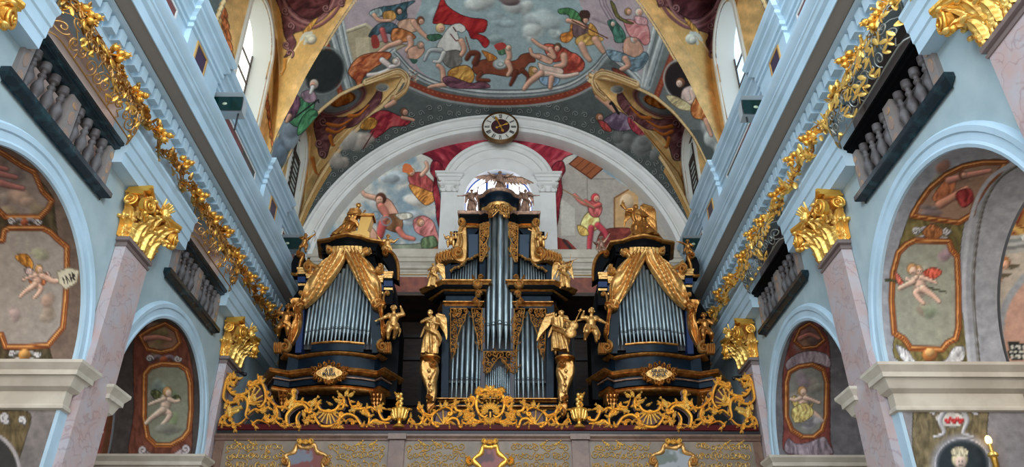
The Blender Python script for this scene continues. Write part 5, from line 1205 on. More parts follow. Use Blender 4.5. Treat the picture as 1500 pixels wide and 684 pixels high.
def organ_side(sg):
    XM=.11;Y=18.85;XCc=-4.0 if sg<0 else 2*XM+4.0
    lbl='organ case at the left with the inscription AVE MARIA' if sg<0 else 'organ case at the right with the inscription GRATIA PLENA'
    o=empty('organ_case',(XCc,19.4,6.5),lbl,'organ case','side organ cases flanking the main case')
    F=PXF(Y,sg,XM,bowf(XCc));FL=PXF(Y,sg,XM)
    mx=lambda x:x if sg<0 else 2*XM-x
    z=lambda y:zpx(y,Y,500)
    # body behind the fronts
    def slab(P,y0,y1,m,name,FF=None,par=o,bev=0): t=MB();t.prism(P,y0,y1,FF or FL,bev);return t.build(name,m,par,smooth=False)
    slab([(404,508),(404,456),(436,412),(446,404),(478,392),(478,364),(545,364),(552,392),(574,402),(584,470),(578,578),(400,578)],.35,1.3,EBOND,'case_body')
    # dark pier down to the gallery floor
    t=MB();x0,x1=sorted((mx(-5.2),mx(-2.7)));t.box((x0,19.0,6.5),(x1,20.2,z(576)));t.build('pedestal',EBOND,o,smooth=False)
    plan=[(-6.0,19.55),(-5.58,18.78),(-5.22,18.98),(-4.75,18.82),(-4.35,18.72),(-4.0,18.68),(-3.65,18.72),(-3.25,18.82),(-2.9,18.98),(-2.72,18.78),(-2.4,19.5)]
    def mo(z0,pr,m,name,sc=1,cap=True,pl=None):
        P=[(mx(-4.05+(x+4.05)*sc),y) for x,y in (pl or plan)]
        if sg>0:P=P[::-1]
        t=MB();t.mould(P,[(0,a) if False else (b_,a) for a,b_ in pr],z0,side=1);return t.build(name,m,o)
    g=[(-.05,-.3),(0,.0),(.02,.03),(.05,.05),(.07,.02),(.1,.05),(.12,.0),(.12,-.3)]
    pr=lambda h:[(a*h,b*1) for a,b in g]
    mo(z(572),[(-.06,-.5),(-.06,.0),(-.02,.05),(.02,.06),(.04,.02),(.07,.06),(.09,0),(.09,-.5)],OLDG,'lower_moulding',.94)
    mo(z(565),[(0,-.5),(0,0),(.28,-.02),(.28,-.5)],EBON,'lower_frieze',.95)
    mo(z(556),[(-.01,-.3),(-.01,.04),(.02,.05),(.02,-.3)],PATIN,'thin_fillet',.95)
    mo(z(550),[(-.02,-.5),(-.02,.0),(.01,.06),(.04,.10),(.06,.08),(.08,.1),(.11,.12),(.14,.1),(.14,-.5)],OLDG,'main_moulding',1.0)
    mo(z(541),[(0,-.5),(0,-.12),(.42,-.12),(.42,-.5)],EBON,'upper_frieze',.84)
    mo(z(520),[(-.02,-.5),(-.02,-.1),(.01,-.04),(.05,-.02),(.07,-.06),(.09,-.1),(.09,-.5)],OLDG,'pipe_rail',.88)
    mid=[p for p in plan if -5.1<p[0]<-2.9]
    mo(z(516),[(0,-.4),(0,-.02),(.2,-.02),(.2,-.4)],EBON,'pipe_board',.92,pl=mid)
    mo(z(505),[(-.01,-.3),(-.01,.0),(.01,.02),(.04,.02),(.05,0),(.05,-.3)],OLDG,'foot_fillet',.92,pl=mid)
    # posts beside the pipes
    for P in ([(432,516),(438,420),(448,420),(441,516)],[(545,516),(541,430),(552,430),(560,516)]): slab(P,.02,.4,BLUEP if P[0][0]<500 else EBON,'post')
    # pipes
    n=18;zt=[(443,430),(470,424),(507,384),(545,450)]
    for i in range(n):
        u=(i+.5)/n;px=442+104*u;x,_=XZ(px,500,Y);xx=mx(x);yb=Y+bowf(XCc)(xx)+.12
        ytop=np.interp(px,[440,470,490,505,509,525,540,548],[452,428,405,388,388,415,440,455])-8
        w=.045+.012*math.exp(-((u-.5)/.3)**2)
        pipe(o,xx,yb,z(503),z(487-3*math.cos((u-.5)*PI)+rnd(i)*2),z(ytop),w)
    t=MB();zz=z(488);P=[(mx(p[0]),p[1]+.2) for p in mid];P=P[::-1] if sg>0 else P
    t.mould([(x,y-.08) for x,y in P],[(0,0),(.03,0),(.03,.05),(0,.05)],zz,side=1);t.build('pipe_bar',BWOOD,o)
    slab([(436,506),(440,430),(470,400),(507,378),(535,400),(556,440),(556,506)],.28,.34,BWOOD,'pipe_backboard')
    # carved gilded curtain over the pipes
    t=MB();drape(t,[(511,371),(506,388),(494,408),(478,428),(462,443),(448,452)],[(492,370),(484,379),(472,386),(460,395),(449,412),(443,430),(440,447)],F,.07,4.5,.09,seed=1,m=30);t.build('carved_curtain',OLDG2,o)
    t=MB();drape(t,[(505,371),(510,388),(520,408),(530,426),(541,442),(550,456)],[(524,370),(533,379),(544,388),(553,400),(559,416),(560,434),(559,451)],F,.07,4.5,.09,seed=2,m=30);t.build('carved_curtain',OLDG2,o)
    t=MB()
    for k in range(8):
        a=492+k*5.4;t.prism([(a-2.6,366),(a+2.6,366),(a+2.6,375),(a,379),(a-2.6,375)],-.12,.0,F,.15)
    t.build('tassel_valance',OLDG2,o)
    # hanging drapery down the sides
    t=MB();drape(t,[(440,440),(444,462),(440,486),(430,506)],[(428,444),(430,466),(424,488),(420,508)],FL,.10,4,.06,seed=3);drape(t,[(426,440),(440,438),(448,446)],[(430,452),(440,456),(446,452)],FL,.14,3,.05);t.build('side_drapery',OLDG,o)
    t=MB();drape(t,[(548,444),(556,464),(558,486),(562,508)],[(562,444),(562,464),(566,488),(556,510)],FL,.10,4,.06,seed=4);drape(t,[(544,442),(556,438),(566,446)],[(546,454),(556,458),(564,452)],FL,.14,3,.05);t.build('side_drapery',OLDG,o)
    # scroll feet at the ends of the pipe rail
    for cx_,d in ((417,-1),(559,1)):
        t=MB();q=spir(cx_+2,510,9,-PI/2 if d>0 else -PI/2,-d*1.6,1.5);t.ribbon(q,[2.6*(1-.5*k/len(q)) for k in range(len(q))],.16,FL,-.06)
        for k in range(4): t.ribbon([(cx_+d*(4+k*3),504),(cx_+d*(5+k*3),512),(cx_+d*(4+k*3),519)],1.6,.14,FL,-.02)
        t.build('scroll_foot',OLDG2,o)
    # paired colonnettes with blue bands
    for P in ((437,392,447,447),(449,398,459,440),(549,404,561,440),(563,398,575,446)):
        a,b,c,d=P;p=slab([(a,d),(a,b+8),(c,b+8),(c,d)],-.02,.3,EBOND,'colonnette');slab([(a-.6,b+22),(a-.6,b+14),(c+.6,b+14),(c+.6,b+22)],-.035,.2,BLUEP,'blue_band',par=p)
        t=MB()
        for k,(e,y0) in enumerate(((1.5,b+1),(.6,b+4),(0,b+7))): t.prism([(a-e,y0+3),(a-e,y0),(c+e,y0),(c+e,y0+3)],-.07+.015*k,.3,FL)
        t.build('gilded_capital',OLDG2,p,smooth=False)
        slab([(a-.4,b+27),(a-.4,b+24),(c+.4,b+24),(c+.4,b+27)],-.03,.2,OLDG2,'gilded_collar',par=p)
    for cx_,d in ((444,-1),(566,1)):
        t=MB();q=cscroll((cx_,430),(cx_-d*1,448),3*d,3,0);t.ribbon(q,1.6,.09,FL,-.06);t.build('bracket_scroll',OLDG2,o)
    # big C scrolls of the pediment
    t=MB();q=cat([(480,364),(489,370),(490,380),(482,390),(470,394),(458,390),(452,384)],5);t.ribbon(q,[3.2]*len(q),.14,FL,-.05)
    q=spir(484,370,6,PI*.1,-1.4,1);t.ribbon(q,2,.15,FL,-.06);q=spir(453,395,7.5,-PI*.45,-1.5,1);t.ribbon(q,2,.15,FL,-.06);t.build('pediment_scroll',OLDG2,o)
    t=MB();q=cat([(544,368),(532,376),(531,388),(538,398),(548,402),(556,396),(560,390)],5);t.ribbon(q,[3.2]*len(q),.14,FL,-.05)
    q=spir(538,372,6,PI*.9,1.4,1);t.ribbon(q,2,.15,FL,-.06);q=spir(556,398,7,-PI*.5,1.5,1);t.ribbon(q,2,.15,FL,-.06);t.build('pediment_scroll',OLDG2,o)
    # upright horn brackets at the outer shoulders
    for Q in ([(436,368),(444,372),(440,384),(436,400),(426,400),(426,384),(430,374)],[(562,366),(572,368),(580,378),(583,392),(583,410),(572,404),(568,390),(560,378)]):
        slab(Q,.06,.42,EBOND,'shoulder_bracket');t=MB();c=Q[:4] if Q[0][0]<500 else Q[1:5];L=cat(Q[:5],5);t.ribbon(L,[1.4+1.4*math.sin(PI*k/len(L)) for k in range(len(L))],.1,FL,.06)
        q=spir(Q[0][0]+3,Q[0][1]+5,5,-PI/2,-1.4,.8);t.ribbon(q,1.4,.12,FL,.04);t.build('bracket_gilding',OLDG,o)
    # top cornice, bowed, black with gilded edges
    pl=[(-5.0,19.9),(-4.86,19.05),(-4.6,18.98),(-4.35,18.8),(-4.05,18.7),(-3.75,18.8),(-3.5,18.98),(-3.24,19.05),(-3.1,19.9)]
    mo(z(366),[(0,-.5),(0,-.02),(.1,-.02),(.1,-.5)],OLDG,'crown_band',.8,pl=pl)
    mo(z(363),[(.0,-.5),(0,.02),(.06,.05),(.12,.06),(.16,.1),(.2,.12),(.2,-.5)],EBOND,'crown_cornice',.88,pl=pl)
    mo(z(352),[(-.04,-.5),(-.04,.14),(.0,.2),(.05,.2),(.07,.17),(.07,-.5)],OLDG,'crown_edge',.92,pl=pl)
    t=MB();t.box((min(mx(-4.8),mx(-3.3)),19.1,z(366)),(max(mx(-4.8),mx(-3.3)),20.1,z(350)));t.build('crown_block',EBOND,o,smooth=False)
    # corbels below
    for P in ([(408,576),(424,576),(424,586),(420,598),(414,602),(410,590)],[(540,574),(562,574),(562,584),(556,600),(548,602),(542,590)]):
        t=MB();t.prism(P,-.05,.4,FL,.25);cx_=(P[0][0]+P[1][0])/2
        for k in (-1,0,1): leaf2(t,(cx_+k*6,576),PI/2+.1*k,20,5,.12,FL,-.04,0,3)
        t.build('corbel',OLDG,o)
    # cartouche with its inscription
    cx_=486;cy_=553;FC=F
    t=MB();E=[(cx_+22*math.cos(a)*(1+.08*math.cos(4*a)),cy_+12*math.sin(a)*(1+.1*math.cos(4*a))) for a in [2*PI*k/36 for k in range(36)]];t.prism(E,-.2,.1,F,.2);c_=t.build('cartouche',OLDG2,o)
    t=MB();rn=random.Random(5)
    for k in range(14):
        a=2*PI*k/14;px,py=cx_+22.5*math.cos(a),cy_+12.5*math.sin(a);q=spir(px,py,3.6,a,rn.choice((-1,1))*1.1,1);t.ribbon(q,1.5,.07,F,-.18)
    for a in (-PI/2,PI/2): leaf2(t,(cx_,cy_+math.sin(a)*12),a,6,4,.06,F,-.2,0,2)
    for d in (-1,1):
        leaf2(t,(cx_+d*20,cy_-4),-PI/2+d*1.4,9,4,.06,F,-.18,-d*1.5,3)
    t.build('carved_border',OLDG,c_)
    txt=(('AVE',-2.6),('MARIA',3.2)) if sg<0 else (('GRATIA',-2.6),('PLENA',3.2))
    for s_,dy in txt:
        cu=bpy.data.curves.new('lettering','FONT');cu.body=s_;cu.size=.115;cu.align_x='CENTER';cu.extrude=.006;cu.offset=.003
        tm=bpy.data.objects.new('tmp',cu);me=bpy.data.meshes.new_from_object(tm);bpy.data.objects.remove(tm);me.materials.clear();me.materials.append(BLACK);ob=bpy.data.objects.new('lettering',me);COL.objects.link(ob);ob.parent=c_
        p=F(cx_,cy_+dy+1.2,-.235);og=ORG[o.name];ob.location=p-og;ob.rotation_euler=(PI/2,0,0)
    return o
_r=random.Random(9)
def rnd(i): return _r.uniform(-.5,.5)
organ_side(-1);organ_side(1)
# ---- main case
def organ_main():
    XC=.18;Y=19.4
    o=empty('organ_case',(XC,19.9,6.5),'tall central organ case in front of the bright window, with the largest pipes','organ case')
    FA={q:PXF(Y,q,XC) for q in (-1,1)};z=lambda y:zpx(y,Y)
    X=lambda px,py=500:XZ(px,py,Y)[0]
    def both(fn,name,m,smooth=True,par=o):
        out=[]
        for q in (-1,1):
            t=MB();fn(t,FA[q]);out.append(t.build(name,m,par,smooth=smooth))
        return out
    sl=lambda P,y0,y1,name,m,bev=0:both(lambda t,F:t.prism(P,y0,y1,F,bev),name,m,False)
    t=MB();t.box((X(640)+.0,19.75,6.5),(2*XC-X(640),20.9,z(420)));t.box((X(660,400),19.75,z(420)),(2*XC-X(660,400),20.7,z(330)));t.build('case_body',EBOND,o,smooth=False)
    def mo(px0,corner,z0,pr,name,m,dy=.55):
        xl=X(px0);xc=X(corner);P=[(xl,Y+dy),(xc,Y),(X(703),Y),(X(703),Y+.3)]
        for q in (-1,1):
            Q=P if q<0 else [(2*XC-x,y) for x,y in P][::-1];t=MB();t.mould(Q,pr,z0,side=1);t.build(name,m,o)
    # plinth
    t=MB();P=[(X(640),Y+.6),(X(645),Y-.02),(2*XC-X(645),Y-.02),(2*XC-X(640),Y+.6)]
    t.mould(P,[(-.3,6.5),(0,6.5),(0,z(592)),(-.3,z(592))],0,side=1);t.build('plinth',EBON,o,smooth=False)
    for yy,nm in ((586,'base_moulding'),(597,'lower_base_moulding')):
        t=MB();t.mould(P,[(-.1,z(yy+4)),(.03,z(yy+4)),(.06,z(yy+2)),(.03,z(yy+1.4)),(.1,z(yy)),(.1,z(yy-1)),(-.1,z(yy-1.2))],0,side=1);t.build(nm,OLDG,o)
    # posts and frames
    sl([(646,586),(648,452),(658,452),(657,586)],-.03,.35,'outer_post',EBON);sl([(704,586),(705,452),(710.5,452),(710.5,586)],-.04,.35,'inner_post',mat('dark_brown_lacquer',(44,34,36),.3))
    sl([(657,587),(657,583),(704,583),(704,587)],-.02,.3,'sill_rail',EBON)
    sl([(710.5,452),(711,330),(713,330),(712,452)],.1,.4,'tower_edge',EBOND)
    t=MB();t.prism([(708,517),(708,512.5),(757,512.5),(757,517)],-.05,.3,FA[-1]);t.build('centre_rail',EBON,o,smooth=False)
    sl([(648,452),(648,446),(704,446),(704,452)],-.02,.4,'bay_lintel',EBON)
    # pipes: lower bays
    def row(xs,y0,ym,tops,r,dY=.12,q=None,fr_=None):
        for x,yt,rr in zip(xs,tops,r):
            for qq in ((-1,1) if q is None else (q,)):
                xx=XZ(x,y0,Y)[0];xx=xx if qq<0 else 2*XC-xx
                pipe(o,xx,Y+dY,z(y0),z(ym(x) if callable(ym) else ym),z(yt),rr)
    row([661,667.5,675,683,690.5,697.5,702],583,556,[522,500,476,455,466,498,512],[.036,.044,.055,.068,.055,.044,.032])
    sl([(656,558),(656,554.5),(705,554.5),(705,558)],.14,.2,'pipe_bar',BWOOD)
    sl([(656,584),(656,450),(705,450),(705,584)],.3,.33,'pipe_backboard',BWOOD)
    # big centre pipes
    for x,r in ((714.5,.066),(722.5,.08),(731.8,.096),(741,.08),(749,.066)):
        xx=XZ(x,505,Y)[0]+.0;pipe(o,xx,Y+.05-.1*math.exp(-((x-731.8)/10)**2),z(512),z(478),z(308+abs(x-731.8)*.3),r)
    t=MB();t.prism([(708,514),(708,330),(757,330),(757,514)],.3,.33,FA[-1]);t.build('pipe_backboard',BWOOD,o,smooth=False)
    t=MB();t.prism([(709,480),(709,477.5),(756,477.5),(756,480)],.1,.16,FA[-1]);t.build('pipe_bar',BWOOD,o,smooth=False)
    # small centre pipes below
    xs=[711.5+3.15*k for k in range(14)]
    for k,x in enumerate(xs):
        u=(k-6.5)/7;xx=XZ(x,590,Y)[0];pipe(o,xx,Y+.12,z(592),z(574-6*math.sqrt(max(0,1-u*u))+8),z(548-14*(1-abs(u))),.026)
    t=MB();t.prism([(708,600),(708,514),(757,514),(757,600)],.25,.28,FA[-1]);t.build('pipe_backboard',BWOOD,o,smooth=False)
    # filigree
    F=FA[-1];t=MB();filigree(t,[(709,516),(757,516),(757,546),(752,548),(745,538),(738,530),(732,524),(726,530),(719,540),(712,548),(709,546)],9,1.0,.05,F,-.03,3);t.build('openwork',OLDG2,o)
    for q in (-1,1):
        F=FA[q]
        for sd,P in ((1,[(660,453),(684,453),(681,470),(675,480),(670,494),(668,510),(662,528),(660,510)]),(2,[(691,453),(706,453),(706,516),(702,512),(699,492),(694,476)])):
            t=MB();filigree(t,P,7.6,.95,.05,F,-.03,sd+3);t.build('openwork',OLDG2,o)
    # lower cornice
    mo(640,650,0,[(-.2,z(449)),(.02,z(449)),(.06,z(447)),(.02,z(446)),(.09,z(444)),(.09,z(443)),(-.2,z(443))],'frieze_moulding',OLDG)
    mo(640,650,0,[(-.2,z(443)),(.0,z(443)),(.0,z(433)),(-.2,z(433))],'frieze',EBON)
    mo(632,650,0,[(-.2,z(433)),(.06,z(433)),(.1,z(430)),(.1,z(426)),(-.2,z(426))],'cornice_bed',EBOND)
    mo(628,650,0,[(-.2,z(429)),(.12,z(429.5)),(.16,z(428)),(.13,z(426.5)),(-.2,z(426))],'cornice_bead',OLDG)
    mo(622,650,0,[(-.2,z(426)),(.14,z(426)),(.2,z(422)),(.2,z(421)),(-.2,z(421))],'cornice_corona',EBOND)
    mo(617,650,0,[(-.2,z(421)),(.2,z(421.5)),(.24,z(419)),(.29,z(417.5)),(.29,z(416)),(-.2,z(415.5))],'cornice_edge',OLDG)
    # carved corner pieces where the cornice meets the tower
    def corner(t,F):
        for (x,y,r,tn) in ((699,420,7,1.4),(701,436,5,-1.3),(698,446,4,1.3),(704,412,4,-1)): t.ribbon(spir(x,y,r,0,tn,1),r*.34,.14,F,-.18)
        for (x,y,a) in ((696,416,-2.2),(700,428,1.2),(698,440,2),(702,448,1.4)): leaf2(t,(x,y),a,9,4,.12,F,-.18,.6,3)
    both(corner,'carved_corner',OLDG2)
    # upper side bays: small pipes under a sloping carved edge
    xs=[661.5+3.9*k for k in range(10)]
    for k,x in enumerate(xs):
        for q in (-1,1):
            xx=XZ(x,414,Y)[0];xx=xx if q<0 else 2*XC-xx;pipe(o,xx,Y+.3,z(417),z(414),z(392-k*2.3),.026+.0016*k)
    both(lambda t,F:[t.ribbon(cat([(659,396),(666,390),(672,389),(678,384),(684,378),(690,377),(696,373),(701,371)],4),[1.6+.8*math.sin(k*1.9) for k in range(29)],.09,F,.1)],'carved_edge',OLDG2)
    sl([(650,416),(650,388),(660,383),(660,416)],.1,.5,'side_post',EBON);sl([(658,397),(654,386),(668,381),(684,381),(684,330),(703,330),(703,368)],.14,.5,'blue_panel',EBON)
    sl([(702,416),(703,330),(712,330),(711,416)],.05,.4,'tower_post',EBON)
    sl([(686,378),(686,340),(700,340),(700,368)],.125,.16,'raised_panel',mat('navy_panel',(26,42,58),.25))
    # gilded openwork strips beside the big pipes
    both(lambda t,F:filigree(t,[(703,330),(716,326),(716,346),(712,356),(714,368),(706,384),(703,384)],6.4,1.0,.05,F,-.02,8),'openwork_strip',OLDG2)
    # upper cornice
    def upc(t,F,z0,pr): pass
    for nm,m,pts in (('upper_moulding',OLDG,[(-.3,z(331)),(.02,z(331)),(.06,z(329)),(.03,z(327.5)),(.08,z(326.5)),(-.3,z(326))]),('upper_frieze',EBOND,[(-.3,z(326)),(.05,z(326)),(.08,z(322)),(.16,z(318)),(.16,z(315)),(-.3,z(315))]),('upper_edge',PATIN,[(-.3,z(315)),(.18,z(315.5)),(.22,z(313)),(.22,z(311.5)),(-.3,z(311))])):
        for q in (-1,1):
            P=[(X(681,320),Y+.75),(X(681,320),Y+.1),(X(698,320),Y+.1),(X(704,320),Y+.2),(X(716,320),Y-.02)];P=P if q<0 else [(2*XC-x,y) for x,y in P][::-1]
            t=MB();t.mould(P,pts,0,side=1);t.build(nm,m,o)
    bow=[(X(707,300),Y+.8),(X(707,300),Y+.1),(X(714,300),Y-.0)]+[(XC+.34*math.sin(a),Y+.02-.3*math.cos(a)) for a in [-1.1+2.2*k/10 for k in range(11)]]+[(2*XC-X(714,300),Y),(2*XC-X(707,300),Y+.1),(2*XC-X(707,300),Y+.8)]
    for nm,m,pts in (('crown_gold_band',OLDG2,[(-.3,z(309)),(-.02,z(309)),(.03,z(306)),(.03,z(302.5)),(-.3,z(302))]),('crown_frieze',EBON,[(-.3,z(302)),(-.02,z(302)),(-.02,z(297)),(.04,z(294)),(.1,z(291.5)),(.1,z(290)),(-.3,z(290))]),('crown_edge',PATIN,[(-.3,z(290)),(.12,z(290)),(.17,z(287.5)),(.17,z(286)),(-.3,z(285.6))])):
        t=MB();t.mould(bow,pts,0,side=1);t.build(nm,m,o)
    t=MB();t.box((X(707,300),Y+.1,z(330)),(2*XC-X(707,300),Y+.8,z(286)));t.build('crown_block',EBON,o,smooth=False)
    t=MB();t.box((X(681,320),Y+.15,z(331)),(2*XC-X(681,320),Y+.75,z(312)));t.build('attic_block',EBON,o,smooth=False)
    F=lambda a,b,c:Vector((XC+.34*math.sin((a-729)/10.5),Y+.02-.3*math.cos((a-729)/10.5)+c,z(b)))
    t=MB();filigree(t,[(718,308),(740,308),(741,322),(735,324),(729,316),(723,324),(717,322)],5.2,.9,.05,F,-.02,12);t.build('crown_openwork',OLDG2,o)
    for q in (-1,1):      # little crenels
        t=MB();x=XC+q*.43;t.box((x-.1,Y+.2,z(286)),(x+.1,Y+.5,z(281)));t.build('crenel',PATIN,o,smooth=False)
    # shoulder volutes
    def vol(t,F):
        t.prism(cat([(673,330),(683,328),(683,380),(664,381),(650,383),(640,387),(637,380),(642,371),(654,366),(664,364),(670,350)],4,True),.0,.3,F,.06)
        q=cat([(680,330),(674,340),(676,354),(672,366),(660,368)],6);t.ribbon(q,[2+1*math.sin(PI*k/len(q)) for k in range(len(q))],.1,F,-.0)
        t.ribbon(spir(676,327,6.5,PI/2,-1.5,1.2),2,.14,F,-.0);t.ribbon(spir(671,372,9,PI*.6,1.7,1.6),2.4,.16,F,-.02)
        for k in range(6): t.ribbon(cat([(662-k*4.2,366+k*1.4),(659-k*4.1,374+k*1.2),(661-k*4.2,382+k*.5)],4),1.7,.1,F,-.02)
    both(vol,'shoulder_volute',OLDG2)
    return o
MAIN=organ_main()
# statue consoles on either side of the main case: S-scroll pedestals
for q in (-1,1):
    F=PXF(19.15,q,.18);x,zb=XZ(627,600,19.15);x=x if q<0 else .36-x
    o=empty('scroll_console',(x,19.3,6.5),'S-shaped gilded scroll console carrying the %s angel beside the main organ case'%('left' if q<0 else 'cello-playing'),'console','scroll consoles of the main organ case')
    t=MB();L=cat([(634,530),(626,531),(618,534),(616,544),(620,558),(625,572),(626,588)],6);R_=cat([(640,530),(642,540),(640,552),(638,566),(639,578),(636,590)],6)
    drape(t,[(617,530),(615,544),(620,560),(625,574),(624,590)],[(641,530),(643,544),(640,560),(640,576),(637,590)],F,.12,2,.03);t.ribbon(spir(636,536,6,PI,-1.5,1),1.8,.2,F,-.06);t.ribbon(spir(629,584,5,0,1.5,1),1.6,.18,F,-.06)
    for k in range(4): t.ell(F(629+k*.8,546+k*10,-.18),(.05,.04,.05))
    t.build('scroll_body',OLDG2,o)
    t=MB();xx=XZ(630,526,19.15)[0];xx=xx if q<0 else .36-xx;zt=XZ(630,530,19.15)[1]
    t.lathe([(.2,zt-.05),(.26,zt+.0),(.2,zt+.04),(.27,zt+.08),(.27,zt+.12),(.1,zt+.13)],(xx,19.15,0),20);t.build('top_slab',OLDG,o)
    t=MB();drape(t,[(625,592),(624,600),(628,610)],[(638,592),(639,602),(634,612)],F,.12,2,.05);t.build('foot_leaf',OLDG,o)
    t=MB();x0,x1=sorted((x-.22,x+.22));t.box((x0,19.3,6.5),(x1,19.7,zt-.05));t.build('backing_post',EBOND,o,smooth=False)
# ------------------------------------------------------------------ carved figures
def hand(mb,w,d,H,side=1):
    d=Vector(d).normalized();a=d.cross(Vector((0,1,0)));a=a.normalized() if a.length>.1 else Vector((1,0,0));n=d.cross(a)
    mb.ell(Vector(w)+d*.03*H,(.026*H,.014*H,.036*H),Matrix((a,n,d)).transposed(),8,6)
    for k in range(4):
        L=(.045,.052,.048,.038)[k]*H;p=Vector(w)+d*.055*H+a*(-.018+.012*k)*H;q=p+d*L*.6+n*.004*H;mb.cap(p,q,.0085*H,.008*H,6);mb.cap(q,q+(d*.5+n*.8)*L*.5,.008*H,.006*H,6)
    p=Vector(w)+a*side*.022*H+d*.02*H;mb.cap(p,p+(d*.6+a*side*.8)*.035*H,.010*H,.007*H,6)
def wing(par,root,dirv,up,L,m,fold=0,n=9):
    """feathered wing: rows of overlapping tapered feathers fanned between dirv and up"""
    t=MB();root=Vector(root);dv=Vector(dirv).normalized();uv=Vector(up).normalized();nr=dv.cross(uv).normalized()
    if fold:
        for row,(ln,off) in enumerate(((1.,0),(.62,.03),(.36,.06))):
            for k in range(8):
                u=k/7;p=root+dv*L*.42*u+uv*L*(.28-.1*u-.0*row);d=(-uv+dv*(.55-.35*u)).normalized();l=L*ln*(.75+.3*u);M=Matrix((d.cross(nr).normalized(),nr,d)).transposed();t.ell(p+d*l*.5+nr*L*off,(L*.07,L*.025,l*.55),M,7,5)
        t.tube([root,root+uv*L*.3+dv*L*.1,root+uv*L*.24+dv*L*.4],[L*.07,L*.09,L*.05],8);return t.build('wing',m,par)
    t.tube([root,root+dv*L*.3+uv*L*.08,root+dv*L*.62+uv*L*.02,root+dv*L*.9-uv*L*.06],[L*.07,L*.075,L*.05,L*.02],8)
    for row,(ln,off) in enumerate(((.62,0),(.4,.02),(.24,.04))):
        for k in range(n):
            u=k/(n-1);p=root+dv*L*(.1+.72*u)+uv*L*(.03-.04*u);d=(dv*(.15+.95*u)-uv*(1-.55*u)).normalized();l=L*ln*(.65+.45*u)
            M=Matrix((d.cross(nr).normalized(),nr,d)).transposed();t.ell(p+d*l*.5+nr*L*off,(L*.08,L*.022,l*.6),M,7,5)
    return t.build('wing',m,par)
def figure(base,H,m,label,cat_,group=None,J={},putto=False,robe=None,wings=(),hairc=None,name='carved_angel',seed=0,flip=1,extra=None,Yd=0,sash=True,hm=None):
    b=Vector(base);o=empty(name,b,label,cat_,group);rn=random.Random(seed)
    D=dict(pelvis=(0,0,.50),chest=(0,0,.69),neck=(0,0,.80),head=(0,-.01,.885),sL=(-.115,0,.765),sR=(.115,0,.765),eL=(-.19,-.03,.62),eR=(.19,-.03,.62),hL=(-.15,-.12,.52),hR=(.15,-.12,.52),
        pL=(-.06,0,.47),pR=(.06,0,.47),kL=(-.07,-.04,.26),kR=(.07,-.06,.26),fL=(-.08,.0,.03),fR=(.08,.0,.03))
    if putto: D.update(pelvis=(0,0,.40),chest=(0,0,.58),neck=(0,0,.70),head=(0,-.02,.84),sL=(-.12,0,.67),sR=(.12,0,.67),eL=(-.22,-.02,.58),eR=(.22,-.02,.58),hL=(-.3,-.05,.62),hR=(.3,-.05,.62),pL=(-.07,0,.37),pR=(.07,0,.37),kL=(-.1,-.06,.2),kR=(.1,-.06,.2),fL=(-.1,.02,.03),fR=(.1,.02,.03))
    D.update(J)
    P={k:Vector((v[0]*flip*H,v[1]*H,v[2]*H))+b for k,v in D.items()}
    f=1.38 if putto else 1;g=1.3 if putto else 1
    t=MB();hr=(.082 if putto else .062)*H
    t.ell(P['chest'],(.098*f*H,.07*f*H,.10*H));t.ell(P['pelvis'],(.088*f*H,.07*f*H,.075*f*H));t.cap(P['pelvis'],P['chest'],.078*f*H,.085*f*H,12)
    if putto: t.ell((P['pelvis']+P['chest'])/2+Vector((0,-.035*H,0)),(.085*H,.07*H,.085*H))
    t.cap(P['chest']+Vector((0,0,.06*H)),P['neck'],.05*H,.034*f*H);t.cap(P['neck'],P['head']-Vector((0,0,.02*H)),.033*f*H,.034*f*H)
    t.ell(P['head'],(hr*.8,hr*.92,hr*1.08),None,14,10);fd=(D.get('face') and Vector(D['face']) or Vector((0,-1,-.12)));fd=Vector((fd.x*flip,fd.y,fd.z)).normalized();rt=fd.cross(Vector((0,0,1))).normalized();upv=rt.cross(fd)
    hc=P['head'];t.cap(hc+fd*hr*.85+upv*hr*.2,hc+fd*hr*1.08-upv*hr*.14,hr*.10,hr*.15,6)      # nose
    t.ell(hc+fd*hr*.62-upv*hr*.62,(hr*.38,hr*.36,hr*.32));t.ell(hc+fd*hr*.84-upv*hr*.42,(hr*.22,hr*.12,hr*.08))   # chin, mouth
    for q in (-1,1):
        t.ell(hc+fd*hr*.72+upv*hr*.26+rt*q*hr*.34,(hr*.24,hr*.16,hr*.09));t.ell(hc+rt*q*hr*.8,(hr*.1,hr*.16,hr*.22));t.ell(hc+fd*hr*.55+rt*q*hr*.42-upv*hr*.2,hr*.3)
    for s_ in 'LR':
        t.cap(P['chest']+Vector((0,0,.07*H)),P['s'+s_],.05*f*H,.044*f*H);t.cap(P['s'+s_],P['e'+s_],.041*f*g*H,.031*f*g*H);t.cap(P['e'+s_],P['h'+s_],.031*f*g*H,.020*f*g*H);hand(t,P['h'+s_],P['h'+s_]-P['e'+s_],H*(1.1 if putto else 1),1 if s_=='R' else -1)
        t.cap(P['pelvis'],P['p'+s_],.07*f*H,.064*f*H);t.cap(P['p'+s_],P['k'+s_],.060*f*g*H,.042*f*g*H);t.cap(P['k'+s_],P['f'+s_]+Vector((0,0,.02*H)),.041*f*g*H,.024*f*g*H);t.cap(P['f'+s_]+Vector((0,.01*H,0)),P['f'+s_]+Vector((0,-.08*H,-.012*H)),.024*f*H,.018*f*H)
    ob=t.build('body',m,o);md=ob.modifiers.new('remesh','REMESH');md.mode='VOXEL';md.voxel_size=.0135*H;md.use_smooth_shade=True
    sm=ob.modifiers.new('smooth','SMOOTH');sm.factor=.5;sm.iterations=2
    t=MB()    # curls
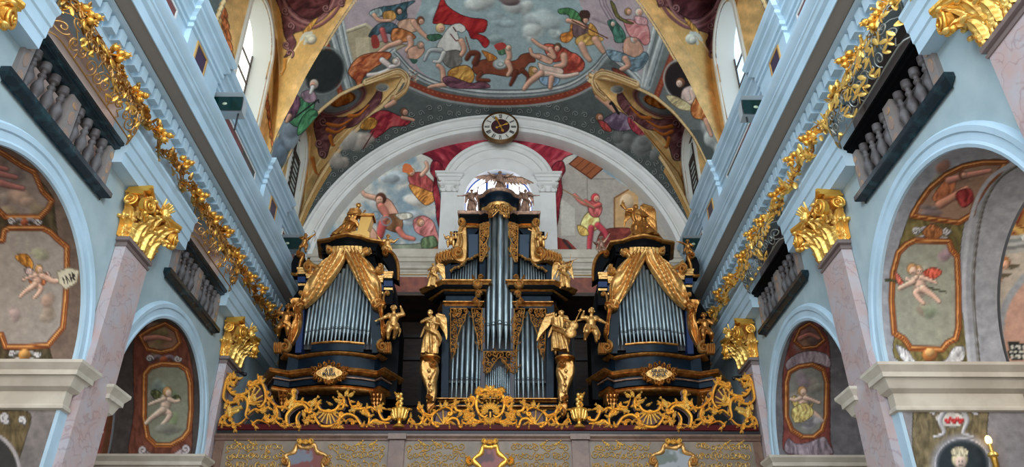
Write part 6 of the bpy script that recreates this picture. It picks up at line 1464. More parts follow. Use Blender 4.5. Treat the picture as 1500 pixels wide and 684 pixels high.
    for k in range(26 if not putto else 34):
        a=rn.uniform(0,6.3);e=rn.uniform(-.35,1.4);d=(rt*math.cos(a)*math.cos(e)-fd*math.sin(a)*math.cos(e)+upv*math.sin(e)).normalized()
        if d.dot(fd)>.45: continue
        t.ell(hc+d*hr*.88,hr*rn.uniform(.2,.32),None,6,4)
    t.build('hair',m if hm is None else hm,o)
    if robe:
        r0,r1,zt,zb,ple=robe[:5];sway=robe[5] if len(robe)>5 else 0;t=MB();n=64
        rings=[]
        K=18;tz=P['neck'].z-.02*H if zt is None else b.z+zt*H
        for i in range(K+1):
            u=i/K;z_=tz+(b.z+zb*H-tz)*u;cxy=P['chest'].lerp(P['pelvis'],min(1,u*2)) if u<.5 else P['pelvis'].lerp((P['fL']+P['fR'])/2,(u-.5)*2)
            wst=1-.28*math.exp(-((u-.38)/.12)**2);ra=(r0+(r1-r0)*u)*H*wst;am=.04+.16*u
            rings.append([Vector((cxy.x+flip*sway*H*u*u+ra*math.cos(a)*(1+am*math.sin(ple*a+3*math.sin(2*u+seed)+seed)),cxy.y+ra*.72*math.sin(a)*(1+am*math.sin(ple*a+3*math.sin(2*u+seed)+seed)),z_+.02*H*u*math.sin(3*a+seed))) for a in [2*PI*j/n for j in range(n)]])
        t.loft(rings);t.build('robe',m,o)
    if sash:
        t=MB();c0=P['pelvis'];pts=[c0+Vector((flip*-.13*H,-.02*H,.10*H)),c0+Vector((0,-.11*H,.02*H)),c0+Vector((flip*.12*H,-.06*H,-.03*H)),c0+Vector((flip*.19*H,.0,-.14*H)),c0+Vector((flip*.16*H,.02,-.26*H))]
        for k in range(3): t.tube([p+Vector((0,-.012*H*k,-.028*H*k)) for p in pts],[.02*H,.03*H,.034*H,.03*H,.012*H],7)
        t.tube([c0+Vector((-flip*.13*H,-.02*H,.10*H)),c0+Vector((-flip*.17*H,.04*H,.0)),c0+Vector((-flip*.21*H,.05*H,-.1*H))],[.022*H,.035*H,.01*H],7)
        t.build('sash',m,o)
    for w_ in wings:
        dv,up,L=w_[:3];fo=w_[3] if len(w_)>3 else 0;wing(o,(P['sL'] if dv[0]*1<0 else P['sR'])*.5+P['chest']*.5+Vector((0,.07*H,.05*H)),dv,up,L*H,m,fo)
    if extra: extra(o,P,H,b)
    return o
def at(px,py,Y): x,z_=XZ(px,py,Y);return Vector((x,Y,z_))
def hgt(px,y0,y1,Y): return XZ(px,y0,Y)[1]-XZ(px,y1,Y)[1]
TG='gilded figures on the organ'
def trumpet(dx):
    def f(o,P,H,b):
        t=MB();a=P['head']+Vector((0,-.07*H,-.03*H));e=a+Vector((dx*.55*H,-.05*H,.36*H));t.tube([a,a.lerp(e,.6),a.lerp(e,.86),e],[.012*H,.014*H,.02*H,.055*H],10);t.build('trumpet',MATS['patinated_gilding'],o)
    return f
Yt=19.45
figure(at(732,285.5,19.45),hgt(732,249,284,19.45)*1.04,PATIN,'winged angel with spread wings standing on the very top of the main organ case','statue',J=dict(eL=(-.22,-.05,.72),hL=(-.34,-.08,.80),eR=(.23,-.04,.70),hR=(.36,-.05,.76)),robe=(.12,.17,None,.01,9),wings=(((-1,.1,.22),(0,0,1),.52),((1,.1,.02),(0,0,1),.72)),seed=1)
figure(at(690,311,Yt),hgt(690,276,311,Yt),PATIN,'trumpet-blowing angel on the upper cornice left of the bright window','statue',J=dict(eR=(.2,-.08,.78),hR=(.22,-.14,.86),eL=(-.24,0,.70),hL=(-.42,-.03,.66)),robe=(.11,.15,None,.02,8,.02),wings=(((1,.1,-.1),(.3,0,1),.36,1),((-1,.1,-.3),(-.1,0,1),.34,1)),seed=2,extra=trumpet(1))
figure(at(770,311,Yt),hgt(770,276,311,Yt),PATIN,'trumpet-blowing angel on the upper cornice right of the bright window','statue',J=dict(eL=(-.2,-.08,.78),hL=(-.22,-.14,.86),eR=(.24,0,.70),hR=(.42,-.03,.68)),robe=(.11,.15,None,.02,8,-.02),wings=(((-1,.1,-.1),(-.3,0,1),.36,1),((1,.1,-.3),(.1,0,1),.45,1)),seed=3,extra=trumpet(-1))
def flute(o,P,H,b):
    t=MB();a=P['head']+Vector((.02*H,-.09*H,-.05*H));t.tube([a,a+Vector((.2*H,-.03*H,-.02*H)),a+Vector((.5*H,-.05*H,.02*H))],[.018*H,.02*H,.045*H],8);t.build('pipe_instrument',OLDG2,o)
def flute2(o,P,H,b):
    t=MB();a=P['head']+Vector((-.02*H,-.09*H,-.05*H));t.tube([a,a+Vector((-.2*H,-.03*H,.02*H)),a+Vector((-.5*H,-.05*H,.18*H))],[.018*H,.02*H,.045*H],8);t.build('pipe_instrument',OLDG2,o)
sit=dict(kL=(-.12,-.2,.33),kR=(.12,-.2,.33),fL=(-.1,-.22,.06),fR=(.13,-.2,.06),pL=(-.07,0,.36),pR=(.07,0,.36))
figure(at(660,367,19.25),hgt(660,340,367,19.25)*1.1,OLDG2,'naked cherub with a small wind instrument seated on the left shoulder volute','statue',J={**sit,'hR':(.2,-.14,.72),'eR':(.22,-.08,.58),'hL':(-.28,-.1,.66)},putto=True,seed=4,name='carved_cherub',extra=flute,sash=False)
figure(at(792,367,19.25),hgt(792,340,367,19.25)*1.1,OLDG2,'naked cherub with a small wind instrument seated on the right shoulder volute','statue',J={**sit,'hL':(-.2,-.14,.72),'eL':(-.22,-.08,.58),'hR':(.28,-.1,.72)},putto=True,seed=5,name='carved_cherub',extra=flute2,sash=False)
figure(at(634,422,19.35),hgt(634,385,422,19.35)*1.03,OLDG2,'small gilded angel standing on the left end of the main case cornice','statue',J=dict(eL=(-.18,-.06,.64),hL=(-.08,-.15,.68),hR=(.1,-.15,.6),head=(-.03,-.02,.885)),robe=(.12,.15,None,.05,8,-.04),wings=(((1,.1,.1),(.1,0,1),.6,1),),seed=6)
def violin(o,P,H,b):
    t=MB();a=P['neck']+Vector((.05*H,-.11*H,.0));d=Vector((.9,-.1,.35)).normalized();M=d.to_track_quat('Z','Y').to_matrix()
    t.ell(a+d*.07*H,(.06*H,.02*H,.07*H),M,10,6);t.ell(a+d*.17*H,(.05*H,.02*H,.055*H),M,10,6);t.tube([a+d*.2*H,a+d*.4*H],[.012*H,.01*H],6);t.build('violin',OLDG2,o)
    t=MB();t.tube([a+Vector((.12*H,-.05*H,-.12*H)),a+Vector((.18*H,-.05*H,.3*H))],.006*H,5);t.build('bow',OLDG,o)
figure(at(826,424,19.35),hgt(826,381,424,19.35)*1.02,OLDG2,'small gilded angel playing a violin on the right end of the main case cornice','statue',J=dict(eR=(.2,-.1,.68),hR=(.26,-.16,.8),hL=(.04,-.2,.68),eL=(-.14,-.12,.62)),robe=(.12,.14,None,.05,8,.04),wings=(((-1,.1,.1),(-.1,0,1),.5,1),((1,.1,.1),(.1,0,1),.45,1)),seed=7,extra=violin)
hc_=hgt(629,453,522,19.1)
figure(at(630,521,19.1),hc_,OLDG2,'large robed angel with folded arms standing on the left scroll console','statue',J=dict(eL=(-.2,-.1,.66),hL=(-.02,-.16,.72),eR=(.17,-.1,.62),hR=(.0,-.17,.64),head=(-.05,-.03,.89),face=(-.5,-1,-.1)),robe=(.13,.15,None,.03,9,-.02),wings=(((1,.12,.0),(.1,0,1),.44,1),),seed=8)
def cello(o,P,H,b):
    c=P['pelvis']+Vector((.24*H,-.17*H,-.02*H));d=Vector((.42,-.05,.9)).normalized();M=Matrix((Vector((.9,0,-.42)).normalized(),Vector((0,1,0)),d)).transposed()
    t=MB();t.ell(c-d*.07*H,(.125*H,.04*H,.12*H),M,14,8);t.ell(c+d*.09*H,(.095*H,.04*H,.095*H),M,14,8);t.ell(c,(.08*H,.042*H,.1*H),M,12,8);cb=t.build('cello',OLDG2,o)
    t=MB();t.tube([c+d*.12*H+Vector((0,-.03*H,0)),c+d*.42*H],[.018*H,.013*H],7);t.ell(c+d*.45*H,(.03*H,.02*H,.03*H));t.ell(c+d*.43*H+Vector((.03*H,0,0)),.014*H);t.ell(c+d*.43*H-Vector((.03*H,0,0)),.014*H);t.build('neck',OLDG,cb)
    t=MB();
    for k in (-1,1): t.tube([c-d*.08*H+Vector((k*.012*H,-.055*H,0)),c+d*.4*H+Vector((k*.006*H,-.02*H,0))],.003*H,4)
    t.build('string',BWOOD,cb)
figure(at(820,521,19.1),hc_*1.0,OLDG2,'large winged angel playing a cello on the right scroll console','statue',J=dict(head=(.06,-.02,.89),face=(.5,-1,-.25),eR=(.24,-.1,.66),hR=(.40,-.2,.66),eL=(-.12,-.12,.60),hL=(.08,-.24,.46),kR=(.12,-.1,.26),fR=(.16,-.08,.03)),robe=(.13,.15,None,.10,9,-.03),wings=(((-1,.12,.0),(.15,0,1),.5,1),((1,.12,.2),(.2,0,1),.3,1)),seed=9,extra=cello)
# crowning groups of the side cases
def console(o,P,H,b):
    t=MB();x0=b.x+.18*H;t.prism([(x0-.3*H,b.z),(x0+.28*H,b.z),(x0+.28*H,b.z+.14*H),(x0+.22*H,b.z+.2*H),(x0+.30*H,b.z+.58*H),(x0+.04*H,b.z+.56*H),(x0-.0*H,b.z+.2*H),(x0-.3*H,b.z+.12*H)],b.y-.14,b.y+.2);t.build('organ_desk',mat('warm_gilding2',(206,160,88),.4,.8,bump=.2),o,smooth=False)
    t=MB();t.box((x0-.02*H,b.y-.2,b.z+.57*H),(x0+.34*H,b.y+.24,b.z+.63*H));t.build('desk_top',OLDG,o,smooth=False)
H_=hgt(515,292,347,18.98)
figure(at(512,349.5,18.98)-Vector((0,0,.07)),H_,OLDG,'robed gilded figure bending over a desk on top of the left organ case','statue',J=dict(head=(.12,-.03,.91),chest=(.05,-.02,.70),neck=(.09,-.02,.82),sL=(-.05,0,.78),sR=(.16,0,.76),eL=(-.08,-.1,.64),hL=(.14,-.16,.62),eR=(.22,-.08,.62),hR=(.27,-.12,.66),kL=(-.12,-.15,.3),kR=(.0,-.16,.3),fL=(-.17,-.1,.05),fR=(-.05,-.12,.05),face=(.7,-1,-.3)),robe=(.13,.2,None,.06,8,-.07),seed=10,name='carved_musician',extra=console)
def tablet(o,P,H,b):
    t=MB();c=P['hL'];t.tube([c+Vector((-.02*H,0,.08*H)),c+Vector((-.04*H,0,-.02*H)),c+Vector((.02*H,-.02*H,-.14*H))],[.012*H,.05*H,.02*H],8);t.build('horn',OLDG,o)
    t=MB();
    for k in range(5): t.tube([b+Vector(((-.3+.14*k)*H,-.05*H,.04*H+.03*H*(k%2))),b+Vector(((-.2+.14*k)*H,-.16*H,.10*H)),b+Vector(((-.05+.13*k)*H,-.05*H,.05*H))],[.03*H,.05*H,.02*H],7)
    t.build('cloud_folds',OLDG,o)
figure(at(938,352,18.98)-Vector((0,0,.07)),hgt(935,296,352,18.98)*1.02,OLDG,'winged gilded figure with one arm raised, seated on top of the right organ case','statue',J=dict(eL=(-.24,-.06,.76),hL=(-.30,-.08,.92),hR=(.0,-.18,.60),eR=(.19,-.1,.60),head=(-.03,-.02,.89),kL=(-.1,-.2,.28),kR=(.14,-.18,.28),fL=(-.12,-.16,.04),fR=(.2,-.14,.05),pelvis=(.03,0,.42),pL=(-.03,0,.4),pR=(.09,0,.4)),robe=(.14,.26,None,.04,9,.06),wings=(((1,.1,.0),(.2,0,1),.7,1),((-1,.1,.15),(0,0,1),.4,1)),seed=11,name='carved_prophet',extra=tablet)
def bowx(o,P,H,b):
    t=MB();c=P['hR'];t.tube([c+Vector((0,0,.25*H)),c+Vector((.1*H,0,.1*H)),c+Vector((.06*H,0,-.05*H)),c+Vector((.12*H,0,-.2*H)),c+Vector((.1*H,0,-.3*H))],.014*H,6);t.build('bow',OLDG,o)
    t=MB();e=b+Vector((.85*H,-.05*H,.05*H));t.tube([c+Vector((0,0,.25*H)),c.lerp(e,.5),e],.006*H,4);t.build('cord',OLDG,o)
PT='cherubs on the side organ cases'
def pt(px,y0,y1,Y,lb,J,seed,m=OLDG,ex=None,**k):
    figure(at(px,y1,Y),hgt(px,y0,y1,Y)*1.03,m,lb,'statue',PT,J=J,putto=True,seed=seed,name='carved_cherub',extra=ex,**k)
pt(444,341,370,19.2,'cherub drawing a bow on the outer shoulder of the left organ case',dict(hR=(.34,-.08,.80),eR=(.22,-.05,.72),hL=(-.05,-.12,.72),eL=(-.2,-.05,.70),kL=(-.12,-.1,.22),fL=(-.2,.05,.05)),20,OLDG,bowx,sash=False)
pt(566,342,375,19.1,'cherub on the inner shoulder of the left organ case, arms flung wide',dict(hL=(-.36,-.08,.78),hR=(.34,-.05,.66),fR=(.05,0,.03)),21,OLDG2)
pt(882,345,376,19.1,'cherub lifting both arms on the inner shoulder of the right organ case',dict(hL=(-.3,-.1,.60),hR=(.3,-.08,.92),eR=(.2,-.04,.76)),22,PATIN)
pt(1010,350,376,19.2,'cherub pointing left on the outer shoulder of the right organ case',dict(hL=(-.46,-.08,.76),eL=(-.26,-.05,.72),hR=(.2,-.1,.5),fL=(-.14,-.1,.08)),23,OLDG)
pt(415,444,494,18.9,'dark gold cherub clutching the drapery left of the left organ pipes',dict(hR=(.34,-.08,.52),eR=(.2,-.08,.60),hL=(-.2,.0,.84),eL=(-.24,-.02,.68),kL=(-.12,-.12,.22),fL=(-.16,.1,.06),head=(.03,-.04,.85)),24,OLDG)
pt(574,446,498,18.8,'bright cherub reaching to the drapery right of the left organ pipes',dict(hL=(-.36,-.06,.52),eL=(-.2,-.08,.58),hR=(.18,.0,.84),eR=(.24,-.02,.68),kR=(.12,-.16,.24),fR=(.04,.06,.06),head=(-.02,-.04,.85)),25,OLDG2)
pt(868,450,502,18.8,'bright cherub reaching to the drapery left of the right organ pipes',dict(hR=(.36,-.06,.50),eR=(.2,-.08,.58),hL=(-.2,.0,.78),eL=(-.24,-.02,.66),kL=(-.14,-.14,.24),fL=(-.18,.05,.08),head=(.02,-.04,.85)),26,OLDG2)
pt(1036,456,502,18.9,'dark gold cherub clutching the drapery right of the right organ pipes',dict(hL=(-.36,-.06,.55),eL=(-.2,-.08,.58),hR=(.26,.0,.70),kR=(.12,-.12,.22),fR=(.16,.1,.06)),27,OLDG)
# ------------------------------------------------------------------ gallery parapet and its gilded openwork
YG=18.2
SEC2=[(-1,0),(-.92,.6),(-.62,1),(-.3,.5),(0,.38),(.3,.5),(.62,1),(.92,.6),(1,0)]
zg=lambda y:zpx(y,YG,717)
t=MB();t.sweep([(-6.45,YG,0),(6.45,YG,0)],[(0,-1,0)]*2,[(0,0,1)]*2,[(-.3,zg(632)),(.06,zg(632)),(.10,zg(631)),(.06,zg(628.5)),(.10,zg(624)),(.04,zg(622.5)),(-.3,zg(622))]);rail=t.build('gallery_rail',REDW,smooth=False);lab(rail,'long dark red rail on top of the gallery parapet','rail')
t=MB();t.box((-6.45,YG-.06,zg(636)),(6.45,YG+.3,zg(632)));b_=t.build('black_ledge',BLACK,smooth=False);lab(b_,'thin black ledge under the dark red gallery rail','ledge')
t=MB();t.sweep([(-6.47,YG,0),(6.47,YG,0)],[(0,-1,0)]*2,[(0,0,1)]*2,[(-.2,4.9),(.0,4.9),(.0,zg(646)),(.03,zg(645.5)),(.04,zg(643)),(.09,zg(640)),(.09,zg(637)),(.02,zg(636)),(-.2,zg(636))]);struct(t.build('wall_parapet',PARM,smooth=False))
t=MB();
for a,b in ((570,592),(838,862)):
    x0,x1=XZ(a,660,YG)[0],XZ(b,660,YG)[0];t.box((x0,YG-.06,4.9),(x1,YG+.1,zg(646)));t.box((x0-.04,YG-.12,zg(645)),(x1+.04,YG+.1,zg(637)))
struct(t.build('trim_62',PARM,smooth=False))
PB=mat('greenish_stone_panel',(134,116,98),.5,rgb2=(116,102,86),scale=3)
def pan(i,x0,x1,cx,label,shape):
    F=PXF(YG-.015,-1);o=empty('parapet_panel',(XZ((x0+x1)/2,684,YG)[0],YG,4.95),label,'panel','painted panels of the gallery parapet')
    X0,X1=XZ(x0,660,YG)[0],XZ(x1,660,YG)[0];t=MB();t.box((X0,YG-.012,4.95),(X1,YG,zg(647)));t.build('ground',PB,o,smooth=False)
    rn=random.Random(i);sc=MB();lf=MB()
    y_=[655,668,682,697]
    for r_ in range(4):
        n=int((x1-x0)/8.5)
        for k in range(n):
            px=x0+8+(x1-x0-16)*k/(n-1)+rn.uniform(-2,2);py=y_[r_]+rn.uniform(-2,2)
            if abs(px-cx)<(38 if r_<3 else 10): 
                if abs(px-cx)<32: continue
            q=spir(px,py,rn.uniform(4.5,6.5),rn.uniform(0,6.3),rn.choice((-1,1))*1.2,1);sc.ribbon(q,.8,.02,F)
            leaf2(lf,(q[0][0],q[0][1]),rn.uniform(0,6.3),rn.uniform(4,8),2,.025,F,0,1,2)
    for d in (-1,1):
        for u in (.33,.42): leaf2(lf,(cx+d*(x1-x0)*u*.92,652),-PI/2+d*1.3,14,4,.03,F,0,-d*.8,3)
    s1=sc.build('scroll_relief',mat('relief_gilding',(206,166,96),.4,.7,bump=.2),o);s1['kind']='stuff';l1=lf.build('leaf_relief',GOLDB,o);l1['kind']='stuff'
    # cartouche frame and painted field
    S=lambda L:[(cx+a,b) for a,b in L]+[(cx-a,b) for a,b in reversed(L)]
    inner=S(shape);t=MB();t.prism(cat(inner,5,True),-.02,0,F);pf=t.build('painted_field',mat(['dim_blue_red_picture','dim_red_picture','dim_green_picture'][i],[(110,112,120),(92,66,66),(104,110,100)][i],.6,rgb2=[(120,62,54),(142,86,80),(150,150,150)][i],scale=2.2,lo=.48,hi=.54,detail=2),o,smooth=False)
    t=MB();L=cat(inner+[inner[0]],5);t.ribbon(L,[2.7+1.5*math.sin(k*.45)**2 for k in range(len(L))],.06,F);
    for d in (-1,1):
        t.ribbon(spir(cx+d*29,676,6.5,-PI/2,d*1.5,1.2),1.8,.07,F,-.02)
    t.build('cartouche_frame',GOLD if i==1 else OLDG2,o)
    t=MB()
    for k in range(7): leaf2(t,(cx,651),-PI/2+(k-3)*.42,8.5,3,.05,F,-.05,0,1)
    for d in (-1,1): t.ribbon(spir(cx+d*9,647,4,PI/2,d*1.4,1),1.4,.07,F,-.04)
    t.build('crest_shell',GOLDB,o)
pan(0,327,568,448,'left parapet panel of gilt scrolls with a blue and red picture',[(6,656),(13,652),(17,662),(30,668),(24,680),(26,696)])
pan(1,594,836,717.5,'middle parapet panel of gilt scrolls with a dark red picture in a bright frame',[(4,655),(10,654),(13,664),(24,674),(14,684),(10,694)])
pan(2,864,1104,986,'right parapet panel of gilt scrolls with a grey-green picture',[(6,656),(13,652),(17,662),(30,668),(24,680),(26,696)])
def scrollwork(label,strokes,leaves,plates,q,name='gilded_scrollwork',group='gilded openwork pieces along the gallery rail',xo=0,extra=None):
    F=PXF(YG-.02,q,.005);xs=[p[0] for s_ in strokes for p in s_[0]];cx=(min(xs)+max(xs))/2;x,z_=XZ(cx,622,YG);x=x if q<0 else .01-x
    o=empty(name,(x,YG-.02,zg(622)),label,'openwork',group)
    g=MB();e=MB();lf=MB();rn=random.Random(int(cx))
    for P,w,c0,c1 in strokes:
        L=cat(P,6);n=len(L)
        def curl(p,pp,sg,r):
            d=math.atan2(p[1]-pp[1],p[0]-pp[0]);return spir(p[0]+r*math.cos(d+sg*PI/2),p[1]+r*math.sin(d+sg*PI/2),r,d-sg*PI/2,sg*1.15,r*.25)[1:]
        if c1: L=L+curl(L[-1],L[-3],1 if c1>0 else -1,abs(c1))
        if c0: L=list(reversed(curl(L[0],L[2],1 if c0>0 else -1,abs(c0))))+L
        W=taper(len(L),w*1.25,.45,.45);g.ribbon(L,W,.07,F,-.04,SEC2);e.ribbon(L,[a*1.25+.7 for a in W],.02,F,.02)
        for k in range(2,n-2,4):       # flame-like rocaille edge
            a=math.atan2(L[k+1][1]-L[k-1][1],L[k+1][0]-L[k-1][0]);sd=rn.choice((-1,1));leaf2(lf,L[k],a+sd*.8,rn.uniform(6.5,10.5),3.7,.06,F,-.03,sd*.6,3)
    for x_,y_,a,Ln,w,cu in leaves: leaf2(lf,(x_,y_),a,Ln*1.05,w*1.35,.08,F,-.03,cu,4);
    for Pt,(ax,ay),n,w in plates:
        Q=cat(Pt,5,True);e.prism(Q,-.01,.04,F)
        A=cat(Pt,8,True)
        for k in range(n):
            p=A[int(k*len(A)/n)];g.ribbon([(ax,ay),((ax+p[0])/2,(ay+p[1])/2),p],[w*.4,w*.9,w],.05,F,-.02)
        pl=g
    g.add(lf.v,lf.f);g.build('scroll_carving',GOLDB,o);e.build('dark_backing',REDEDGE,o)
    if extra: extra(o,F)
    return o
CORNER=[([(339,550),(334,557),(331,569),(329,584),(336,591),(346,590)],1.6,2,-3),([(337,560),(335,569),(342,578),(354,579.5),(364,575),(370,568)],1.8,0,0),([(370,566),(383,562),(389,572),(390,587),(383,597),(377,595.5)],1.7,4,0),
 ([(350,582),(361,584),(364,595.5),(361,609),(364,614.5)],1.9,-3.5,0),([(321.5,625),(326,613),(333,610),(340,614)],1.6,0,2.5),([(327,622),(336,625),(346,623),(354,626)],1.5,2,0),([(364,609),(374,601),(384,603),(393,598.5),(396,595)],1.6,0,0),([(344,624),(354,621),(362,613)],1.6,-2.5,0),
 ([(389,613),(393,619),(403,616),(408,607),(402,592.6),(393,584),(391.6,576.5)],1.6,2.5,2),([(384,558),(378,564),(370,567)],1.3,-3.4,0),([(340,556),(348,556),(346,562)],1.2,0,1.5),([(372,622),(380,617),(392,621),(396,626)],1.2,-2,0)]
CLEAF=[(356,597,2.7,26,7,.3),(338,612,-1.8,22,6,.6),(345,568,-2.2,14,5,-.4),(375,590,-2.0,16,5,.5),(330,600,-1.3,14,4,.3),(340,618,1.0,10,4,.2),(384,606,-.6,12,3.6,-.5),(334,566,-.9,9,3.4,0)]
CPL=[([(366,572),(380,568),(386,580),(384,592),(374,594),(368,584)],(364,592),9,1.3)]
LEFT=[([(396,588),(408,597),(418,595.5),(421,586)],1.6,2,0),([(413.5,603),(422,592),(431,584),(430,575)],2.4,0,2),([(408,606),(405,617),(413.5,625)],1.8,0,-1.5),([(422,624),(421,610),(431,598.5),(444,594),(451.5,600)],1.9,-1.5,3),([(412,600),(430,591),(446,590),(456,597),(457,603)],1.5,0,3.5),
 ([(437,626),(435.5,613),(441,604)],1.8,-2,0),([(461,610),(470,624),(483,625.5),(496.6,620),(499,607)],1.7,2,2),([(466,592),(470,601),(482,604),(492.6,601),(499,592)],1.6,-2,2),([(504.5,582),(505,592),(502,601)],1.6,0,0),([(511,584),(516,596),(526,595)],1.4,0,-2),([(514,598),(526,600.5),(536,598)],1.5,0,0),
 ([(498,626),(497,616),(508.5,608),(521.6,612),(530,625)],1.7,2,-2),([(507,622),(510,616),(517,616),(519,621)],1.2,0,2),([(528,626),(540,622),(541,608),(535,602)],1.6,0,-2),([(537,627),(549,617),(558,620),(571,621)],1.9,0,0),([(556,598),(556,606),(562,616),(571,615)],1.6,1.5,-2),([(535,601),(544,598),(553,604)],1.5,0,0),([(447,625),(452,616),(458,620)],1.6,0,0)]
LLEAF=[(424,600,-1.1,26,6,-.5),(430,598,-.6,16,5,.4),(456,598,-1.2,20,5,.6),(452,624,-1.9,12,4,.4),(444,603,1.2,12,4,.4),(500,596,-1.9,14,4.5,.2),(504,584,-2.6,14,4,.7),(506,582,-1.2,11,4,.2),(510,582,-.4,12,4,-.6),(488,594,-2.9,10,3,.6),(512,604,-.5,18,5,.3),(540,612,-2.2,12,4,.4),(548,620,.2,18,4.5,-.3),(552,602,-.9,14,4.5,.3),(500,590,-2.9,14,4,.8),(446,618,-.2,12,4,.3),(404,610,-1.7,12,4,0),(528,604,.4,10,4,0)]
LPL=[([(466,606),(482,609),(497,606),(494,618),(482,622),(470,618)],(482,600),11,1.5)]
MID=[([(597,622),(601,614),(606,618.5),(609,623),(617,621),(621,607),(616,598)],1.6,0,-2.5),([(623,607),(631.5,609),(638,602)],1.4,-1.5,0),([(643,601),(634,610),(634,621),(640,626)],1.7,0,-2),([(643,602),(652.5,598),(661,601),(662,607)],1.6,0,3),([(655,619),(662,614),(670,616),(673.6,626)],1.6,-2,-1.5),([(666,592),(669,602),(682,603),(692,595),(695,586)],1.7,1.5,-3.4),
 ([(686,609),(690,618),(698,621),(712,618)],1.8,2,0),([(676,618),(682,622),(692,622)],1.4,0,0),([(620,624),(626,614),(632,620)],1.3,0,0),([(676,606),(684,604),(690,608)],1.4,0,0)]
MLEAF=[(616,600,-1.9,10,4,.4),(609,622,-2.4,9,3.4,.3),(618,622,.1,12,3.6,.2),(652,598,-1.5,10,4,0),(648,600,-2.1,9,3.4,.4),(690,612,2.7,14,4,.3),(694,617,2.5,14,4,.3),(684,602,1.9,12,4,.3),(678,603,2.2,12,4,.2),(690,600,-2.4,12,4,.3),(667,596,-1.4,8,3,.4),(668,624,-2.6,10,3,0),(700,622,2.8,12,3.6,.2)]
MPL=[([(640,606),(652,602),(660,608),(652,612),(646,616),(646,623),(638,620)],(650,622),9,1.3)]
def urn(q):
    F=PXF(YG-.02,q,.005);x=XZ(585,622,YG)[0];x=x if q<0 else .01-x;z0=zg(627.5);s_=(zg(573)-z0)/1.0
    o=empty('gilded_urn',(x,YG-.05,z0),'small gilded urn with flowers on the gallery rail, %s of the centre cartouche'%('left' if q<0 else 'right'),'urn','gilded urns on the gallery rail')
    t=MB();t.lathe([(.14,0),(.15,.02),(.1,.07),(.05,.1),(.045,.16),(.08,.2),(.15,.26),(.17,.34),(.19,.42),(.21,.45),(.17,.46),(.1,.46)],(x,YG-.05,z0),18);t.build('bowl',GOLD,o)
    t=MB();
    for d in (-1,1): t=MB();t.ribbon(cscroll((585+d*8,602),(585+d*9,614),-d*3*(1),2,1.5),1,.06,F,-.03);leaf2(t,(585+d*10,602),-PI/2+d*1.1,9,3.6,.07,F,-.04,d*.8,3);t.build('handle',GOLDB,o)
    t=MB();rn=random.Random(3)
    for k in range(9): leaf2(t,(585+rn.uniform(-5,5),600-k*2.4),-PI/2+rn.uniform(-1,1),10-.4*k,3.4,.07,F,-.05,rn.uniform(-.8,.8),3)
    for k in range(7): t.ell(F(585+rn.uniform(-5,5),600-k*3.4,-.1),.045)
    for k in range(12): a=2*PI*k/12;t.cap((x+.13*math.cos(a),YG-.05+.13*math.sin(a),z0+.22),(x+.19*math.cos(a),YG-.05+.19*math.sin(a),z0+.4),.03,.02,5)
    t.build('flower_bunch',GOLDB,o)
for q,sd in ((-1,'left'),(1,'right')):
    scrollwork('tall gilded rocaille at the %s end of the gallery rail beside the pilaster'%sd,CORNER,CLEAF,CPL,q)
    scrollwork('gilded openwork with a shell basin under the %s organ case'%sd,LEFT,LLEAF,LPL,q)
    urn(q)
    scrollwork('gilded scrolls between the %s urn and the centre cartouche'%sd,MID,MLEAF,MPL,q)
# centre cartouche
CEN=[]
for d in (-1,1):
    m_=lambda L:[(718.3+d*a,b) for a,b in L]
    CEN+=[(m_([(2,574),(10,573),(18,581),(20.5,593),(17,606),(9,612),(4,609)]),2.0,d*-2.6,0),(m_([(8,577),(12,580)]),1.4,0,d*-3.5),(m_([(30,585),(25,587),(25,594),(32,600)]),1.6,d*2.5,0),(m_([(5,618),(12,619),(22,617),(30,611)]),1.8,0,d*2)]
CL=[];
for k in range(11):
    a=-PI/2+(k-5)*.36;CL.append((718.3+3.5*math.cos(a),604+3*math.sin(a),a,14.5,3.6,0))
for k in range(7):
    a=PI/2+(k-3)*.44;CL.append((718.3+3*math.cos(a),613+2*math.sin(a),a,9 if k!=3 else 13,3.2,0))
for d in (-1,1):
    for k in range(5): CL.append((718.3+d*16,574,-PI/2+d*.5+(k-2)*.6,6,2.6,0));
    CL+=[(718.3+d*7,577,PI/2-d*.4,9,3.4,0),(718.3+d*22,610,-.4 if d>0 else PI+.4,10,3.4,0),(718.3+d*25,603,-.9 if d>0 else PI+.9,9,3.2,0),(718.3+d*2,572,-PI/2+d*.5,7,3,0)]
def fin(o,F):
    t=MB();t.ell(F(718.3,569,-.06),(.05,.05,.06));t.ell(F(718.3,573,-.06),(.035,.035,.06))
    for k in range(4): t.ell(F(718.3,606+k*2.2,-.09),(.035,.03,.03))
    for d in (-1,1): t.ell(F(718.3+d*16,574,-.06),(.06,.04,.06))
    t.build('finial',GOLD,o)
scrollwork('large gilded cartouche with a palm fan inside a ring at the centre of the rail',CEN,CL,[],-1,name='gilded_cartouche',extra=fin)
# organ player's things just visible through the openwork
t=MB();t.box((XZ(664,616,18.6)[0],18.55,6.95),(XZ(772,616,18.6)[0],18.75,7.02));t.box((XZ(664,616,18.6)[0]+.1,18.58,6.5),(XZ(772,616,18.6)[0]-.1,18.72,6.95));lab(t.build('music_desk',BWOOD,smooth=False),'dark wooden desk behind the centre cartouche of the rail','desk')
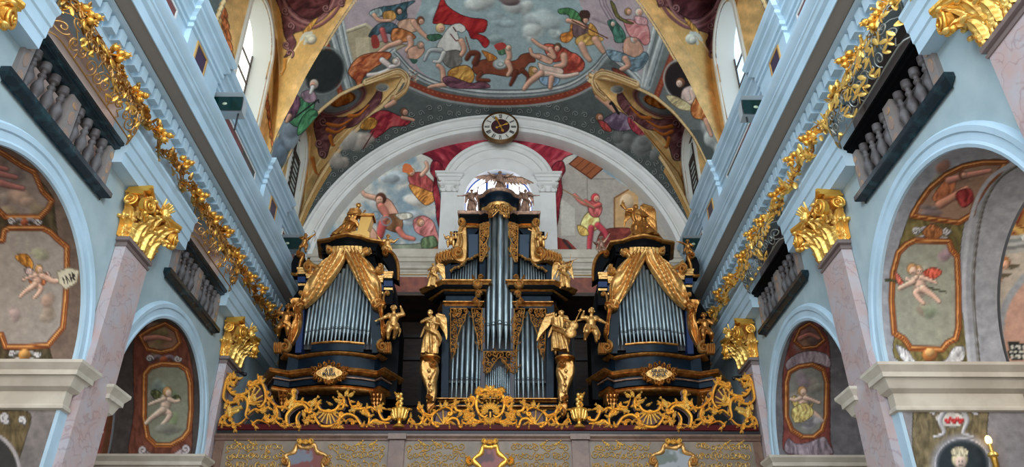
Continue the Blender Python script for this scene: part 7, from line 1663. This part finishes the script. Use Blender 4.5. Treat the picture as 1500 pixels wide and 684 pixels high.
# sconce lamp in the right chapel
c=hit('X',7.9,1476,650);o=empty('wall_sconce',(c.x,12.0,c.z-.4),'lit gilded wall sconce at the lower right edge','lamp')
y0=12.0
MB().tube([(c.x,y0-.02,c.z-.45),(c.x-.02,y0-.16,c.z-.3),(c.x-.03,y0-.2,c.z-.1)],[.03,.04,.05],8).build('arm',GOLD,o)
t=MB();t.lathe([(.03,c.z-.12),(.08,c.z-.08),(.07,c.z-.04),(.03,c.z-.02),(.03,c.z+.1)],(c.x-.03,y0-.2,0),12);t.build('candle_cup',GOLDB,o)
MB().ell((c.x-.03,y0-.2,c.z+.16),(.05,.05,.075)).build('lit_bulb',mat('warm_bulb',(255,214,140),.3,emit=2.5),o)
# ------------------------------------------------------------------ light
w=bpy.data.worlds.new('sky');SC.world=w;w.use_nodes=True;nt=w.node_tree;bg=nt.nodes['Background']
tc=nt.nodes.new('ShaderNodeTexCoord');sx=nt.nodes.new('ShaderNodeSeparateXYZ');mr=nt.nodes.new('ShaderNodeMapRange');rp=nt.nodes.new('ShaderNodeValToRGB')
mr.inputs[1].default_value=-1;mr.inputs[2].default_value=1
e=rp.color_ramp.elements;e[0].position=.0;e[0].color=(.34,.28,.23,1);e[1].position=1;e[1].color=(.60,.82,1.08,1)
k=e.new(.5);k.color=(.74,.86,1,1)
nt.links.new(tc.outputs['Generated'],sx.inputs[0]);nt.links.new(sx.outputs['Z'],mr.inputs[0]);nt.links.new(mr.outputs[0],rp.inputs[0]);nt.links.new(rp.outputs[0],bg.inputs[0])
bg.inputs[1].default_value=1.25
def area(name,loc,tgt,size,sy_,power,col):
    l=bpy.data.lights.new(name,'AREA');l.shape='RECTANGLE';l.size=size;l.size_y=sy_;l.energy=power;l.color=col
    o=bpy.data.objects.new(name,l);COL.objects.link(o);o.location=loc;o.rotation_euler=(Vector(tgt)-Vector(loc)).to_track_quat('-Z','Y').to_euler();return o
area('window_light',(-5.6,4,15),(2,17,9),3,4,520,(.78,.92,1))  # added fill lamp high on the left, out of view; no window modelled there
area('window_light',(5.6,4,15),(-2,17,9),3,4,520,(.8,.94,1))  # added fill lamp opposite, high right and out of view, also without a window
area('nave_daylight',(0,-3,8),(0,19,11),8,8,620,(1,.95,.88))  # added fill lamp behind the camera for soft frontal light
for s_ in (-1,1):
    for y_ in (9.7,15.6):
        area('chapel_window_light',(s_*10.6,y_-1.2,8.2),(s_*8,y_+2,6.2),1.2,1.2,130 if y_<12 else 40,(1,.93,.84))  # added fill lamps that brighten the dark chapel paintings
SC.view_settings.exposure=0.42
